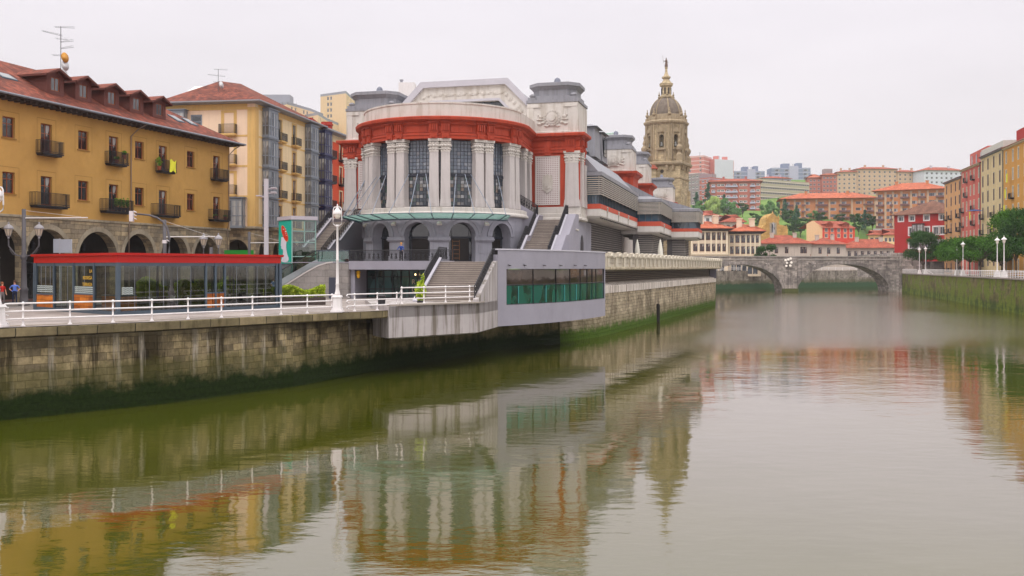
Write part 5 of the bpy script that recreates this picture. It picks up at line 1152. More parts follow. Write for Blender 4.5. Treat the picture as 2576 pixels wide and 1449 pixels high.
# escalator
es=thing('escalator','two lane escalator with green glass sides rising to the terrace','escalator',m3(-15.2,-11.9,4.4),MA)
stl=paint('brushed_steel',c(176,184,190),.35,.08,2,metal=.5)
for k,yy in enumerate((.1,1.5,2.9)):
    pts=[(-.9,0.35),(0.2,.42),(1.0,.75),(5.8,3.25),(6.6,3.6),(8.1,3.68)]
    m=MB(); 
    for a,b in zip(pts,pts[1:]): m.extr([(a[0],yy,a[1]-.55 if a[1]>1 else 0),(b[0],yy,b[1]-.55 if b[1]>1 else 0),(b[0],yy,b[1]),(a[0],yy,a[1])],(0,.2,0))
    m.build('skirt',stl,es)
    m=MB(); 
    for a,b in zip(pts,pts[1:]): m.poly((a[0],yy+.1,a[1]),(b[0],yy+.1,b[1]),(b[0],yy+.1,b[1]+.85),(a[0],yy+.1,a[1]+.85))
    m.build('glass_side',gl,es)
    m=MB(); m.tube([(a,yy+.1,b+.87) for a,b in pts]+[(8.5,yy+.1,pts[-1][1]+.7),(8.6,yy+.1,pts[-1][1]+.4),(8.4,yy+.1,pts[-1][1]+.1)],.045,6); m.build('handrail',M['iron'],es)
for yy in (.3,1.7):
    m=MB()
    for i in range(17): x=.8+i*.31; z=.5+i*.165; m.box(x,x+.31,yy+.02,yy+1.18,z-.4,z)
    m.build('moving_steps',paint('escalator_steps',c(92,92,96),.5,.2,3),es)
# lift
k0=P(734.5,90); kl=Vector((wx(701.5,92.5),92.5))
LW=WF(kl,k0); an=LW.ang; lf=thing('glass_lift','glass lift tower with a teal poster of a white head wearing a red oval','lift',(k0.x,k0.y,0))
A1=kl-k0; B1=Vector((2.45*.806,2.45*.597)); 
w1_=WF(A1,(0,0)); w2_=WF((0,0),B1); zt=wz(545.5,90); zg=wz(552,90)
teal=paint('teal_poster',c(20,176,156),.5,.03,1); gfr=paint('lift_frame_green_grey',c(140,168,160),.45,.06,1)
m=MB(); m.prism([w1_.pt(-.12,-.12,0)[:2],w1_.pt(w1_.L+.12,-.12,0)[:2],w2_.pt(w2_.L+.12,-.12,0)[:2],(w2_.pt(w2_.L,w1_.L,0)[0],w2_.pt(w2_.L,w1_.L,0)[1])],zg,zt+.1); m.build('roof',paint('lift_roof_lavender',c(188,180,188),.6,.05,1),lf)
m=MB(); m.poly(w1_.pt(0,.05,4.4),w1_.pt(w1_.L,.05,4.4),w1_.pt(w1_.L,.05,zg),w1_.pt(0,.05,zg)); m.build('side_wall',paint('lift_grey',c(120,120,126),.7,.05,1),lf)
zp=wz(663,90); m=MB(); m.extr([w1_.pt(.04,-.03,zp),w1_.pt(w1_.L-.06,-.03,zp),w1_.pt(w1_.L-.06,-.03,zg-.05),w1_.pt(.04,-.03,zg-.05)],(w1_.n.x*.06,w1_.n.y*.06,0)); po=m.build('poster',teal,lf)
def onp(fx,fz,d=-.045): return w1_.pt(.04+fx*(w1_.L-.1),d,zp+fz*(zg-.05-zp))
hd=[(.22,.62),(.19,.5),(.17,.42),(.22,.40),(.20,.37),(.24,.34),(.34,.335),(.36,.28),(.33,.2),(.25,.11),(.2,.07),(.26,.04),(.5,.03),(.72,.05),(.8,.09),(.78,.14),(.68,.22),(.62,.32),(.6,.42),(.63,.52),(.5,.62)]
m=MB(); m.poly(*[onp(a,b,-.04) for a,b in hd]); link('white_head',m.mesh('white_head',paint('poster_white',c(228,222,236),.5,.03,1)),po)
for sc_,cl_,d in ((1.0,c(232,180,120),-.05),(.94,c(222,52,30),-.056)):
    m=MB(); q=[]
    for i in range(28):
        t_=2*math.pi*i/28; a,b=.27*sc_*math.cos(t_),.2*sc_*math.sin(t_); rr=R_(-24); 
        q.append(onp(.49+a*.98*math.cos(.5)+b*.95*.55*-1*-1*0-(-b)*-.0+ (b*-.75),.70+a*-.0+b*.96-a*.14*0+(-a*.12),d))
    m.poly(*q); link('red_oval',m.mesh('red_oval',paint('oval%d'%int(sc_*100),cl_,.5,.03,1)),po)
m=MB()
for (a,b,w_,h_) in ((.36,.79,.1,.02),(.5,.8,.12,.012),(.52,.73,.12,.03),(.56,.69,.06,.02),(.4,.66,.04,.01),(.6,.65,.08,.01)): m.poly(onp(a,b,-.062),onp(a+w_,b,-.062),onp(a+w_,b+h_,-.062),onp(a,b+h_,-.062))
link('white_marks',m.mesh('white_marks',M['white']),po)
m=MB(); m.poly(w2_.pt(.05,.06,4.4),w2_.pt(w2_.L-.05,.06,4.4),w2_.pt(w2_.L-.05,.06,zg),w2_.pt(.05,.06,zg)); m.build('glass',clear_glass('lift_glass',(.5,.68,.62,1),.35),lf)
m=MB(); m.box(0,0,0,0,0,0)
m=MB()
for s in (0.03,w2_.L*.52,w2_.L-.03): p=w2_.pt(s,.04,0); m.box(p[0]-.05,p[0]+.05,p[1]-.05,p[1]+.05,4.4 if s!=w2_.L*.52 else 9.7,zg)
for z in (4.5,8.3,9.65,10.7,zg-.1): m.tube([w2_.pt(.02,.04,z),w2_.pt(w2_.L-.02,.04,z)],.05,4)
m.build('frame',gfr,lf)
m=MB(); q0=w2_.pt(.5,.9,0); m.obox(w2_.pt(1.2,1.1,0)[0],w2_.pt(1.2,1.1,0)[1],w2_.ang,1.5,1.4,4.5,9.2); m.build('cabin',paint('cabin_olive',c(112,112,84),.5,.1,1),lf)
# ---------------------------------------------------------------- red roofed glass terrace pavilion
Kc=Vector((-23.75,57.5)); Lp=Vector((-32.5,65.)); Rp=Vector((-16.6,68.2)); Bp=Lp+Rp-Kc
gp2=thing('glass_terrace_pavilion','glass walled terrace pavilion with a flat bright red roof on the quay','pavilion',(Kc.x,Kc.y,0))
z0,z1,z2=4.42,7.58,8.17; redm=paint('bright_red_metal',c(178,20,12),.45,.05,.5)
Wa=WF(Lp-Kc,(0,0)); Wb=WF((0,0),Rp-Kc); Wc=WF(Rp-Kc,Bp-Kc); Wd=WF(Bp-Kc,Lp-Kc); rp_=[Lp-Kc,Vector((0,0)),Rp-Kc,Bp-Kc]
m=MB(); m.sweep(rp_[0:3]+[rp_[3]],[(-.3,z1+.0),(.06,z1),(.06,z2-.17),(.2,z2-.15),(.22,z2),(-.3,z2)],True); m.poly(*[(p.x,p.y,z2-.05) for p in rp_]); m.build('roof',redm,gp2)
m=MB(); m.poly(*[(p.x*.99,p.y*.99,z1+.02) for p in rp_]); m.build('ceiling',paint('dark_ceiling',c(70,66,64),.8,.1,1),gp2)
def post(w,s,wd=.07,za=z0,zb=z1,name='post',mt=None):
    m=MB(); p=w.pt(s,0,0); m.obox(p[0],p[1],w.ang,wd*2,wd*2,za,zb); return m.build(name,mt or M['dkmetal'],gp2)
for s in (.02,.255,.5,.74): post(Wa,Wa.L*s)
post(Wa,Wa.L-.0,.11); 
for s in (.5,.56,.62,.975): post(Wb,Wb.L*s)
post(Wb,Wb.L-.02,.12)
for s in (.25,.5,.75): post(Wc,Wc.L*s); post(Wd,Wd.L*s)
post(Wd,0.02,.1); post(Wd,Wd.L-.02,.1)
m=MB(); m.sweep(rp_,[(-.1,z1-.2),(.02,z1-.2),(.02,z1-.003),(-.1,z1-.003)],True); m.sweep(rp_,[(-.12,z0-.02),(.05,z0-.02),(.05,z0+.2),(-.12,z0+.2)],True); m.build('frame_rail',M['dkmetal'],gp2)
pg=clear_glass('pavilion_glass',(.62,.7,.67,1),.2)
def panes(w,fs,za=z0+.22,zb=z1-.21):
    for a,b in zip(fs,fs[1:]):
        m=MB(); m.poly(w.pt(w.L*a+.03,.02,za),w.pt(w.L*b-.03,.02,za),w.pt(w.L*b-.03,.02,zb),w.pt(w.L*a+.03,.02,zb)); o=m.build('glass_panel',pg,gp2)
        m=MB(); m.box(0,0,0,0,0,0); m=MB(); p=w.pt(w.L*b,.02,0)
        if w is Wa or w is Wb: m.box(p[0]-.011,p[0]+.011,p[1]-.011,p[1]+.011,za,zb); link('pane_joint',m.mesh('pane_joint',M['zinc']),o)
panes(Wa,[.02,.08,.14,.2,.255]); panes(Wa,[.255,.34,.42,.5]); panes(Wa,[.5,.62,.74]); panes(Wa,[.74,.86,1.])
panes(Wb,[0,.09,.17,.25,.33,.41,.5]); panes(Wb,[.62,.7,.77,.84,.9,.975]); panes(Wb,[.5,.56,.62])
for w in (Wc,Wd): panes(w,[0,.17,.33,.5,.67,.83,1.])
wd_=blocks('varnished_planks',c(206,120,40),c(160,84,30),c(70,44,24),1.1,.24,.012,.3,0,.01,rough=.5)
def wbox(w,a,b,zt,th=.12,off_=-.02):
    m=MB(); m.extr([w.pt(w.L*a,off_,z0+.2),w.pt(w.L*b,off_,z0+.2),w.pt(w.L*b,off_,zt),w.pt(w.L*a,off_,zt)],(w.n.x*th,w.n.y*th,0)); o=m.build('wood_panel',wd_,gp2)
    m=MB(); m.extr([w.pt(w.L*a,off_-.02,zt+.002),w.pt(w.L*b,off_-.02,zt+.002),w.pt(w.L*b,off_-.02,zt+.1),w.pt(w.L*a,off_-.02,zt+.1)],(w.n.x*(th+.1),w.n.y*(th+.1),0)); link('panel_cap',m.mesh('panel_cap',M['dkmetal']),o)
wbox(Wa,.025,.25,5.45); wbox(Wa,.505,.735,5.55); wbox(Wa,.76,.98,5.5,.12,.35); wbox(Wb,.02,.12,5.5,.12,.35)
for a,b in ((.505,.54),(.545,.58),(.585,.62)): wbox(Wb,a,b,5.55)
# zig-zag film on the glass
zz=paint('white_film',c(214,226,224),.5,.03,2)
for w,a,b in ((Wa,.03,.25),(Wa,.51,.735),(Wb,.02,.085)):
    for r in range(4):
        m=MB(); n=int((b-a)*w.L/.13)
        for i in range(n):
            s0=w.L*a+i*.13; s1=s0+.13; h0=5.62+r*.12+(.06 if i%2 else 0); h1=5.62+r*.12+(0 if i%2 else .06)
            m.poly(w.pt(s0,-.005,h0),w.pt(s1,-.005,h1),w.pt(s1,-.005,h1+.045),w.pt(s0,-.005,h0+.045))
        m.build('zigzag_stripe',zz,gp2)
yl=paint('yellow_letters',c(214,170,60),.5,.03,2)
q=Wa.pt(Wa.L*.715,-.01,0); 
for i,tx in enumerate(('LA','BODEGA','TERRAZA')): text(tx,.3,yl,gp2,(q[0],q[1],6.95-i*.42),(R_(90),0,Wa.ang),.005,'RIGHT')
m=MB(); m.prism([(p.x*.97+(-.2),p.y*.97+.3) for p in rp_],4.412,4.45); m.build('floor',paint('pavilion_floor',c(104,92,84),.7,.15,1),gp2)
# furniture inside the pavilion (things of their own)
random.seed(11)
chm=MB(); chm.box(-.22,.22,-.22,.22,.42,.47)
chs=chm.mesh('seat',paint('dark_chair',c(52,40,36),.7,.1,2)); cb_=MB(); cb_.box(-.22,.22,.18,.23,.5,.9); cbm=cb_.mesh('backrest',MC['dark_chair']); cl_=MB(); cl_.tube([(0,0,0),(0,0,.42)],.02,4); clm=cl_.mesh('leg',MC['dark_chair'])
def chair(x,y,a,label,group):
    t=thing('chair',label,'chair',(x,y,4.46),a,group); link('seat',chs,t); link('backrest',cbm,t)
    for i in (-.19,.19):
        for j in (-.19,.19): link('leg',clm,t,(i,j,0))
tt=MB(); tt.prism([(.42*math.cos(i*.628),.42*math.sin(i*.628)) for i in range(10)],.72,.75); ttm=tt.mesh('table_top',paint('pale_table',c(170,164,158),.4,.05,2)); tl=MB(); tl.tube([(0,0,0.02),(0,0,.72)],.035,6); tl.lathe([(.25,0),(.25,.02),(.04,.04)],10); tlm=tl.mesh('stem',M['iron'])
npk=MB(); npk.box(-.05,.05,-.04,.04,0,.16)
npm=npk.mesh('napkin_holder',M['white'])
for i,(a,b) in enumerate(((.14,2.2),(.3,2.4),(.42,1.9),(.68,2.1),(.8,2.3),(.92,2.))):
    nm=['nearest the corner post','second from the corner post','third from the corner post','third from the right end','second from the right end','nearest the right end'][i]
    p=Wb.pt(Wb.L*a,b,0); x,y=p[0]+Kc.x,p[1]+Kc.y; t=thing('table','round cafe table inside the glass pavilion, '+nm,'table',(x,y,4.46),0,'cafe tables in the pavilion'); link('table_top',ttm,t); link('stem',tlm,t)
    o=link('napkin_holder',npm,None,(x,y,5.21)); tag(o,'white napkin holder on the pavilion table '+nm,'napkin holder',group='napkin holders')
    for k,s in enumerate((-1,1)): chair(x+s*.62*Wb.u.x,y+s*.62*Wb.u.y,Wb.ang+(R_(90) if s<0 else R_(-90)),'dark cafe chair on the %s side of the pavilion table %s'%(('left','right')[k],nm),'cafe chairs in the pavilion')
# hedges
hl=leaf_mat('hedge_leaves',c(120,150,34),c(168,188,54),c(196,208,80))
def hedge(A,B,label,w=.9,zb=5.0,h=.75,n=2600,planter=True):
    W_=WF(A,B); t=thing('planter_hedge',label,'hedge',(A[0],A[1],ZL),W_.ang,'hedges in planters'); L=W_.L
    if planter: m=MB(); m.box(0,L,-w/2,w/2,0.02,zb-ZL); m.build('planter',paint('dark_planter',c(70,58,54),.7,.1,1),t)
    m=MB()
    for _ in range(int(n)):
        x=random.random()*L; y=(random.random()-.5)*w; z=zb-ZL+random.random()**.6*h*(.85+.25*math.sin(x*2.3)); 
        v=Vector((random.gauss(0,1),random.gauss(0,1),random.gauss(0,1))).normalized(); u_=v.cross(Vector((.3,.5,.8))).normalized(); s=random.uniform(.05,.1); p=Vector((x,y,z))
        m.poly(p-v*s-u_*s*.5,p+v*s-u_*s*.5,p+v*s+u_*s*.5,p-v*s+u_*s*.5)
    m.build('foliage',hl,t)
hedge(P(703,72),P(815,73.5),'bright green hedge in a planter right of the glass pavilion',1.0,5.0,.85,3500)
hedge(P(600,74),P(700,75),'bright green hedge behind the right end of the glass pavilion',.8,5.05,.8,2400)
hedge(P(545,78),P(592,79),'low bright hedge behind the middle of the glass pavilion',.8,5.05,.9,1800)
hedge(P(345,73),P(420,74),'dark lower hedge behind the pavilion tables left of its door',.8,4.9,1.5,2600)
hedge(P(440,75),P(530,76),'tall hedge behind the pavilion door panel',.8,4.9,1.3,2600)
p=P(1058,69.5); t=thing('potted_bamboo','yellow green bamboo in a pot at the foot of the front stairs','potted plant',(p.x,p.y,4.42)); m=MB(); m.lathe([(.2,0),(.28,.45),(.24,.45)],10); m.build('pot',M['iron'],t); m=MB(); leafblob(m,0,0,1.15,.42,.4,.75,500,.09); leafblob(m,.15,0,1.9,.12,.1,.6,80,.06); m.build('foliage',hl,t)
p=P(1003,68); t=thing('litter_bin','dark cylindrical litter bin left of the cafe entrance','litter bin',(P(960,66.5).x,66.5,4.41)); m=MB(); m.lathe([(.24,0),(.28,.8),(.3,.82),(.3,.9),(.2,.95)],12); m.build('body',M['iron'],t)
# ---------------------------------------------------------------- carved balustrade and ledge of the market terrace
TB=[(9.2,101.3),(10.6,103.4),(12.3,106.8),(14.6,112.4),(39.4,181.6),(39.0,184.6),(37,187)]
def along(line,step):
    out=[];acc=0
    for a,b in zip(line,line[1:]):
        a=Vector(a);b=Vector(b); L=(b-a).length; d=(b-a)/L; s=acc
        while s<L: out.append((a+d*s,math.atan2(d.y,d.x))); s+=step
        acc=s-L
    return out
bt=thing('carved_balustrade','long carved cream stone balustrade with shell shaped arches edging the market terrace','balustrade',(TB[0][0],TB[0][1],0))
sand=paint('carved_cream_stone',c(204,194,178),.85,.12,1.5,.45,.5,stain=(.6,.57,.5,1))
m=MB(); W_=2.6; m.box(-W_/2,W_/2,-.1,.1,0,.3); m.box(-W_/2,W_/2,-.05,.06,.301,1.05)
for x in (-W_/2+.0,W_/2-.3): m.box(x,x+.3,-.3,.2,0.001,1.15)
m.box(-W_/2-.1,-W_/2+.42,-.4,.26,1.1,1.5)
n=8; m.extr([(.95*math.cos(math.pi*i/n),-.2,1.05+.57*math.sin(math.pi*i/n)) for i in range(n+1)],(0,.32,0))
m.extr([(.5*math.cos(math.pi*i/n),-.42,1.12+.34*math.sin(math.pi*i/n)) for i in range(n+1)],(0,.2,0))
for k in (-.8,-.45,-.1,.25,.6): m.box(k,k+.2,-.2,-.06,.4,.95)
for (x,z,r) in ((-.95,1.1,.2),(.95,1.1,.2),(0,.98,.12)): m.lathe([(0,z-r),(r*.8,z-r*.5),(r,z),(r*.8,z+r*.5),(0,z+r)],6,x,-.2)
m.box(-1.0,1.0,-.24,-.055,.96,1.06); pme=m.mesh('panel',sand)
for p,a in along(TB,2.62)[:100]: link('panel',pme,bt,(p.x-TB[0][0],p.y-TB[0][1],7.34),a)
m=MB(); tb=[(x-TB[0][0],y-TB[0][1]) for x,y in TB]; m.sweep(tb,[(-3,6.95),(.15,6.95),(.42,7.08),(.42,7.27),(.34,7.33),(-3,7.335)]); m.build('slab_edge',paint('streaked_slab',c(186,172,150),.9,.15,1.5,.9,.4,stain=(.35,.33,.3,1)),bt)
vt=thing('vent_wall','recessed wall of dark horizontal slats under the market terrace','slatted wall',(9,100,0))
vl=[(8.2,99.5),(12.4,111.5),(37.2,179.8),(36.4,183)]; vr=[(x-9,y-100) for x,y in vl]; m=MB(); m.sweep(vr,[(-.2,5.4),(-.1,5.4),(-.1,6.96),(-.2,6.96)]); m.build('backing',paint('vent_dark',c(58,52,48),.9,.1,1),vt)
m=MB(); 
for i in range(6): z=5.6+i*.23; m.sweep(vr,[(-.09,z+.12),(.05,z+.04),(.05,z),(-.09,z+.07)])
m.build('slats',paint('vent_slats',c(122,108,94),.7,.15,1),vt)
m=MB(); m.box(37.4-9,38.6-9,180.2-100,182.2-100,5.2,6.94); m.build('end_pier',paint('vent_end',c(104,100,112),.8,.1,1),vt)
lg=thing('concrete_ledge','pale streaked concrete ledge between the slatted vents and the quay stones','ledge',(9,100,0))
ll=[(8.1,97.0),(9.25,100.8),(13.6,112.2),(38.85,182.4),(39.0,184.3),(37.5,186)]; lr=[(x-9,y-100) for x,y in ll]
m=MB(); m.sweep(lr,[(-1.6,5.62),(-.9,5.6),(.12,5.3),(.16,5.2),(.16,4.48),(-.1,4.45)]); m.build('ledge',paint('ledge_white',c(214,204,196),.85,.1,.6,1.,.4,stain=(.38,.33,.28,1)),lg)
ml_=thing('mooring_pile','black mooring pile standing in the water by the market quay','mooring pile',(19.6,128.2,0)); 
m=MB(); m.lathe([(.28,-1.5),(.28,2.2),(.2,2.35),(0,2.4)],8); m.build('pile',paint('black_timber',c(36,32,28),.9,.2,2),ml_)
# ---------------------------------------------------------------- stone bridge with two arches
YBR=285.; bx0,bx1=53.,wx(2262,YBR); BWd=9.
br_=thing('stone_bridge','old grey stone bridge with two low arches across the river','bridge',(bx0,YBR,0)); 
gst=blocks('bridge_stone',c(184,172,166),c(136,128,126),c(104,98,96),1.1,.45,.014,.42,.85,.05,dark=(.3,.29,.29,1),scale=.3)
ar1=(wx(1862,YBR)-bx0-12.9,wx(1970,YBR)-bx0); ar2=(wx(2006,YBR)-bx0,wx(2238.5,YBR)-bx0)
LB=bx1-bx0; zp=10.42
hs=[(ar1[0],ar1[1],-1,.0,8.05),(ar2[0],ar2[1],-1,.0,8.25)]
# the opening top follows an ellipse, as the low arches of the photograph
m=MB(); 
def bp(s,d,z): return (s,d,z)
wall(m,bp,LB,-1,zp,hs,BWd); m.poly((0,BWd,-1),(0,BWd,zp),(ar1[0],BWd,zp),(ar1[0],BWd,-1)); m.poly((ar1[1],BWd,-1),(ar2[0],BWd,-1),(ar2[0],BWd,zp),(ar1[1],BWd,zp))
m.poly((0,.4,zp-1.),(LB,.4,zp-1.),(LB,BWd,zp-1.),(0,BWd,zp-1.)); m.poly((0,.4,zp-1),(LB,.4,zp-1),(LB,.4,zp),(0,.4,zp)); m.build('body',gst,br_)
m=MB()
for h in hs:
    cx=(h[0]+h[1])/2; a=(h[1]-h[0])/2; n=40
    for k in range(n):
        q=[]
        for kk in (k,k+1):
            t_=math.pi*kk/n; 
            for e_ in (0,.9): q.append((cx-(a+e_)*math.cos(t_),-.03,(h[4]+e_)*math.sin(t_)))
        if q[0][2]>-.5: m.extr([q[0],q[2],q[3],q[1]],(0,.027,0))
m.build('arch_ring',blocks('arch_ring_grey',c(172,162,158),c(128,120,118),c(92,88,86),.5,1.2,.02,.4,.8,.04,dark=(.3,.29,.29,1),scale=.3),br_)
m=MB(); m.box(-2,LB+.2,-.16,-.002,zp-.95,zp-.78); m.box(-2,LB+.2,-.2,.5,zp+.003,zp+.2); m.build('parapet_cap',paint('bridge_cap',c(182,174,168),.9,.2,1.5,.4,.4),br_)
m=MB(); xp=(ar1[1]+ar2[0])/2; m.extr([(xp-2.1,0,-1),(xp-2.1,0,7.4),(xp-1.6,-.9,6.9),(xp+1.6,-.9,6.9),(xp+2.1,0,7.4),(xp+2.1,0,-1)],(0,-.02,0)) if 0 else m.prism([(xp-2.2,-.002),(xp-1.7,-1.0),(xp+1.7,-1.0),(xp+2.2,-.002)],-1.5,zp-.2); m.build('cutwater',gst,br_)
m=MB(); m.prism([(xp-2.5,-.01),(xp-1.9,-1.3),(xp+1.9,-1.3),(xp+2.5,-.01)],-1.5,.9); m.build('pier_foot',paint('mossy_foot',c(84,88,50),.95,.25,1.5),br_)
m=MB()
for sx in (-6.6,6.8):
    for (dx,dz,r) in ((0,0,.5),(-.7,.3,.35),(.7,.3,.35),(-.5,-.45,.3),(.5,-.45,.3),(-1.2,.6,.2),(1.2,.6,.2)): m.lathe([(0,-1),(.7,-.7),(1,0),(.7,.7),(0,1)],6); k=len(m.v)-30; m.v[k:]=[(xp+sx+dx+v[0]*r,-.05+v[1]*.15,8.0+dz+v[2]*r) for v in m.v[k:]]
m.build('carved_shield',gst,br_)
lc_=thing('lamp_cluster','cluster of round floodlights on a bracket at the middle pier of the stone bridge','floodlights',(bx0+xp-1.0,YBR-1.35,7.6))
m=MB(); m.tube([(0,.2,-7),(0,.2,2.6)],.07,5); m.tube([(-.9,0,.0),(.9,0,.0)],.05,4); m.tube([(-.9,0,1.4),(.9,0,1.4)],.05,4); m.tube([(-.9,0,2.4),(.9,0,2.4)],.05,4); m.build('bracket',M['iron'],lc_)
lampm=paint('lamp_glass_pale',c(226,216,206),.3,.03,1); s_=MB(); s_.lathe([(0,-.1),(.2,0),(.36,.2),(.38,.26),(0,.3)],10); sm_=s_.mesh('floodlight',lampm)
for i,(x,z) in enumerate(((-.7,0),(.5,.1),(-.5,.9),(.8,1.0),(-.1,1.9),(.6,2.2),(-.9,1.7))): link('floodlight',sm_,lc_,(x,-.2,z),rot=(R_(70),0,0))
# right abutment and stair
ab=thing('bridge_abutment','grey stone abutment and stair wall at the right end of the bridge','wall',(bx1,YBR,0))
m=MB(); m.extr([(.02,-1.5,-1),(.02,-1.5,10.3),(1.2,-1.5,10.2),(4.2,-1.5,6.6),(4.2,-1.5,-1)],(0,5,0)); m.extr([(-2,1,4),(-2,1,11.6),(12,1,11.6),(12,1,4)],(0,6,0)); m.extr([(3.6,-.5,4),(3.6,-.5,7.6),(9.6,-.5,7.6),(9.6,-.5,4)],(0,1.4,0)); m.build('wall',gst,ab)
m=MB(); m.box(6.4,7.3,-.56,-.505,5.8,6.9); m.build('opening',M['iron'],ab)
em=thing('embankment_wall','dark stone embankment wall with an archway behind the right bank trees','wall',(bx1+8,YBR-3,0))
m=MB(); wall(m,lambda s,d,z:(s,d-s*.3,z),60,5.2,11.5,[(8,15,5.2,7.6,2.2)],4); m.poly((0,0,11.5),(60,-18,11.5),(60,40,11.5),(0,40,11.5)); m.build('wall',blocks('dark_embankment',c(120,112,108),c(104,98,96),c(72,68,66),.9,.4,.014,.3,.6),em)
m=MB(); m.extr([(-6,3,4),(-6,3,11.5),(8,3,11.5),(8,3,4)],(0,40,0)); m.build('plateau',gst,em)
# ---------------------------------------------------------------- right bank furniture
rr=thing('railing','long white lattice railing along the right bank above the ivy covered wall','railing',(QR[3][0],QR[3][1],5.56))
qa=Vector(QR[3]); qb_=Vector(QR[2])+ (Vector(QR[2])-Vector(QR[3])).normalized()*25; Lq=(qb_-qa).length; dq=(qb_-qa)/Lq; nq=Vector((-dq.y,dq.x))
def rq(s,o=.0): p=dq*s+Vector((dq.y,-dq.x))*o*-1; return p
for hh in (.3,.6,.85,1.1):
    for a,b in ((0,36),(44,Lq)):
        m=MB(); p,q=rq(a),rq(b); m.tube([(p.x,p.y,hh),(q.x,q.y,hh)],.06 if hh>1 else .042,4); m.build('rail',M['white'],rr)
m=MB(); m.lathe([(.08,0),(.055,.06),(.055,1.1),(.08,1.12),(.03,1.2)],6); pm_=m.mesh('post',M['white'])
for i in range(98):
    s=i*1.72
    if 36<s<43.5 or s>Lq: continue
    p=rq(s); link('post',pm_,rr,(p.x,p.y,0))
def white_lamp():
    t=thing('street_lamp','x','street lamp',(0,0,0),0,'white street lamps along the right bank')
    m=MB(); m.obox(0,0,0,.75,.75,0,.12); m.obox(0,0,0,.6,.6,.121,.25); m.obox(0,0,0,.52,.52,.251,.95,.46,.46); m.obox(0,0,0,.6,.6,.951,1.08,.5,.5); m.build('pedestal',M['white'],t)
    m=MB(); m.lathe([(.2,1.08),(.17,1.2),(.12,1.4),(.1,1.75),(.12,1.78),(.1,1.85),(.085,3.3),(.11,3.33),(.08,3.4),(.065,5.45),(.12,5.5),(.1,5.6)],12); m.build('pole',M['white'],t,smooth=True)
    m=MB(); m.tube([(-.0,0,5.56),(-.16,0,5.56),(-.27,0,5.66),(-.28,0,5.9),(-.26,0,6.6),(-.2,0,6.72),(0,0,6.75),(.2,0,6.72),(.26,0,6.6),(.28,0,5.9),(.27,0,5.66),(.16,0,5.56),(0,0,5.56)],.035,6); m.build('yoke',M['white'],t,smooth=True)
    m=MB(); m.lathe([(.27,6.28),(.27,6.36),(.22,6.5),(.14,6.58),(.1,6.66),(.05,6.7),(.05,6.85),(.0,6.95)],12); m.build('hood',M['white'],t)
    m=MB(); m.lathe([(0,5.98),(.12,6.0),(.2,6.12),(.22,6.279),(0,6.28)],12); m.build('globe',lampm,t)
    return t
wl=white_lamp(); wl.location=(-11.2,61.2,ZL+.02); wl.name='street_lamp'; wl['label']='white cast iron street lamp on the quay edge in front of the stone wall'; del wl['group']
copy_tree(wl,(-24.75,45.9,ZL+.02),0,'white cast iron street lamp cut by the left edge of the photo')
def white_lamp_far(h):
    t=thing('street_lamp','x','street lamp',(0,0,0),0,'white street lamps along the right bank')
    m=MB(); m.obox(0,0,0,.8,.8,0,1.0,.6,.6); m.build('pedestal',M['white'],t)
    m=MB(); m.lathe([(.15,1.),(.09,1.6),(.07,h-1.2)],8); m.build('pole',M['white'],t)
    m=MB(); m.lathe([(.46,h-.55),(.42,h-.45),(.15,h-.2),(.06,h-.1),(.03,h+.15),(0,h+.2)],12); m.build('hood',M['white'],t)
    m=MB(); m.lathe([(.1,h-1.2),(.22,h-.95),(.25,h-.56)],8); m.build('globe',lampm,t); return t
wf=white_lamp_far(6.9); lab=['nearest the bridge','second from the bridge','third from the bridge, beside the broad trees','fourth from the bridge, beside the broad trees','tall near one in front of the largest tree','rightmost one with its head hidden in the leaves']
for i,(px,py) in enumerate(((2310.5,0),(2326,0),(2404,0),(2419.5,0),(2505,0),(2522,0))):
    p,_=on_line(px,QR[3],QR[2]); 
    t_=wf if i==0 else copy_tree(wf); t_.location=(p.x+.25,p.y,5.56); t_['label']='white street lamp on the right bank, '+lab[i]
sb_=thing('ladder_rail','white slanted handrail of the river steps below the first two lamps','handrail',(P(2330,250).x-1.5,248,5.5)); m=MB()
for dx in (0,.9): m.tube([(dx,0,1.1),(dx+1.5,-.6,-.2),(dx+1.9,-.7,-1.8)],.1,5)
m.box(0,.9,-.02,.02,0.2,1.1); m.build('handrail',M['white'],sb_)

fr_=thing('railing','white railing on the far quay seen through the right arch of the bridge','railing',(104,341,6.1)); m=MB()
for hh in (.4,.75,1.1): m.tube([(-38,-26,hh),(0,0,hh),(39,25,hh)],.05,4)
m.build('rail',M['white'],fr_); m=MB()
for i in range(24): f=i/23.; x,y=(-38+76*f,-26+51*f); m.box(x-.05,x+.05,y-.05,y+.05,0,1.1)
m.build('posts',M['white'],fr_)
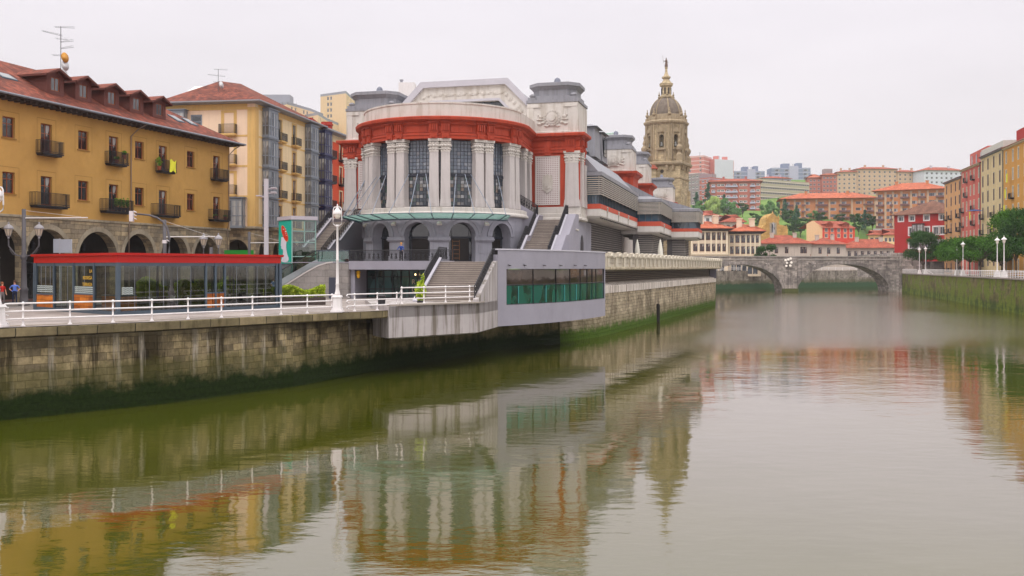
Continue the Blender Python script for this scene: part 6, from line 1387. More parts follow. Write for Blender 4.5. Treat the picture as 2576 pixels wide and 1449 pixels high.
# ---------------------------------------------------------------- apartment rows on the right bank
def rowhouse(label,name,pA,pB,ztop,wm,rows,colsf,fh,wsz,attic=None,trim=None,bals=(),zb=5.4,dep=14,winf=None,roofm=None,yellow=()):
    """pA,pB world points left->right on the facade seen from the river (A farther)"""
    t=thing(name,label,'building',(pA[0],pA[1],0)); w=WF((0,0),(pB[0]-pA[0],pB[1]-pA[1])); L=w.L; hol=[];pos=[]
    for i in range(rows):
        z=ztop-1.1-wsz[1]-fh*i
        if z<zb+.5: break
        for j,f in enumerate(colsf): hol.append((f*L-wsz[0]/2,f*L+wsz[0]/2,z,z+wsz[1])); pos.append((i,j,f*L,z))
    m=MB(); flat_wall(m,w,zb,ztop,hol,.1); C_=w.pt(L,dep,0); D_=w.pt(0,dep,0); flat_wall(m,WF(w.pt(L,0,0),C_),zb,ztop); flat_wall(m,WF(D_,w.pt(0,0,0)),zb,ztop); m.build('wall',wm,t)
    wmh=win_mesh(wsz[0],wsz[1],winf or M['whitef'],M['wplain'],1,1,.06,.14 if trim else .1,trim or M['zinc'],sy=.06)
    for (i,j,s,z) in pos[:100]: put_window(t,w,s,z,wmh,.07)
    bm_=balcony_mesh(1.9,.75,1.,.14,None,.16)
    for (i,j) in bals:
        q=[p for p in pos if p[0]==i and p[1]==j]
        if q: put_balcony(t,w,q[0][2],q[0][3],bm_)
    m=MB(); hip_roof(m,w.pt(0,0,0),w.pt(L,0,0),dep,ztop,.5,attic or 1.6,inset=.3); m.build('roof',roofm or rooft,t)
    m=MB(); m.sweep([w.A,w.B],[(0,ztop-.5),(.35,ztop-.35),(.5,ztop-.1),(.5,ztop+.05),(0,ztop+.1)]); m.build('cornice',trim or M['zinc'],t)
    m=MB(); p=w.pt(L-.15,-.12,0); m.tube([(p[0],p[1],zb),(p[0],p[1],ztop-.4)],.08,5); m.build('downpipe',M['greypole'],t)
    return t,w
RA0,RB0=(105.,196.),(122.3,270.)      # facade line of the row
def rpt(px): p,_=on_line(px,RA0,RB0); return (p.x,p.y)
orr=paint('orange_render',c(206,154,106),.9,.12,.4,.3,.2); pk=paint('salmon_red_render',c(196,98,88),.9,.1,.4,.3,.2); bg_=paint('beige_render',c(206,184,142),.9,.12,.4,.4,.2); oc=paint('golden_render',c(200,144,68),.9,.1,.4,.3,.2); crm=paint('cream_trim',c(214,198,170),.8,.05,1)
redh=paint('crimson_render',c(168,44,42),.9,.07,.4,.1,.2)
def zat(px,py): p=rpt(px); return wz(py,p[1])
allb=[(i,j) for i in range(1,9) for j in (0,2)]
rowhouse('narrow orange apartment building with many small balconies, left of the salmon one','apartment_building',rpt(2376),rpt(2418),zat(2397,452),orr,8,(.14,.42,.68,.9),3.6,(.95,2.3),trim=None,bals=[(i,j) for i in (2,3,4,5,6,7) for j in (0,1,3)],winf=M['brown'])
t_,w_=rowhouse('salmon red apartment building with cream window frames on the right bank','apartment_building',rpt(2418.5),rpt(2466.5),zat(2442,419),pk,8,(.1,.3,.5,.68,.92),3.75,(.9,2.4),trim=crm,bals=[(0,1),(0,3),(1,1),(2,0),(2,3),(3,0),(3,3),(4,3),(4,0),(5,3),(6,0)])
m=MB(); zz_=zat(2442,419); m.extr([w_.pt(2.2,1.6,zz_),w_.pt(w_.L,1.6,zz_),w_.pt(w_.L,1.6,zz_+4.),w_.pt(2.2,1.6,zz_+3.9)],(w_.n.x*8,w_.n.y*8,0)); o=m.build('attic',pk,t_)
m=MB()
for s in (4,8.5,13): m.extr([w_.pt(s,1.55,zz_+1.),w_.pt(s+1,1.55,zz_+1.),w_.pt(s+1,1.55,zz_+3.2),w_.pt(s,1.55,zz_+3.2)],(w_.n.x*.04,w_.n.y*.04,0))
link('attic_window',m.mesh('attic_window',M['wdark']),o)
t_,w_=rowhouse('tall beige apartment building with peeling glazed top floor','apartment_building',rpt(2467.5),rpt(2524),zat(2496,383),bg_,9,(.1,.34,.6,.86),3.75,(.85,2.5),trim=None,bals=[(3,0),(3,2),(4,0),(4,2),(5,0),(5,2),(6,0),(7,0)],winf=M['brown'])
m=MB(); zz_=zat(2496,383); m.extr([w_.pt(.3,.05,zz_-.2),w_.pt(w_.L-.2,.05,zz_-.2),w_.pt(w_.L-.2,.05,zz_+1.6),w_.pt(.3,.05,zz_+1.6)],(w_.n.x*8,w_.n.y*8,0)); m.build('glazed_attic',paint('pale_glazing',c(196,190,182),.5,.2,2),t_)
t_,w_=rowhouse('golden ochre apartment building at the right edge of the photo','apartment_building',rpt(2525),(103.2,188.3),zat(2550,362),oc,9,(.09,.32,.5,.7,.9),3.9,(.9,2.5),trim=crm,bals=[(2,1),(3,1),(2,4),(3,4),(4,1)])
t2,w2=rowhouse('ochre apartment building with red attic beyond the golden one, at the frame edge','apartment_building',(103.1,187.8),(96,157),zat(2560,345),oc,9,(.1,.3,.5,.7,.9),3.9,(.9,2.5),trim=crm,bals=[(2,2),(3,2),(4,2)])
m=MB(); zz_=zat(2550,362); m.extr([w_.pt(4,1.5,zz_),w_.pt(w_.L,1.5,zz_),w_.pt(w_.L,1.5,zz_+3.4),w_.pt(4,1.5,zz_+3.2)],(w_.n.x*8,w_.n.y*8,0)); o=m.build('attic',redh,t_)
yellowp=paint('yellow_banner',c(214,214,30),.8,.05,2)
for k,(px,py,nm) in enumerate(((2447,542,'on the salmon building, middle floor'),(2503,569,'on the beige building near the tree'),(2537,487,'on the golden building, third floor'),(2534,527,'on the golden building, fourth floor'),(2541,448,'on the golden building, second floor'))):
    p=rpt(px); o=MB(); o.box(-.45,.45,-.03,0,-1.,.9); ob=o.build('banner',yellowp,None,(p[0]-.9,p[1]-.4,wz(py,p[1])),WF(RB0,RA0).ang); tag(ob,'small yellow balcony banner '+nm,'banner',group='yellow balcony banners')
ns_=MB(); ns_.lathe([(0,.2),(.4,.12),(1.1,-.1),(1.15,-.15)],10,sx=1.6); p=rpt(2476); o=ns_.build('parasol',paint('blue_parasol',c(60,90,150),.7,.1,1),None,(p[0]-2.2,p[1],wz(529,p[1]))); tag(o,'blue awning parasol projecting from the beige building','parasol')
# crimson house with white window frames
YR=292.; p0=Vector((wx(2250,YR),YR)); p1=Vector((wx(2302.,YR-2),YR-2)); p2=Vector((wx(2379,YR-14),YR-14))
ch=thing('crimson_house','crimson house with white framed windows and a brown glazed bay','building',(p0.x,p0.y,0)); w=WF((0,0),p2-p0); L=w.L; zt=wz(539,YR-6)
def sp_(px): q,t__=on_line(px,p0,p2); return t__*L
hol=[];ws_=[]
for px,py,ww,hh in [(2266.5,549,.0,0)]: pass
for px in (2266.5,2294,2331,2370): hol.append((sp_(px)-.75,sp_(px)+.75,zt-1.9,zt-.5)); ws_.append((sp_(px),zt-1.9,1.5,1.4))
for px in (2292.5,2331.5,2354,2370):
    for zz_ in (zt-6.2,zt-10.2): hol.append((sp_(px)-.75,sp_(px)+.75,zz_,zz_+2.2)); ws_.append((sp_(px),zz_,1.5,2.2))
m=MB(); flat_wall(m,w,9,zt,hol,.25); flat_wall(m,WF(w.pt(L,0,0),w.pt(L,14,0)),9,zt); flat_wall(m,WF(w.pt(0,14,0),w.pt(0,0,0)),9,zt); m.build('wall',redh,ch)
for s,z,a,b in ws_: put_window(ch,w,s,z,win_mesh(a,b,M['whitef'],M['wplain'],1,0,.1,.35,M['white'],sy=.22),.22)
put_bay(ch,w,sp_(2312),zt-10.6,bay_mesh(3.6,.9,3.7,paint('dark_bay_brown',c(86,50,46),.6,.1,1),baygl,4)); put_bay(ch,w,sp_(2312),zt-6.6,bay_mesh(3.6,.9,3.7,MC['dark_bay_brown'],baygl,4))
brt=tiles('brown_roof_tiles',c(150,104,84),c(118,80,64)); m=MB(); hip_roof(m,w.pt(0,0,0),w.pt(L,0,0),14,zt+.05,.9,4.2,inset=9); m.build('roof',brt,ch)
# generic far building
def fb_(name,label,A,B,pyt,base,wm,rows,cols,wsz,roof=None,dep=14,wmsh=None,z0off=1.2,fh=3.1,group=None,side=0,trim=None,over=.6,rise=2.5,cat='building',bands=None,sidem=None):
    """A,B: (px,Y). flat or hipped block with recessed windows, base at z=base"""
    a,b=P(*A),P(*B); zt=wz(pyt,b.y if side>=0 else a.y); t=thing(name,label,cat,(a.x,a.y,0),0,group); w=WF((0,0),b-a); L=w.L; hol=[]; pos=[]
    cl=cols if isinstance(cols,(list,tuple)) else [(i+.5)/cols for i in range(cols)]
    for i in range(rows):
        z=zt-z0off-wsz[1]-fh*i
        for f in cl: hol.append((f*L-wsz[0]/2,f*L+wsz[0]/2,z,z+wsz[1])); pos.append((f*L,z))
    m=MB(); flat_wall(m,w,base,zt,hol,.3); m.build('wall',wm,t); m=MB(); flat_wall(m,WF(w.pt(L,dep,0),w.pt(0,dep,0)),base,zt); m.build('side_wall',wm,t)
    m=MB(); flat_wall(m,WF(w.pt(L,0,0),w.pt(L,dep,0)),base,zt); m.build('side_wall',sidem or wm,t); m=MB(); flat_wall(m,WF(w.pt(0,dep,0),w.pt(0,0,0)),base,zt)
    if not roof: m.poly(*[w.pt(x,y,zt) for x,y in ((0,0),(L,0),(L,dep),(0,dep))])
    m.build('side_wall',sidem or wm,t)
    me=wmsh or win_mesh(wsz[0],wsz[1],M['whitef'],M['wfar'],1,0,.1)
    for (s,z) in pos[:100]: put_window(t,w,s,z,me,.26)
    if roof: m=MB(); hip_roof(m,w.pt(0,0,0),w.pt(L,0,0),dep,zt+.02,over,rise); m.build('roof',roof,t)
    if roof and dep>=13 and L>12:
        for kx in range(2): m=MB(); q=w.pt(L*(.27+.45*kx),dep*.35,0); m.obox(q[0],q[1],w.ang,1.3,1.1,zt+.2,zt+rise*.7+1.6); m.obox(q[0],q[1],w.ang,1.6,1.4,zt+rise*.7+1.61,zt+rise*.7+1.85); m.build('chimney',wm,t)
    if not roof: m=MB(); q=w.pt(L*.6,dep*.4,0); m.tube([(q[0],q[1],zt),(q[0],q[1],zt+4)],.12,4); m.tube([(q[0]-.9,q[1],zt+3.4),(q[0]+.9,q[1],zt+3.4)],.08,3); m.build('aerial',M['greypole'],t)
    if bands:
        m=MB()
        for i in range(rows+1): z=zt-z0off+.35-fh*i; m.extr([w.pt(-.1,-.12,z),w.pt(L+.1,-.12,z),w.pt(L+.1,-.12,z+bands[1]),w.pt(-.1,-.12,z+bands[1])],(w.n.x*.115,w.n.y*.115,0)); m.extr([w.pt(L+.12,-.1,z),w.pt(L+.12,dep,z),w.pt(L+.12,dep,z+bands[1]),w.pt(L+.12,-.1,z+bands[1])],(-w.u.x*.11,-w.u.y*.11,0))
        m.build('floor_band',bands[0],t)
    return t,w,zt
ort=tiles('bright_orange_tiles',c(216,122,84),c(190,98,70),.4,.5); rdt=tiles('dusty_red_tiles',c(196,104,78),c(170,84,64),.3,.4)
# school with red roofs behind the bridge
sch=paint('school_cream',c(226,206,182),.9,.05,.3,.2,.1); sw_=win_mesh(2.4,3.0,M['brown'],M['wfar'],1,1,.15,0)
for (A,B,pyt,cols,nm) in (((1738,318),(1832,318),574,[.12,.3,.46,.6,.74,.88],'left wing of the cream school building with a deep dark eave'),((1833,324),(1914,322),581,[.1,.28,.46,.60,.74,.88],'right wing of the cream school building with a deep dark eave')):
    t,w,zt=fb_('school_building',nm,A,B,pyt,4.2,sch,2,cols,(1.5,2.6),ort,16,win_mesh(1.5,2.6,M['brown'],M['wfar'],1,1,.15,.0),1.4,3.75,over=1.8,rise=2.6)
    m=MB(); L=w.L
    for f in [0.02]+[x+(.08) for x in cols]: m.extr([w.pt(f*L-.25,-.2,zt-8.3),w.pt(f*L+.25,-.2,zt-8.3),w.pt(f*L+.25,-.2,zt-1),w.pt(f*L-.25,-.2,zt-1)],(w.n.x*.19,w.n.y*.19,0))
    m.sweep([w.A,w.B],[(0,zt-8.9),(.3,zt-8.8),(.3,zt-8.5),(0,zt-8.45)]); m.build('pilaster_trim',paint('school_trim',c(240,224,198),.9,.05,1),t)
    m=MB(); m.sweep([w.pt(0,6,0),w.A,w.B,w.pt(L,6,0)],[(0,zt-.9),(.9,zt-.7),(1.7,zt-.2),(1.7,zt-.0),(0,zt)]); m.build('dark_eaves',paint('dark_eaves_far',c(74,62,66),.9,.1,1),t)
    m=MB(); 
    for i in range(5): s=L*(.15+.17*i); m.extr([w.pt(s-.75,-.03,5.),w.pt(s+.75,-.03,5.),w.pt(s+.75,-.03,zt-11.2)]+[w.pt(s+.75*math.cos(math.pi*k/8),-.03,zt-11.2+.75*math.sin(math.pi*k/8)) for k in range(1,8)]+[w.pt(s-.75,-.03,zt-11.2)],(w.n.x*.02,w.n.y*.02,0))
    m.build('arched_window',M['wfar'],t)
    for i in range(2): m=MB(); q=w.pt(L*(.35+.4*i),5,0); m.obox(q[0],q[1],0,1.6,1.6,zt+1,zt+4.2); m.obox(q[0],q[1],0,2,2,zt+4.21,zt+4.6); m.build('chimney',sch,t)
# gabled baroque church front
gs=blocks('golden_stone',c(206,166,98),c(186,146,84),c(140,108,66),1.,.5,.014,.25,.3)
q=P(1948,385); cfr=thing('gabled_church','golden stone church front with a stepped gable and arched window','church',(q.x,q.y,4)); h=lambda py:wz(py,385)-4
m=MB(); wd=F/385; X=lambda px:(px-1948)/wd
m.extr([(X(1914),0,0),(X(1914),0,h(576)),(X(1920),0,h(568)),(X(1927),0,h(565)),(X(1931),0,h(548)),(X(1935),0,h(543)),(X(1945),0,h(536)),(X(1952),0,h(543)),(X(1958),0,h(548)),(X(1961),0,h(565)),(X(1975),0,h(568)),(X(1982),0,h(576)),(X(1982),0,0)],(0,12,0)); m.build('facade',gs,cfr)
m=MB(); m.box(X(1940)-.6,X(1950)+.6,-.12,-.002,h(590),h(560)); m.build('window_surround',arst,cfr); m=MB(); m.extr([(X(1941),-.16,h(588)),(X(1949),-.16,h(588)),(X(1949),-.16,h(564)),(X(1945),-.16,h(558)),(X(1941),-.16,h(564))],(0,.03,0)); m.build('window',M['wfar'],cfr)
for px,py in ((1931,541),(1945,531),(1960,541),(1916,568),(1980,566)): m=MB(); z=h(py); m.lathe([(.5,z-2.2),(.7,z-1.8),(.3,z-1.5),(.5,z-1.0),(.15,z-.4),(0,z+.3)],8,X(px),1); m.build('pinnacle',gs,cfr)
# low station buildings behind the bridge
stn=paint('station_grey_render',c(196,182,170),.9,.08,.4,.3,.2)
aw=win_mesh(1.5,2.6,M['brown'],M['wfar'],1,1,.12)
for (A,B,pyt,rz_,rows,cols,lab) in (((1912,354),(2041,352),612,3.2,1,[.32,.52,.82,.88],'long low grey building with a red hipped roof behind the left arch of the bridge'),((2041.5,364),(2128,364),614,2.6,1,[.25,.5,.78],'low grey building with arched windows and red roof behind the bridge parapet'),((2126,378),(2262,376),623,3.6,1,[.08,.2,.32,.44,.56,.68,.8,.92],'lowest long grey building with red roof left of the crimson house')):
    fb_('station_building',lab,A,B,pyt,4.2,stn,rows,cols,(1.3,2.4),rdt,13,win_mesh(1.3,2.4,M['brown'],M['wfar'],1,1,.12),1.3,over=1.2,rise=rz_)
# red orange house with peach gable
pch=paint('peach_render',c(240,200,158),.9,.04,.2,.1,.1); rdo=paint('tomato_render',c(212,74,58),.9,.06,.3,.1,.1)
A,B,C_=P(2028.6,402),P(2069,392),P(2150.6,396); ph=thing('red_house','red orange house with a peach side gable behind the bridge','building',(A.x,A.y,4)); h=lambda py,Y:wz(py,Y)-4
w=WF((0,0),B-A); w2=WF(B-A,C_-A); m=MB(); m.poly(w.pt(0,0,0),w.pt(w.L,0,0),w.pt(w.L,0,h(571,392)),w.pt(w.L*.42,0,h(555,398)),w.pt(0,0,h(563,402))); m.build('gable_wall',pch,ph)
hol=[(w2.L*f-.7,w2.L*f+.7,z,z+1.6) for f in (.12,.3,.5,.7,.88) for z in (h(584,394),h(598,394))]; m=MB(); flat_wall(m,w2,0,h(573,394),hol,.25); m.build('wall',rdo,ph)
for hh in hol: put_window(ph,w2,(hh[0]+hh[1])/2,hh[2],win_mesh(1.4,1.6,M['whitef'],M['wfar'],1,0,.1,.15,pch),.2)
m=MB(); rg=[w2.pt(0,9,h(555,400)),w2.pt(w2.L,9,h(556,403))]; m.poly(w2.pt(-.4,-.7,h(574,394)),w2.pt(w2.L+.4,-.7,h(574,394)),rg[1],rg[0]); m.poly(rg[0],rg[1],w2.pt(w2.L,18,h(572,394)),w2.pt(0,18,h(572,394))); m.build('roof',rdt,ph)
for f in (.25,.75): m=MB(); q=w2.pt(w2.L*f,2.2,0); z=h(570,394); m.obox(q[0],q[1],w2.ang,3.2,3.,z-1,z+1.1); m.extr([w2.pt(w2.L*f-2,.5,z+1.1),w2.pt(w2.L*f+2,.5,z+1.1),w2.pt(w2.L*f,.5,z+2.1)],(w2.n.x*4,w2.n.y*4,0)); m.build('dormer',rdt,ph)
ylw=paint('pale_yellow_render',c(238,210,150),.9,.05,.3,.1,.1)
fb_('small_house','small pale yellow house with red roof at the foot of the hill','',(2219,372),(2252,370),592,4.2,ylw,1,[.2,.5,.8],(1.2,1.8),rdt,12,over=.8,rise=2.4) if 0 else None
fb_('small_house','small pale yellow house with red roof left of the crimson house',(2222,397),(2256,395),590,4.2,ylw,2,[.2,.5,.8],(1.2,1.8),rdt,12,over=.8,rise=2.6)
fb_('small_house','little cream house with a red roof between the red house and the yellow one',(2184,402),(2215,400),590,4.2,ylw,1,[.3,.7],(1.4,1.6),rdt,10,over=.8,rise=2.)
fb_('garage_block','long pale grey parking structure above the small yellow house',(2197,430),(2262,425),574,6,paint('garage_grey',c(176,170,170),.9,.05,.2,.2,0),2,9,(2.6,1.2),None,12,None,.8,2.6)
fb_('small_house','white walled house with a dark red roof right of the market hall',(1741,430),(1790,425),541,6,M['white'],1,[.2,.5,.8],(1.6,1.8),rdt,14,over=1,rise=2.5)
fb_('small_house','broad red roofed house behind the school roofs',(1822,420),(1872,420),558,6,stn,1,[.2,.5,.8],(1.6,1.8),rdt,14,over=1,rise=3.5)
# hillside blocks
pkb=paint('pink_brick_far',c(200,126,118),.9,.06,.2,.1,0); gband=paint('white_band_far',c(222,206,204),.9,.04,.3,0,0); bgr=paint('blue_grey_far',c(132,140,164),.9,.06,.2,0,0); lil=paint('lilac_grey_far',c(178,176,196),.9,.04,.2,0,0)
rbr=paint('red_brick_far',c(178,106,94),.9,.08,.2,.1,0); tan=paint('tan_render_far',c(198,168,142),.9,.05,.1,.1,0); olv=paint('olive_grey_far',c(172,160,138),.9,.06,.1,.1,0); tbr=paint('terracotta_brick_far',c(198,132,90),.9,.06,.2,.1,0); lgr=paint('light_grey_far',c(204,204,214),.9,.04,.1,.1,0); gbr=paint('grey_brown_far',c(150,136,138),.9,.06,.2,.1,0)
w15=win_mesh(1.6,1.5,M['whitef'],M['wfar'],1,0,.12); w25=win_mesh(3.6,1.7,M['whitef'],M['wfar'],3,0,.12); w4=win_mesh(4.6,1.9,lil,M['wfar'],3,0,.14)
fb_('apartment_tower','left pink brick tower with white floor bands on the hill beside the church tower',(1725,800),(1771,792),391,70,pkb,8,[.25,.8],(1.6,1.5),None,20,w15,1.4,3.4,bands=(gband,.5))
fb_('apartment_tower','second pink brick tower with white floor bands on the hill',(1772,812),(1798,800),404,70,lgr,8,[.35,.8],(1.6,1.5),None,20,w15,1.4,3.4,side=-1)
t,w,zt=fb_('apartment_tower','widest pink brick tower with white floor bands on the hill',(1797,800),(1846,812),400,70,pkb,9,[.1,.3,.5,.7,.9],(1.6,1.5),None,20,w15,1.4,3.4,bands=(gband,.5),side=-1)
m=MB()
for f in (.25,.7): q=w.pt(w.L*f,4,0); m.obox(q[0],q[1],0,4,4,zt,zt+3)
m.build('roof_box',pkb,t)
for (x0,x1,py,lab,lcols,lc) in ((1847,1924,430,'smaller blue grey slab block with white balconies on the skyline',[.15,.8],(1880,1900)),(1941,2039,422,'larger blue grey slab block with white balconies on the skyline',[.15,.4,.88],(1985,2008))):
    t,w,zt=fb_('apartment_block',lab,(x0,850),(x1,850),py,75,bgr,5 if x0<1900 else 8,lcols,(4.6,1.9),None,16,w4,1.5,3.3,bands=(lil,.7))
    m=MB(); a=(lc[0]-x0)*850/F; b=(lc[1]-x0)*850/F; m.box(a,b,-.8,4,75,zt+1.5); m.build('lift_shaft',lil,t); m=MB(); m.box(w.L*.3,w.L*.48,2,10,zt,zt+4); m.box(w.L*.66,w.L*.8,2,10,zt,zt+4.5); m.build('roof_box',bgr,t)
t,w,zt=fb_('apartment_block','large red brick block with white glazed balconies above the willow tree',(1787,618),(1913,612),455,36,rbr,8,[.06,.17,.25,.36,.49,.62,.7,.85,.95],(2.4,1.6),rdt,18,win_mesh(2.4,1.6,M['white'],M['wfar'],1,0,.3),1.6,3.6,over=1.5,rise=2.4)
for f0,f1 in ((.3,.55),(.79,.9),(.02,.1)):
    for i in range(7): m=MB(); z=zt-3.6-3.6*i; m.extr([w.pt(w.L*f0,-1,z-.1),w.pt(w.L*f1,-1,z-.1),w.pt(w.L*f1,-1,z+.9),w.pt(w.L*f0,-1,z+.9)],(w.n.x*.99,w.n.y*.99,0)); m.build('balcony',lil,t)
m=MB(); m.extr([w.pt(w.L*.6,-2,30),w.pt(w.L*.98,-2,30),w.pt(w.L*.98,-2,zt-30.2),w.pt(w.L*.6,-2,zt-30.2)],(w.n.x*1.9,w.n.y*1.9,0)); m.build('white_base',M['white'],t)
fb_('apartment_block','grey brown block at the left edge of the hill, close to the church tower',(1728,660),(1760,650),435,36,gbr,8,[.2,.5,.8],(2.4,1.6),None,16,win_mesh(2.4,1.6,M['white'],M['wfar'],1,0,.25),1.6,3.6)
fb_('apartment_block','dark red brick block between the grey brown block and the large brick block',(1760,648),(1788,640),446,36,rbr,6,[.3,.7],(2.4,1.6),None,16,win_mesh(2.4,1.6,M['white'],M['wfar'],1,0,.25),1.6,3.6,bands=(lil,.4))
fb_('long_block','very long low olive grey block with horizontal bands across the hill',(1908,670),(2036,700),459,40,olv,6,22,(2.6,1.1),None,16,win_mesh(2.6,1.1,lil,M['wfar'],1,0,.1),1.8,3.7,bands=(gband,.35),side=1)
fb_('small_house','red roofed house peeping above the long olive block',(1920,740),(1990,745),449,60,lil,1,5,(2.,1.5),rdt,14,None,1.2,over=1,rise=2)
fb_('apartment_block','lower red brown block with orange roof left of the beige terrace blocks',(2031,722),(2067,720),446,50,rbr,8,[.25,.5,.8],(1.5,1.6),ort,14,None,1.6,3.1,over=1,rise=3)
t,w,zt=fb_('apartment_block','taller red brown block with a rooftop box beside the beige terrace blocks',(2067.5,718),(2106,716),439,50,rbr,9,[.15,.38,.6,.85],(1.5,1.6),ort,14,None,1.6,3.1,over=1,rise=2); m=MB(); m.box(3,9.,3,9,zt+.5,zt+4.8); m.build('roof_box',gbr,t)
for i,(a,b,py,nm) in enumerate(((2106,2155,432,'first (leftmost) beige terrace block on the skyline'),(2155.5,2258,425,'middle and widest beige terrace block on the skyline'),(2258.5,2322,433,'rightmost beige terrace block on the skyline, with a pinkish end'))):
    fb_('apartment_block',nm,(a,716),(b,714+i*3),py,50,tan,9,max(3,int((b-a)/12)),(1.5,1.6),rdt,16,None,1.6,3.2,over=1,rise=2.2)
fb_('apartment_block','pale grey white block with red roof on the right skyline',(2326,702),(2424,706),429,50,lgr,6,8,(1.7,1.6),rdt,16,None,1.6,3.3,over=1,rise=3)
def balc_block(label,A,B,py,base,rise):
    t,w,zt=fb_('apartment_block',label,A,B,py,base,tbr,6,[.05,.17,.27,.42,.55,.66,.82,.94],(3.0,1.5),ort,20,win_mesh(3.,1.5,lil,M['wfar'],3,0,.1),1.8,3.4,over=2,rise=rise)
    for f0,f1 in ((.0,.12),(.21,.25),(.36,.49),(.61,.73),(.87,.98)):
        for i in range(6): m=MB(); z=zt-3.9-3.4*i; m.extr([w.pt(w.L*f0,-1.3,z-.1),w.pt(w.L*f1,-1.3,z-.1),w.pt(w.L*f1,-1.3,z+.75),w.pt(w.L*f0,-1.3,z+.75)],(w.n.x*1.29,w.n.y*1.29,0)); m.build('balcony',paint('dark_balcony_far',c(120,86,84),.9,.1,.5,0,0),t)
    for f in (.0,.125,.235,.36,.5,.62,.74,.87,.985): m=MB(); m.extr([w.pt(w.L*f,-.3,base),w.pt(w.L*f+.9,-.3,base),w.pt(w.L*f+.9,-.3,zt-.6),w.pt(w.L*f,-.3,zt-.6)],(w.n.x*.29,w.n.y*.29,0)); m.build('pier',tan,t)
balc_block('long terracotta brick block with orange roof and balconies in the middle of the hill',(1968,515),(2203,505),497,28,3.6)
balc_block('terracotta brick block with orange roof right of the long one, behind the crimson house',(2204,455),(2378,440),474,16,4.)
# ---------------------------------------------------------------- church bell tower
TY=250.; TX=wx(1676,TY); ts=blocks('tower_stone',c(204,184,150),c(170,152,124),c(126,112,94),1.1,.42,.012,.3,.35,.05,dark=(.5,.46,.4,1)); tw=thing('church_tower','tall ochre stone church bell tower with dome, lantern and statue','church tower',(TX,TY,4.3),R_(-24))
tz=lambda py:wz(py,TY)-4.3; hw=4.8; td=paint('tower_weathered',c(166,148,122),.9,.3,1.2,.6,.5,stain=(.5,.46,.4,1)); dom=paint('dome_stone',c(120,108,98),.9,.22,1.2,.6,.4,stain=(.55,.5,.45,1))
sq=lambda r:[(-r,-r),(r,-r),(r,r),(-r,r)]
m=MB(); m.prism(sq(hw),0,tz(416)); m.build('shaft',ts,tw)
m=MB()
for sx in (-1,1):
    for sy in (-1,1): m.box(sx*hw-(.35 if sx>0 else 1.0)+0*sx,sx*hw+(1.0-.65 if sx>0 else .35)+0,sy*hw-.35,sy*hw+.35,0,tz(478)) if 0 else m.obox(sx*(hw-.25),sy*(hw-.25),0,1.5,1.5,0,tz(480),1.3,1.3)
m.build('buttress',ts,tw)
m=MB(); m.sweep(sq(hw),[(-.1,tz(455)),(.2,tz(454)),(.2,tz(451)),(-.1,tz(450))],True); m.sweep(sq(hw),[(-.1,tz(424)),(.35,tz(421)),(.75,tz(418)),(.8,tz(413)),(.6,tz(411)),(-1,tz(409))],True)
for k in range(4):
    a=k*math.pi/2
    for x in (-3.2,-1.6,1.6,3.2):
        p=Vector((x,-hw-.25)); p.rotate(Matrix.Rotation(a,2)); m.obox(p.x,p.y,a,.6,.5,tz(432),tz(421),.7,.9)
m.build('lower_cornice',td,tw)
oc8=lambda r,f=.42:[(x,y) for x,y in ((-r*f,-r),(r*f,-r),(r,-r*f),(r,r*f),(r*f,r),(-r*f,r),(-r,r*f),(-r,-r*f))]
m=MB(); o8=oc8(4.85,.46)
for k in range(8):
    a,b=o8[k],o8[(k+1)%8]; w=WF(a,b); cx=w.L/2; hh=[(cx-.62,cx+.62,tz(376),tz(350),.62)]; flat_wall(m,w,tz(411),tz(313),hh,.8)
m.prism([(x*.62,y*.62) for x,y in o8],tz(411),tz(313)); m.build('belfry',ts,tw)
m=MB()
for k in range(8):
    a,b=o8[k],o8[(k+1)%8]; w=WF(a,b)
    for s in (.28,w.L-.28,w.L/2-1.05,w.L/2+1.05): p=w.pt(s,-.1,0); m.obox(p[0],p[1],w.ang,.34,.34,tz(408),tz(318))
    m.extr([w.pt(w.L/2-1.1,-.3,tz(338)),w.pt(w.L/2+1.1,-.3,tz(338)),w.pt(w.L/2+.7,-.3,tz(330)),w.pt(w.L/2,-.3,tz(327)),w.pt(w.L/2-.7,-.3,tz(330))],(w.n.x*.35,w.n.y*.35,0)); m.extr([w.pt(w.L/2-1.3,-.5,tz(382)),w.pt(w.L/2+1.3,-.5,tz(382)),w.pt(w.L/2+1.3,-.5,tz(377)),w.pt(w.L/2-1.3,-.5,tz(377))],(w.n.x*.5,w.n.y*.5,0))
m.build('pilasters',td,tw)
m=MB(); m.sweep(o8,[(-.1,tz(320)),(.2,tz(318)),(.55,tz(314)),(.6,tz(310)),(.2,tz(307)),(-1,tz(306))],True); m.sweep([(x*.94,y*.94) for x,y in o8],[(0,tz(308)),(0,tz(293)),(-.3,tz(292))],True); m.build('upper_cornice',td,tw)
bell=MB(); bell.lathe([(0,1.1),(.25,1.05),(.34,.7),(.42,.3),(.6,0),(.52,0)],12); bm2=bell.mesh('bell',paint('bell_bronze',c(110,108,104),.4,.1,2,metal=.4))
for k in (0,1,7,3): a,b=o8[k],o8[(k+1)%8]; w=WF(a,b); p=w.pt(w.L/2,.35,tz(372)); link('bell',bm2,tw,p)
dz=tz(293); rd=4.15; H=tz(244)-dz; m=MB(); m.lathe([(rd*math.cos(t_*math.pi/20)*(1 if t_<10 else 0.0)+.0,dz+H*math.sin(t_*math.pi/20)) for t_ in range(0,9)]+[(1.0,dz+H)],16); m.build('dome',dom,tw,smooth=False)
m=MB()
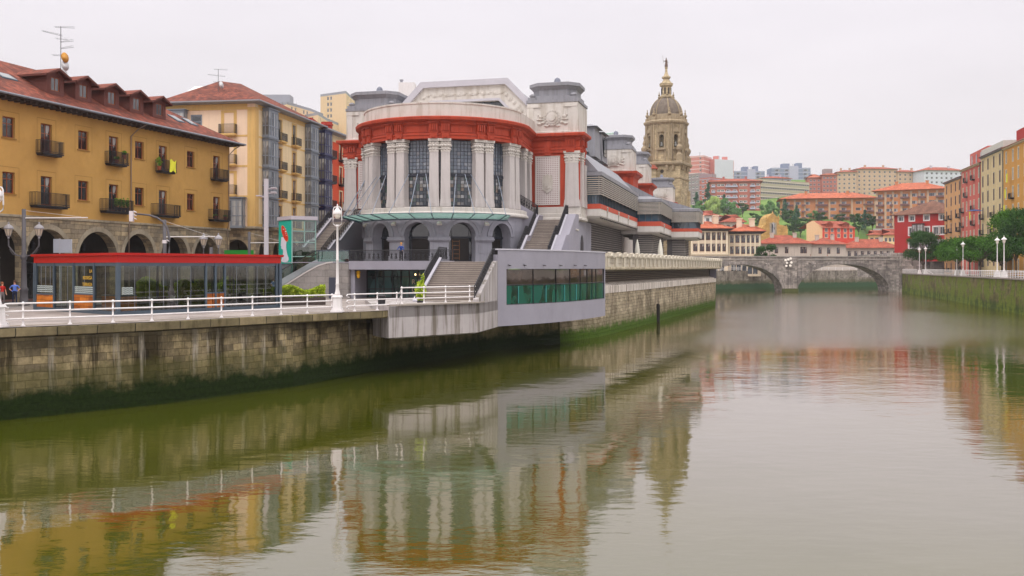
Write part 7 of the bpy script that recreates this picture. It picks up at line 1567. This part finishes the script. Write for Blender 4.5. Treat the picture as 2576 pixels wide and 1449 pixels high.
for k in range(8):
    a=k*math.pi/4+math.pi/8; pts=[(1.02*rd*math.cos(t_*math.pi/20)*math.cos(a),1.02*rd*math.cos(t_*math.pi/20)*math.sin(a),dz+1.01*H*math.sin(t_*math.pi/20)) for t_ in range(0,9)]; m.tube(pts,.16,4)
m.build('dome_rib',td,tw)
def urn(h,r): return [(r*.9,0),(r*.9,h*.22),(r*.6,h*.26),(r*.35,h*.32),(r*.8,h*.42),(r*.85,h*.5),(r*.3,h*.6),(r*.45,h*.68),(r*.15,h*.8),(r*.25,h*.88),(0,h)]
um=MB(); um.lathe(urn(3.4,.62),8); ume=um.mesh('urn',td); u2=MB(); u2.lathe(urn(7.2,1.0),8); u2m=u2.mesh('corner_pinnacle',td)
for x,y in o8: link('urn',ume,tw,(x*.93,y*.93,tz(308)))
for sx in (-1,1):
    for sy in (-1,1): link('corner_pinnacle',u2m,tw,(sx*(hw-.2),sy*(hw-.2),tz(411)))
m=MB(); z=tz(247); m.lathe([(1.9,z-.1),(2.0,z+.2),(1.75,z+.5),(1.35,z+.7),(1.3,tz(219)),(1.7,tz(217)),(1.85,tz(211)),(1.3,tz(208)),(.75,tz(200)),(1.15,tz(197)),(1.2,tz(194)),(.7,tz(191)),(.35,tz(182)),(.28,tz(173)),(.42,tz(172)),(.4,tz(169)),(.1,tz(167.5))],8); m.build('lantern',ts,tw)
m=MB()
for k in range(8): a=k*math.pi/4; m.obox(1.28*math.cos(a),1.28*math.sin(a),a,.12,.42,tz(238),tz(222))
m.build('lantern_opening',paint('dark_opening',c(70,62,56),.9,.1,1),tw)
for k in range(4): a=k*math.pi/2+.4; link('urn',ume,tw,(1.85*math.cos(a),1.85*math.sin(a),tz(248)),scale=(.6,.6,.55))
st_=MB(); z=tz(168); st_.lathe([(.4,z),(.45,z+.3),(.34,z+.9),(.24,z+1.15),(.32,z+1.45),(.3,z+1.75),(.1,z+1.9),(.16,z+2.0),(.17,z+2.15),(.05,z+2.3),(0,z+2.6)],10); st_.tube([(0,0,z+1.65),(-.4,0,z+1.45),(-.75,0,z+1.6)],.08,5); st_.tube([(0,0,z+1.6),(.35,0,z+1.2),(.55,0,z+1.0)],.08,5); st_.tube([(-.7,0,z+1.),(-1.0,0,z+3.1)],.03,4); st_.build('statue',paint('statue_dark',c(112,90,82),.8,.1,2),tw)
m=MB(); m.lathe([(.45,0),(.45,.1)],12); 
m=MB(); m.extr([(0.15+.5*math.cos(i*.6283),-hw-.03,tz(435)+.5*math.sin(i*.6283)) for i in range(10)],(0,.02,0)); m.build('round_window',paint('dark_opening',c(70,62,56),.9,.1,1),tw)
m=MB(); 
for py in (467,490): m.box(-1.6,-1.3,-hw-.03,-hw-.005,tz(py+4),tz(py-4))
m.build('slit_window',MC['dark_opening'],tw)
nv=thing('church_nave','stone church nave with a red tiled roof left of the bell tower','church',(wx(1594,242),242,4.3)); m=MB(); m.box(0,5.7,0,12,0,wz(424,242)-4.3); m.build('wall',ts,nv); m=MB(); hip_roof(m,(0,0),(5.7,0),12,wz(424,242)-4.25,.4,1.9,inset=.2); m.build('roof',rdt,nv)
cr_=thing('tower_crane','distant pale green crane jib above the market roofs','crane',(wx(1530,700),700,60)); h=wz(335,700)-60; m=MB(); m.tube([(-7,0,h-1),(7,0,h+.6)],.4,4); m.tube([(-7,0,h-2),(7,0,h-.4)],.2,4)
for i in range(8): m.tube([(-7+i*2,0,h-2+i*.23),(-6+i*2,0,h-.9+i*.23)],.15,4)
m.build('jib',paint('crane_green',c(170,196,190),.7,.05,1),cr_); m=MB(); m.tube([(-5,0,0),(-5,0,h-1)],.5,4); m.build('mast',MC['crane_green'],cr_)
# ---------------------------------------------------------------- street lamps, signals and posts on the left
def classic_lantern(t,x,y,z,s=1.):
    m=MB(); m.lathe([(.05*s,0),(.1*s,.05*s),(.06*s,.12*s),(.16*s,.2*s),(.18*s,.24*s)],8,x,y); m.lathe([(.34*s,.72*s),(.36*s,.78*s),(.3*s,.9*s),(.2*s,1.0*s),(.1*s,1.06*s),(.05*s,1.14*s),(.07*s,1.2*s),(0,1.28*s)],10,x,y)
    m.v=[(a,b,c_+z) for a,b,c_ in m.v]; o=m.build('lantern_cap',paint('lantern_grey',c(150,146,150),.5,.1,2),t)
    g=MB(); g.lathe([(.17*s,.24*s),(.31*s,.72*s)],8,x,y); g.v=[(a,b,c_+z) for a,b,c_ in g.v]; link('lantern_glass',g.mesh('lantern_glass',paint('lantern_glass',c(196,180,160),.3,.05,2)),o)
    g=MB()
    for i in range(8): a=math.pi/4*i; g.tube([(x+.175*s*math.cos(a),y+.175*s*math.sin(a),z+.24*s),(x+.315*s*math.cos(a),y+.315*s*math.sin(a),z+.72*s)],.018*s,3)
    link('lantern_rib',g.mesh('lantern_rib',M['greypole']),o)
def dark_post(label,px,Y,ztop,zlan,arm,twin=True,lx=1.15,zb=ZL,pole_top=None):
    x=wx(px,Y); t=thing('street_lamp',label,'street lamp',(x,Y,zb)); h=ztop-zb
    m=MB(); m.lathe([(.42,0),(.42,.15),(.3,.3),(.27,1.1),(.32,1.2),(.22,1.4),(.17,3.2),(.2,3.25),(.16,3.4),(.145,h)],12); m.build('pole',M['greypole'],t,smooth=True)
    if twin:
        zl=zlan-zb
        for s in (-1,1):
            m=MB(); m.tube([(0,0,zl-1.35),(s*.5*lx,0,zl-1.25),(s*lx*.8,0,zl-.85),(s*lx,0,zl-.55),(s*lx,0,zl)],.055,6); m.tube([(s*.45*lx,0,zl-1.2),(s*.7*lx,0,zl-1.2),(s*.95*lx,0,zl-.8)],.03,4); m.build('bracket',M['greypole'],t); classic_lantern(t,s*lx,0,zl)
        m=MB(); m.lathe([(.2,zl-1.6),(.26,zl-1.4),(.2,zl-1.2),(.12,zl-.9),(.16,zl-.7),(.05,zl-.4)],8); m.build('collar',M['greypole'],t)
    if arm:
        za=arm[1]-zb; m=MB(); m.tube([(0,0,za),(arm[0],-.2,za+.02)],.05,5); m.tube([(0,0,h-.1),(arm[0]*.9,-.2,za+.08)],.012,3); m.build('arm',paint('arm_white',c(206,200,198),.5,.05,2),t)
    return t
dark_post('grey twin lantern street lamp with white side arm left of the red pavilion',60,72,11.68,9.45,(4.9,11.0))
dark_post('dark grey post with a white side arm behind the middle of the red roofed pavilion',414,80,wz(553,80),0,(4.3,wz(596,80)),False)
dark_post('dark grey post with a white side arm in front of the cream building corner',627,98,wz(583,98),0,(4.0,wz(611,98)),False)
tl=dark_post('twin lantern street lamp behind the right half of the red roofed pavilion',531,80,wz(622,80),wz(624,80),None,True,.62)
sg=thing('traffic_signal','white traffic signal on a curved grey arm above the red roofed pavilion','traffic signal',(wx(425,78),78,ZL)); h=lambda py:wz(py,78)-ZL; X=lambda px:wx(px,78)-wx(425,78)
m=MB(); m.tube([(0,0,0),(0,0,h(640)),(X(426),0,h(600)),(X(421),0,h(575)),(X(410),0,h(558)),(X(396),0,h(548)),(X(375),0,h(541)),(X(341),0,h(538))],.11,8,.07); m.build('pole',M['greypole'],sg,smooth=True)
whs=paint('signal_white',c(222,216,220),.5,.04,2)
def sighead(px,py0,py1,nm):
    z0,z1=h(py1),h(py0); m=MB(); m.box(X(px)-.16,X(px)+.16,-.15,.1,z0,z1)
    n=3 if z1-z0>.6 else 1
    for i in range(n): zz=z0+(z1-z0)*(i+.5)/n; m.extr([(X(px)+.17,-.14,zz+.13),(X(px)+.17,.1,zz+.13),(X(px)+.38,.1,zz+.02),(X(px)+.38,-.14,zz+.02)],(0,0,.04))
    m.build(nm,whs,sg)
sighead(331.5,531,557,'signal_head'); sighead(415,604,612,'small_signal')
tp=thing('light_column','tall pale grey light column with small spotlights left of the glass lift','light column',(wx(670,80),80,ZL)); m=MB(); H=wz(450,80)-ZL; m.box(-.17,.17,-.12,.12,0,H); m.build('column',M['lightpole'],tp)
for (zz,s) in ((wz(495,80),-1),(wz(475,80),1),(wz(486,80),1)): m=MB(); z=zz-ZL; m.box(s*.17,s*.9,-.04,.04,z-.04,z+.04) if s>0 else m.box(-.5,-.171,-.06,.06,z-.04,z+.06); m.box(s*.62-.22,s*.62+.22,-.16,.16,z+.041,z+.13); m.build('spotlight',M['lightpole'],tp)
ds=thing('sign_board','pale double sign board on a post rising behind the left end of the red roof','sign board',(wx(158,78),78,ZL)); m=MB(); m.tube([(-.25,0,0),(-.25,0,wz(600,78)-ZL)],.07,6); m.build('post',M['lightpole'],ds); m=MB(); m.box(-.75,-.28,-.06,.06,wz(636,78)-ZL,wz(601,78)-ZL); m.box(-.22,.72,-.1,.1,wz(636,78)-ZL,wz(602,78)-ZL); m.build('board',paint('board_grey',c(176,178,190),.6,.05,2),ds)
gsn=MB(); gsn.box(-1.5,1.6,-.05,.05,-.28,.28); p=P(600,101); o=gsn.build('shop_sign',paint('green_sign',c(30,140,40),.5,.05,2),None,(p.x,p.y,wz(636,101))); tag(o,'green lit shop sign under the first arch of the cream building','sign')
# ---------------------------------------------------------------- people (one skinned surface each)
def person(label,loc,rz,h=1.72,shirt=(70,90,160),trou=(40,44,70),hair=(120,70,50),pose='stand',shoe=(60,50,50),short=True):
    k=h/1.75; V={};E_=[];Rr=[];idx={}
    def v(n,x,y,z,r,r2=None): idx[n]=len(Rr); V[n]=(x*k,y*k,z*k); Rr.append((r*k,(r2 or r)*k))
    def e(a,b): E_.append((idx[a],idx[b]))
    v('pel',0,0,.95,.14,.105); v('wai',0,0,1.1,.125,.09); v('che',0,0,1.3,.155,.105); v('nk0',0,0,1.45,.075); v('nk',0,0,1.5,.055); v('h0',0,-.01,1.57,.075,.08); v('h1',0,-.01,1.68,.08,.092); v('h2',0,0,1.75,.05)
    for a,b in (('pel','wai'),('wai','che'),('che','nk0'),('nk0','nk'),('nk','h0'),('h0','h1'),('h1','h2')): e(a,b)
    for s,S in ((-1,'l'),(1,'r')):
        v(S+'hip',s*.09,0,.88,.09); v(S+'kn',s*.11,-.02,.48,.058); v(S+'an',s*.12,.02,.09,.042); v(S+'to',s*.13,-.15,.035,.035)
        e('pel',S+'hip'); e(S+'hip',S+'kn'); e(S+'kn',S+'an'); e(S+'an',S+'to')
        v(S+'sh',s*.19,0,1.4,.06); e('che',S+'sh')
        if pose=='hips': el,wr=(s*.36,.06,1.14),(s*.17,-.06,1.0)
        elif pose=='rail': el,wr=(s*.3,-.1,1.16),(s*.26,-.3,1.06)
        else: el,wr=(s*.26,.03,1.13),(s*.27,-.06,.88)
        v(S+'el',*el,.042); v(S+'wr',*wr,.028); e(S+'sh',S+'el'); e(S+'el',S+'wr')
        dx,dy,dz=[wr[i]-el[i] for i in range(3)]; L=math.sqrt(dx*dx+dy*dy+dz*dz); d=Vector((dx/L,dy/L,dz/L)); pl=Vector(wr)+d*.07; v(S+'pa',*pl,.026); e(S+'wr',S+'pa'); a=d.cross(Vector((0,1,0.2))).normalized()
        for f,(o,l) in enumerate(((-.03,.06),(-.01,.075),(.01,.07),(.03,.055))): q=pl+a*o+d*l; v(S+'f%d'%f,q.x,q.y-.012,q.z,.009); e(S+'pa',S+'f%d'%f)
        q=Vector(wr)+d*.05+a*-.055; v(S+'th',*q,.011); e(S+'wr',S+'th')
    me=bpy.data.meshes.new('p'); me.from_pydata(list(V.values()),E_,[]); ob=bpy.data.objects.new('p',me); COL.objects.link(ob)
    sk=ob.modifiers.new('s','SKIN'); ss=ob.modifiers.new('u','SUBSURF'); ss.levels=1
    for i,d in enumerate(me.skin_vertices[0].data): d.radius=Rr[i]; d.use_root=(i==0)
    dg=bpy.context.evaluated_depsgraph_get(); m2=bpy.data.meshes.new_from_object(ob.evaluated_get(dg)); bpy.data.objects.remove(ob); m2.name='body'
    m2.materials.clear(); tag_=str(len(bpy.data.meshes))
    for nm,cl in (('skin',(214,160,130)),('shirt',shirt),('trousers',trou),('shoe',shoe)): m2.materials.append(paint(nm+'_%d_%d_%d'%cl,c(*cl),.85,.08,4))
    for p in m2.polygons:
        x,y,z=p.center/k; ax=abs(x)
        i=0
        if z<.09: i=3
        elif z<.97 and ax<.23 and not (pose!='x' and ax>.2 and z>.6): i=2
        elif z<1.47 and ax<.215: i=1
        elif z>1.1 and z<1.47 and ax>=.215 and (short is False or z>1.2): i=1
        p.material_index=i
    m2.shade_smooth(); t=thing('person',label,'person',loc,rz); link('body',m2,t)
    m=MB(); m.lathe([(0,1.79*k),(.07*k,1.785*k),(.1*k,1.74*k),(.112*k,1.68*k),(.105*k,1.62*k),(.07*k,1.58*k)],12,0,.02*k,sx=.92); m.build('hair',paint('hair_%d_%d_%d'%hair,c(*hair),.8,.1,5),t,smooth=True)
    m=MB()
    for s in (-1,1): m.lathe([(0,1.652*k),(.012*k,1.66*k),(0,1.668*k)],6,s*.03*k,-.098*k)
    m.build('eyes',paint('eye_dark',c(40,30,30),.4,0,1),t); m=MB(); m.obox(0,-.105*k,0,.022*k,.03*k,1.61*k,1.65*k,.012*k,.012*k); m.build('nose',MC['skin_214_160_130'],t)
    return t
def feet(px,py,z): Y=yat(py,z); return (wx(px,Y),Y,z)
person('person in a blue polo shirt and dark trousers standing hands on hips by the arcade',feet(37,766,ZL+.14),R_(20),1.75,(96,124,206),(28,34,64),(90,60,48),'hips')
person('person in a red top and grey trousers at the left edge by the arcade',feet(6,767,ZL+.14),R_(60),1.66,(196,36,30),(120,112,112),(140,84,56),'stand',(180,50,40))
person('person in a pale lilac shirt walking behind the glass pavilion',feet(580,752,ZL+.02),R_(150),1.74,(222,206,226),(190,176,160),(110,90,84),'stand')
p=ml(-.05,-11.9); person('person in a blue jacket leaning at the black terrace railing',(p.x-.1,p.y,7.78),MA+R_(0),1.74,(36,66,140),(40,36,44),(196,140,80),'rail',short=False)
for k,(px,py,cl) in enumerate(((2044,640,(120,30,40)),(2087,640,(190,60,50)))): Y=287.; person(['tiny person in dark red crossing the bridge','tiny person in orange red crossing the bridge, further right'][k],(wx(px,Y),Y+2,9.4),R_(90),1.75,cl,(60,60,70),(60,40,30))
# ---------------------------------------------------------------- terrace furniture of the market
pw=paint('parasol_canvas',c(222,218,206),.9,.05,2)
for i,px in enumerate((1603,1661)):
    Y=128.; t=thing('parasol',['left closed cream parasol on the market terrace','right closed cream parasol on the market terrace'][i],'parasol',(wx(px,Y),Y,ZT),0,'closed parasols'); m=MB(); m.tube([(0,0,0),(0,0,3.2)],.04,6); m.build('pole',M['lightpole'],t); m=MB(); m.lathe([(.12,.9),(.38,1.0),(.34,1.8),(.2,2.7),(.12,2.95),(.14,3.0),(.05,3.2),(0,3.35)],10); m.build('canopy',pw,t)
for i in range(4):
    Y=130.; t=thing('sofa','white terrace sofa between the closed parasols, number %s from the left'%('one two three four'.split()[i]),'sofa',(wx(1614+i*11.5,Y),Y,ZT+.0),0,'white sofas'); m=MB(); m.box(-.28,.28,-.3,.3,.15,.45); m.build('seat',M['white'],t); m=MB(); m.box(-.28,.28,.2,.32,.451,1.35); m.build('backrest',M['white'],t)
# ---------------------------------------------------------------- trees
bark=paint('bark',c(92,76,62),.95,.25,2,.2,.6)
TC={}
def tree_mesh(key,h,rw,trunk,lm,n=5200,leaf=.34,seed=1,clumps=26,shape='round',tr=.22):
    random.seed(seed); a=MB(); a.tube([(0,0,-.5),(.05,0,trunk*.5),(.1,.05,trunk),(0,.1,trunk+(h-trunk)*.5)],tr,8,tr*.35); cs=[]
    ch=h-trunk
    for i in range(clumps):
        an=random.random()*6.283
        if shape=='cone': f=random.random(); r=rw*(1-f)*.85*random.random()**.5; z=trunk*.6+f*(h-trunk*.6)*.95; s=.5+rw*.33*(1-f)
        elif shape=='flat': f=random.random(); r=rw*(1-.35*f*f)*math.sqrt(random.random()); z=trunk+ch*(.1+.8*f*(1-(r/rw)**2*.5)); s=rw*random.uniform(.16,.3)
        else: u=random.uniform(-.8,1); q=math.sqrt(max(0,1-u*u)); r=rw*q*random.uniform(.35,.95); z=trunk+ch*.5+ch*.44*u; s=rw*random.uniform(.2,.38)
        cs.append((r*math.cos(an),r*math.sin(an),z,s))
    for (x,y,z,s) in cs[:12]: a.tube([(0,0,trunk*.8),(x*.35,y*.35,trunk+(z-trunk)*.45),(x*.8,y*.8,z-.2*s)],tr*.4,5,.04)
    b=MB(); per=n//len(cs)
    for (x,y,z,s) in cs:
        for _ in range(per):
            d=Vector((random.gauss(0,1),random.gauss(0,1),random.gauss(0,.75)+.12)).normalized(); p=Vector((x,y,z))+Vector((d.x*s,d.y*s,d.z*s*.75))*random.random()**.35*random.uniform(.8,1.12)
            nn=(d*.8+Vector((random.gauss(0,.5),random.gauss(0,.5),random.gauss(0,.5)))).normalized(); u=nn.cross(Vector((random.gauss(0,1),random.gauss(0,1),random.gauss(0,1)))).normalized(); w=nn.cross(u); l=leaf*random.uniform(.6,1.25)
            if shape=='willow': u=Vector((0,0,1)); w=nn.cross(u).normalized() if nn.cross(u).length>.1 else Vector((1,0,0)); b.add([p-u*l*1.6-w*l*.25,p-u*l*1.6+w*l*.25,p+u*l+w*l*.3,p+u*l-w*l*.3],[(0,1,2,3)]); continue
            b.add([p-u*l*.6,p+w*l*.38,p+u*l*.6,p-w*l*.38],[(0,1,2,3)])
    TC[key]=(a.mesh('trunk',bark),b.mesh('crown',lm)); return TC[key]
def tree(label,key,loc,rz=0,sc=(1,1,1),group=None):
    t=thing('tree',label,'tree',loc,rz,group); t.scale=sc; link('trunk',TC[key][0],t); link('crown',TC[key][1],t); return t
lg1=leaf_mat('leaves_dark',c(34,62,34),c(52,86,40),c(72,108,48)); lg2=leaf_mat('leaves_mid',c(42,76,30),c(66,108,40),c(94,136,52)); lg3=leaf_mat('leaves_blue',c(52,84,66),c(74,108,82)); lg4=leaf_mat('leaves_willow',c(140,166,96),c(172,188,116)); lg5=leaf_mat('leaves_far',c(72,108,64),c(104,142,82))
tree_mesh('dark',11.5,6.3,3.0,lg1,9000,.42,5,34); tree_mesh('flat',8.6,6.2,3.6,lg2,9000,.36,6,44,'flat'); tree_mesh('big',15.5,7.2,4.4,lg2,13000,.42,8,46); tree_mesh('big2',13.5,6.4,4.,lg1,11000,.4,9,40)
tree_mesh('con',13,3.6,2,lg3,2600,.6,3,30,'cone',.3); tree_mesh('wil',12,5.2,1.5,lg4,2600,.75,4,24,'willow',.3); tree_mesh('rnd',9,4.6,1.5,lg5,2200,.6,12,20,'round',.25); tree_mesh('rnd2',8,3.6,1.2,lg1,1800,.55,13,16,'round',.22)
G='trees along the right bank'
def T(label,key,px,Y,rz,sc=1.,zb=ZR,g=G): return tree(label,key,(wx(px,Y),Y,zb),rz,(sc,sc,sc),g)
T('broad dark green tree in front of the crimson house','dark',2322,262,.3,1.0)
T('flat crowned tree behind the third lamp, left one','flat',2410,232,1.2,.95)
T('flat crowned tree between the crimson house and the largest tree','flat',2440,208,2.2,1.05)
T('flat crowned tree nearest the largest tree','flat',2466,196,.4,1.0)
T('largest tree standing over the right bank railing','big',2556,184,.9,.84)
T('dark tree leaning in at the right edge of the photo','big2',2600,168,2.0,.9)
T('dark tree partly hidden behind the largest tree','big2',2520,205,3.0,.68)
def HT(label,key,px,pyb,Y,sc,rz): tree(label,key,(wx(px,Y),Y,wz(pyb,Y)-.8),rz,(sc,sc,sc),'trees on the hillside')
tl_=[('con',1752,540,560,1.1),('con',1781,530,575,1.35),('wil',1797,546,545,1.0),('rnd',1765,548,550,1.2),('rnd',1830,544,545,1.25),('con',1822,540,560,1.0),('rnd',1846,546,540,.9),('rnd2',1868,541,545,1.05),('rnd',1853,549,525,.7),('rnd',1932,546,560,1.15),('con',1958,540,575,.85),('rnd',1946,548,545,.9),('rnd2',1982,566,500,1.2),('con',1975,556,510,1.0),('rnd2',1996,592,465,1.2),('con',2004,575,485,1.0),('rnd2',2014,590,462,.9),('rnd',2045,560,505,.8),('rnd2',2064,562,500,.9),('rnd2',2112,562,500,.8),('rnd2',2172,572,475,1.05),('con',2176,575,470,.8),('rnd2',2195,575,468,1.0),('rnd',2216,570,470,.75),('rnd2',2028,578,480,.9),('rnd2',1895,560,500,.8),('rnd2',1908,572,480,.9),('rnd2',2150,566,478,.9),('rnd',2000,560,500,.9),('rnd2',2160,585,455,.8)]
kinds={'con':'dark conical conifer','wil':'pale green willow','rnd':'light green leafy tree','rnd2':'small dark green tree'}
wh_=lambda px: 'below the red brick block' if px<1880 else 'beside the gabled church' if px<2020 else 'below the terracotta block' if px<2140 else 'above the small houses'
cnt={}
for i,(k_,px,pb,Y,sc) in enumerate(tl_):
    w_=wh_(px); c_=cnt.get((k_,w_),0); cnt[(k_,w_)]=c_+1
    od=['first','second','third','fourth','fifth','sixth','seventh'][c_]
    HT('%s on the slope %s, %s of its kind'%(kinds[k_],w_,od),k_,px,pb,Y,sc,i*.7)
t_=tree('bright green young tree at the left end of the bridge','rnd2',(wx(1925,318),318,4.2),.5,(1.0,1.0,1.45))
# ---------------------------------------------------------------- light, sky, camera
w=bpy.data.worlds.new('World'); scn.world=w; w.use_nodes=True; nt=w.node_tree; nt.nodes.clear()
out=nt.nodes.new('ShaderNodeOutputWorld'); bg=nt.nodes.new('ShaderNodeBackground'); bg.inputs[1].default_value=.1
sky=nt.nodes.new('ShaderNodeTexSky'); sky.sky_type='NISHITA'; sky.sun_disc=False; sky.sun_elevation=R_(52); sky.sun_rotation=R_(200); sky.altitude=0
tc=nt.nodes.new('ShaderNodeTexCoord'); sx=nt.nodes.new('ShaderNodeSeparateXYZ'); nt.links.new(tc.outputs['Generated'],sx.inputs[0])
ns=nt.nodes.new('ShaderNodeTexNoise'); ns.inputs['Scale'].default_value=2.2; ns.inputs['Detail'].default_value=5
mp=nt.nodes.new('ShaderNodeMapping'); mp.inputs['Scale'].default_value=(1,1,4.5); nt.links.new(tc.outputs['Generated'],mp.inputs[0]); nt.links.new(mp.outputs[0],ns.inputs['Vector'])
rp=nt.nodes.new('ShaderNodeValToRGB'); nt.links.new(sx.outputs[2],rp.inputs[0])
SKY=[(0.,(8.7,8.05,8.15)),(.12,(9.2,8.65,8.85)),(.28,(9.5,9.0,9.5)),(.36,(11.5,11.1,11.6)),(.6,(21,20.6,20.6)),(1.,(28,27.5,27))]
e=rp.color_ramp.elements
while len(e)<len(SKY): e.new(.5)
for i,(p,cl) in enumerate(SKY): e[i].position=p; e[i].color=(cl[0]/28,cl[1]/28,cl[2]/28,1)
sc=nt.nodes.new('ShaderNodeVectorMath'); sc.operation='SCALE'; sc.inputs[3].default_value=28; nt.links.new(rp.outputs[0],sc.inputs[0])
mr=nt.nodes.new('ShaderNodeMapRange'); nt.links.new(ns.outputs[0],mr.inputs[0]); mr.inputs[1].default_value=.3; mr.inputs[2].default_value=.7; mr.inputs[3].default_value=.93; mr.inputs[4].default_value=1.05
s2=nt.nodes.new('ShaderNodeVectorMath'); s2.operation='SCALE'; nt.links.new(sc.outputs[0],s2.inputs[0]); nt.links.new(mr.outputs[0],s2.inputs[3])
mx=nt.nodes.new('ShaderNodeMix'); mx.data_type='RGBA'; mx.inputs[0].default_value=.95
nt.links.new(sky.outputs[0],mx.inputs[6]); nt.links.new(s2.outputs[0],mx.inputs[7]); nt.links.new(mx.outputs[2],bg.inputs[0]); nt.links.new(bg.outputs[0],out.inputs[0])
sd=bpy.data.lights.new('sun','SUN'); sd.energy=.9; sd.angle=R_(25); sd.color=(1,.96,.9); so=link('sun',sd)
el,az=R_(52),R_(200); d=Vector((math.sin(az)*math.cos(el),math.cos(az)*math.cos(el),math.sin(el)))   # towards the sun: behind the camera, to its left
so.rotation_euler=d.to_track_quat('Z','Y').to_euler()
# air
HAZE=.00017
mb=MB(); mb.box(-800,1500,-150,1500,-2.6,150)
hm=bpy.data.materials.new('haze'); hm.use_nodes=True; n=hm.node_tree; n.nodes.clear(); ho=n.nodes.new('ShaderNodeOutputMaterial'); hv=n.nodes.new('ShaderNodeVolumePrincipled')
hv.inputs['Color'].default_value=(.93,.92,.96,1); hv.inputs['Density'].default_value=HAZE; hv.inputs['Anisotropy'].default_value=.2; n.links.new(hv.outputs[0],ho.inputs['Volume'])
if HAZE>0:
    o=mb.build('haze',hm); o['kind']='stuff'; o['label']='thin pale air haze over the river and the town'; o['category']='haze'
cd=bpy.data.cameras.new('camera'); cam=link('camera',cd); cam.location=(0,0,EZ); cam.rotation_euler=(R_(90),0,0)
cd.sensor_width=36; cd.lens=36*F/2576; cd.shift_y=-(HY-724.5)/2576*-1.0; cd.clip_end=8000; cd.clip_start=.3
scn.camera=cam
scn.view_settings.view_transform='Standard'; scn.view_settings.look='None'; scn.view_settings.exposure=0; scn.view_settings.gamma=1
try: scn.view_settings.use_curve_mapping=False
except: pass
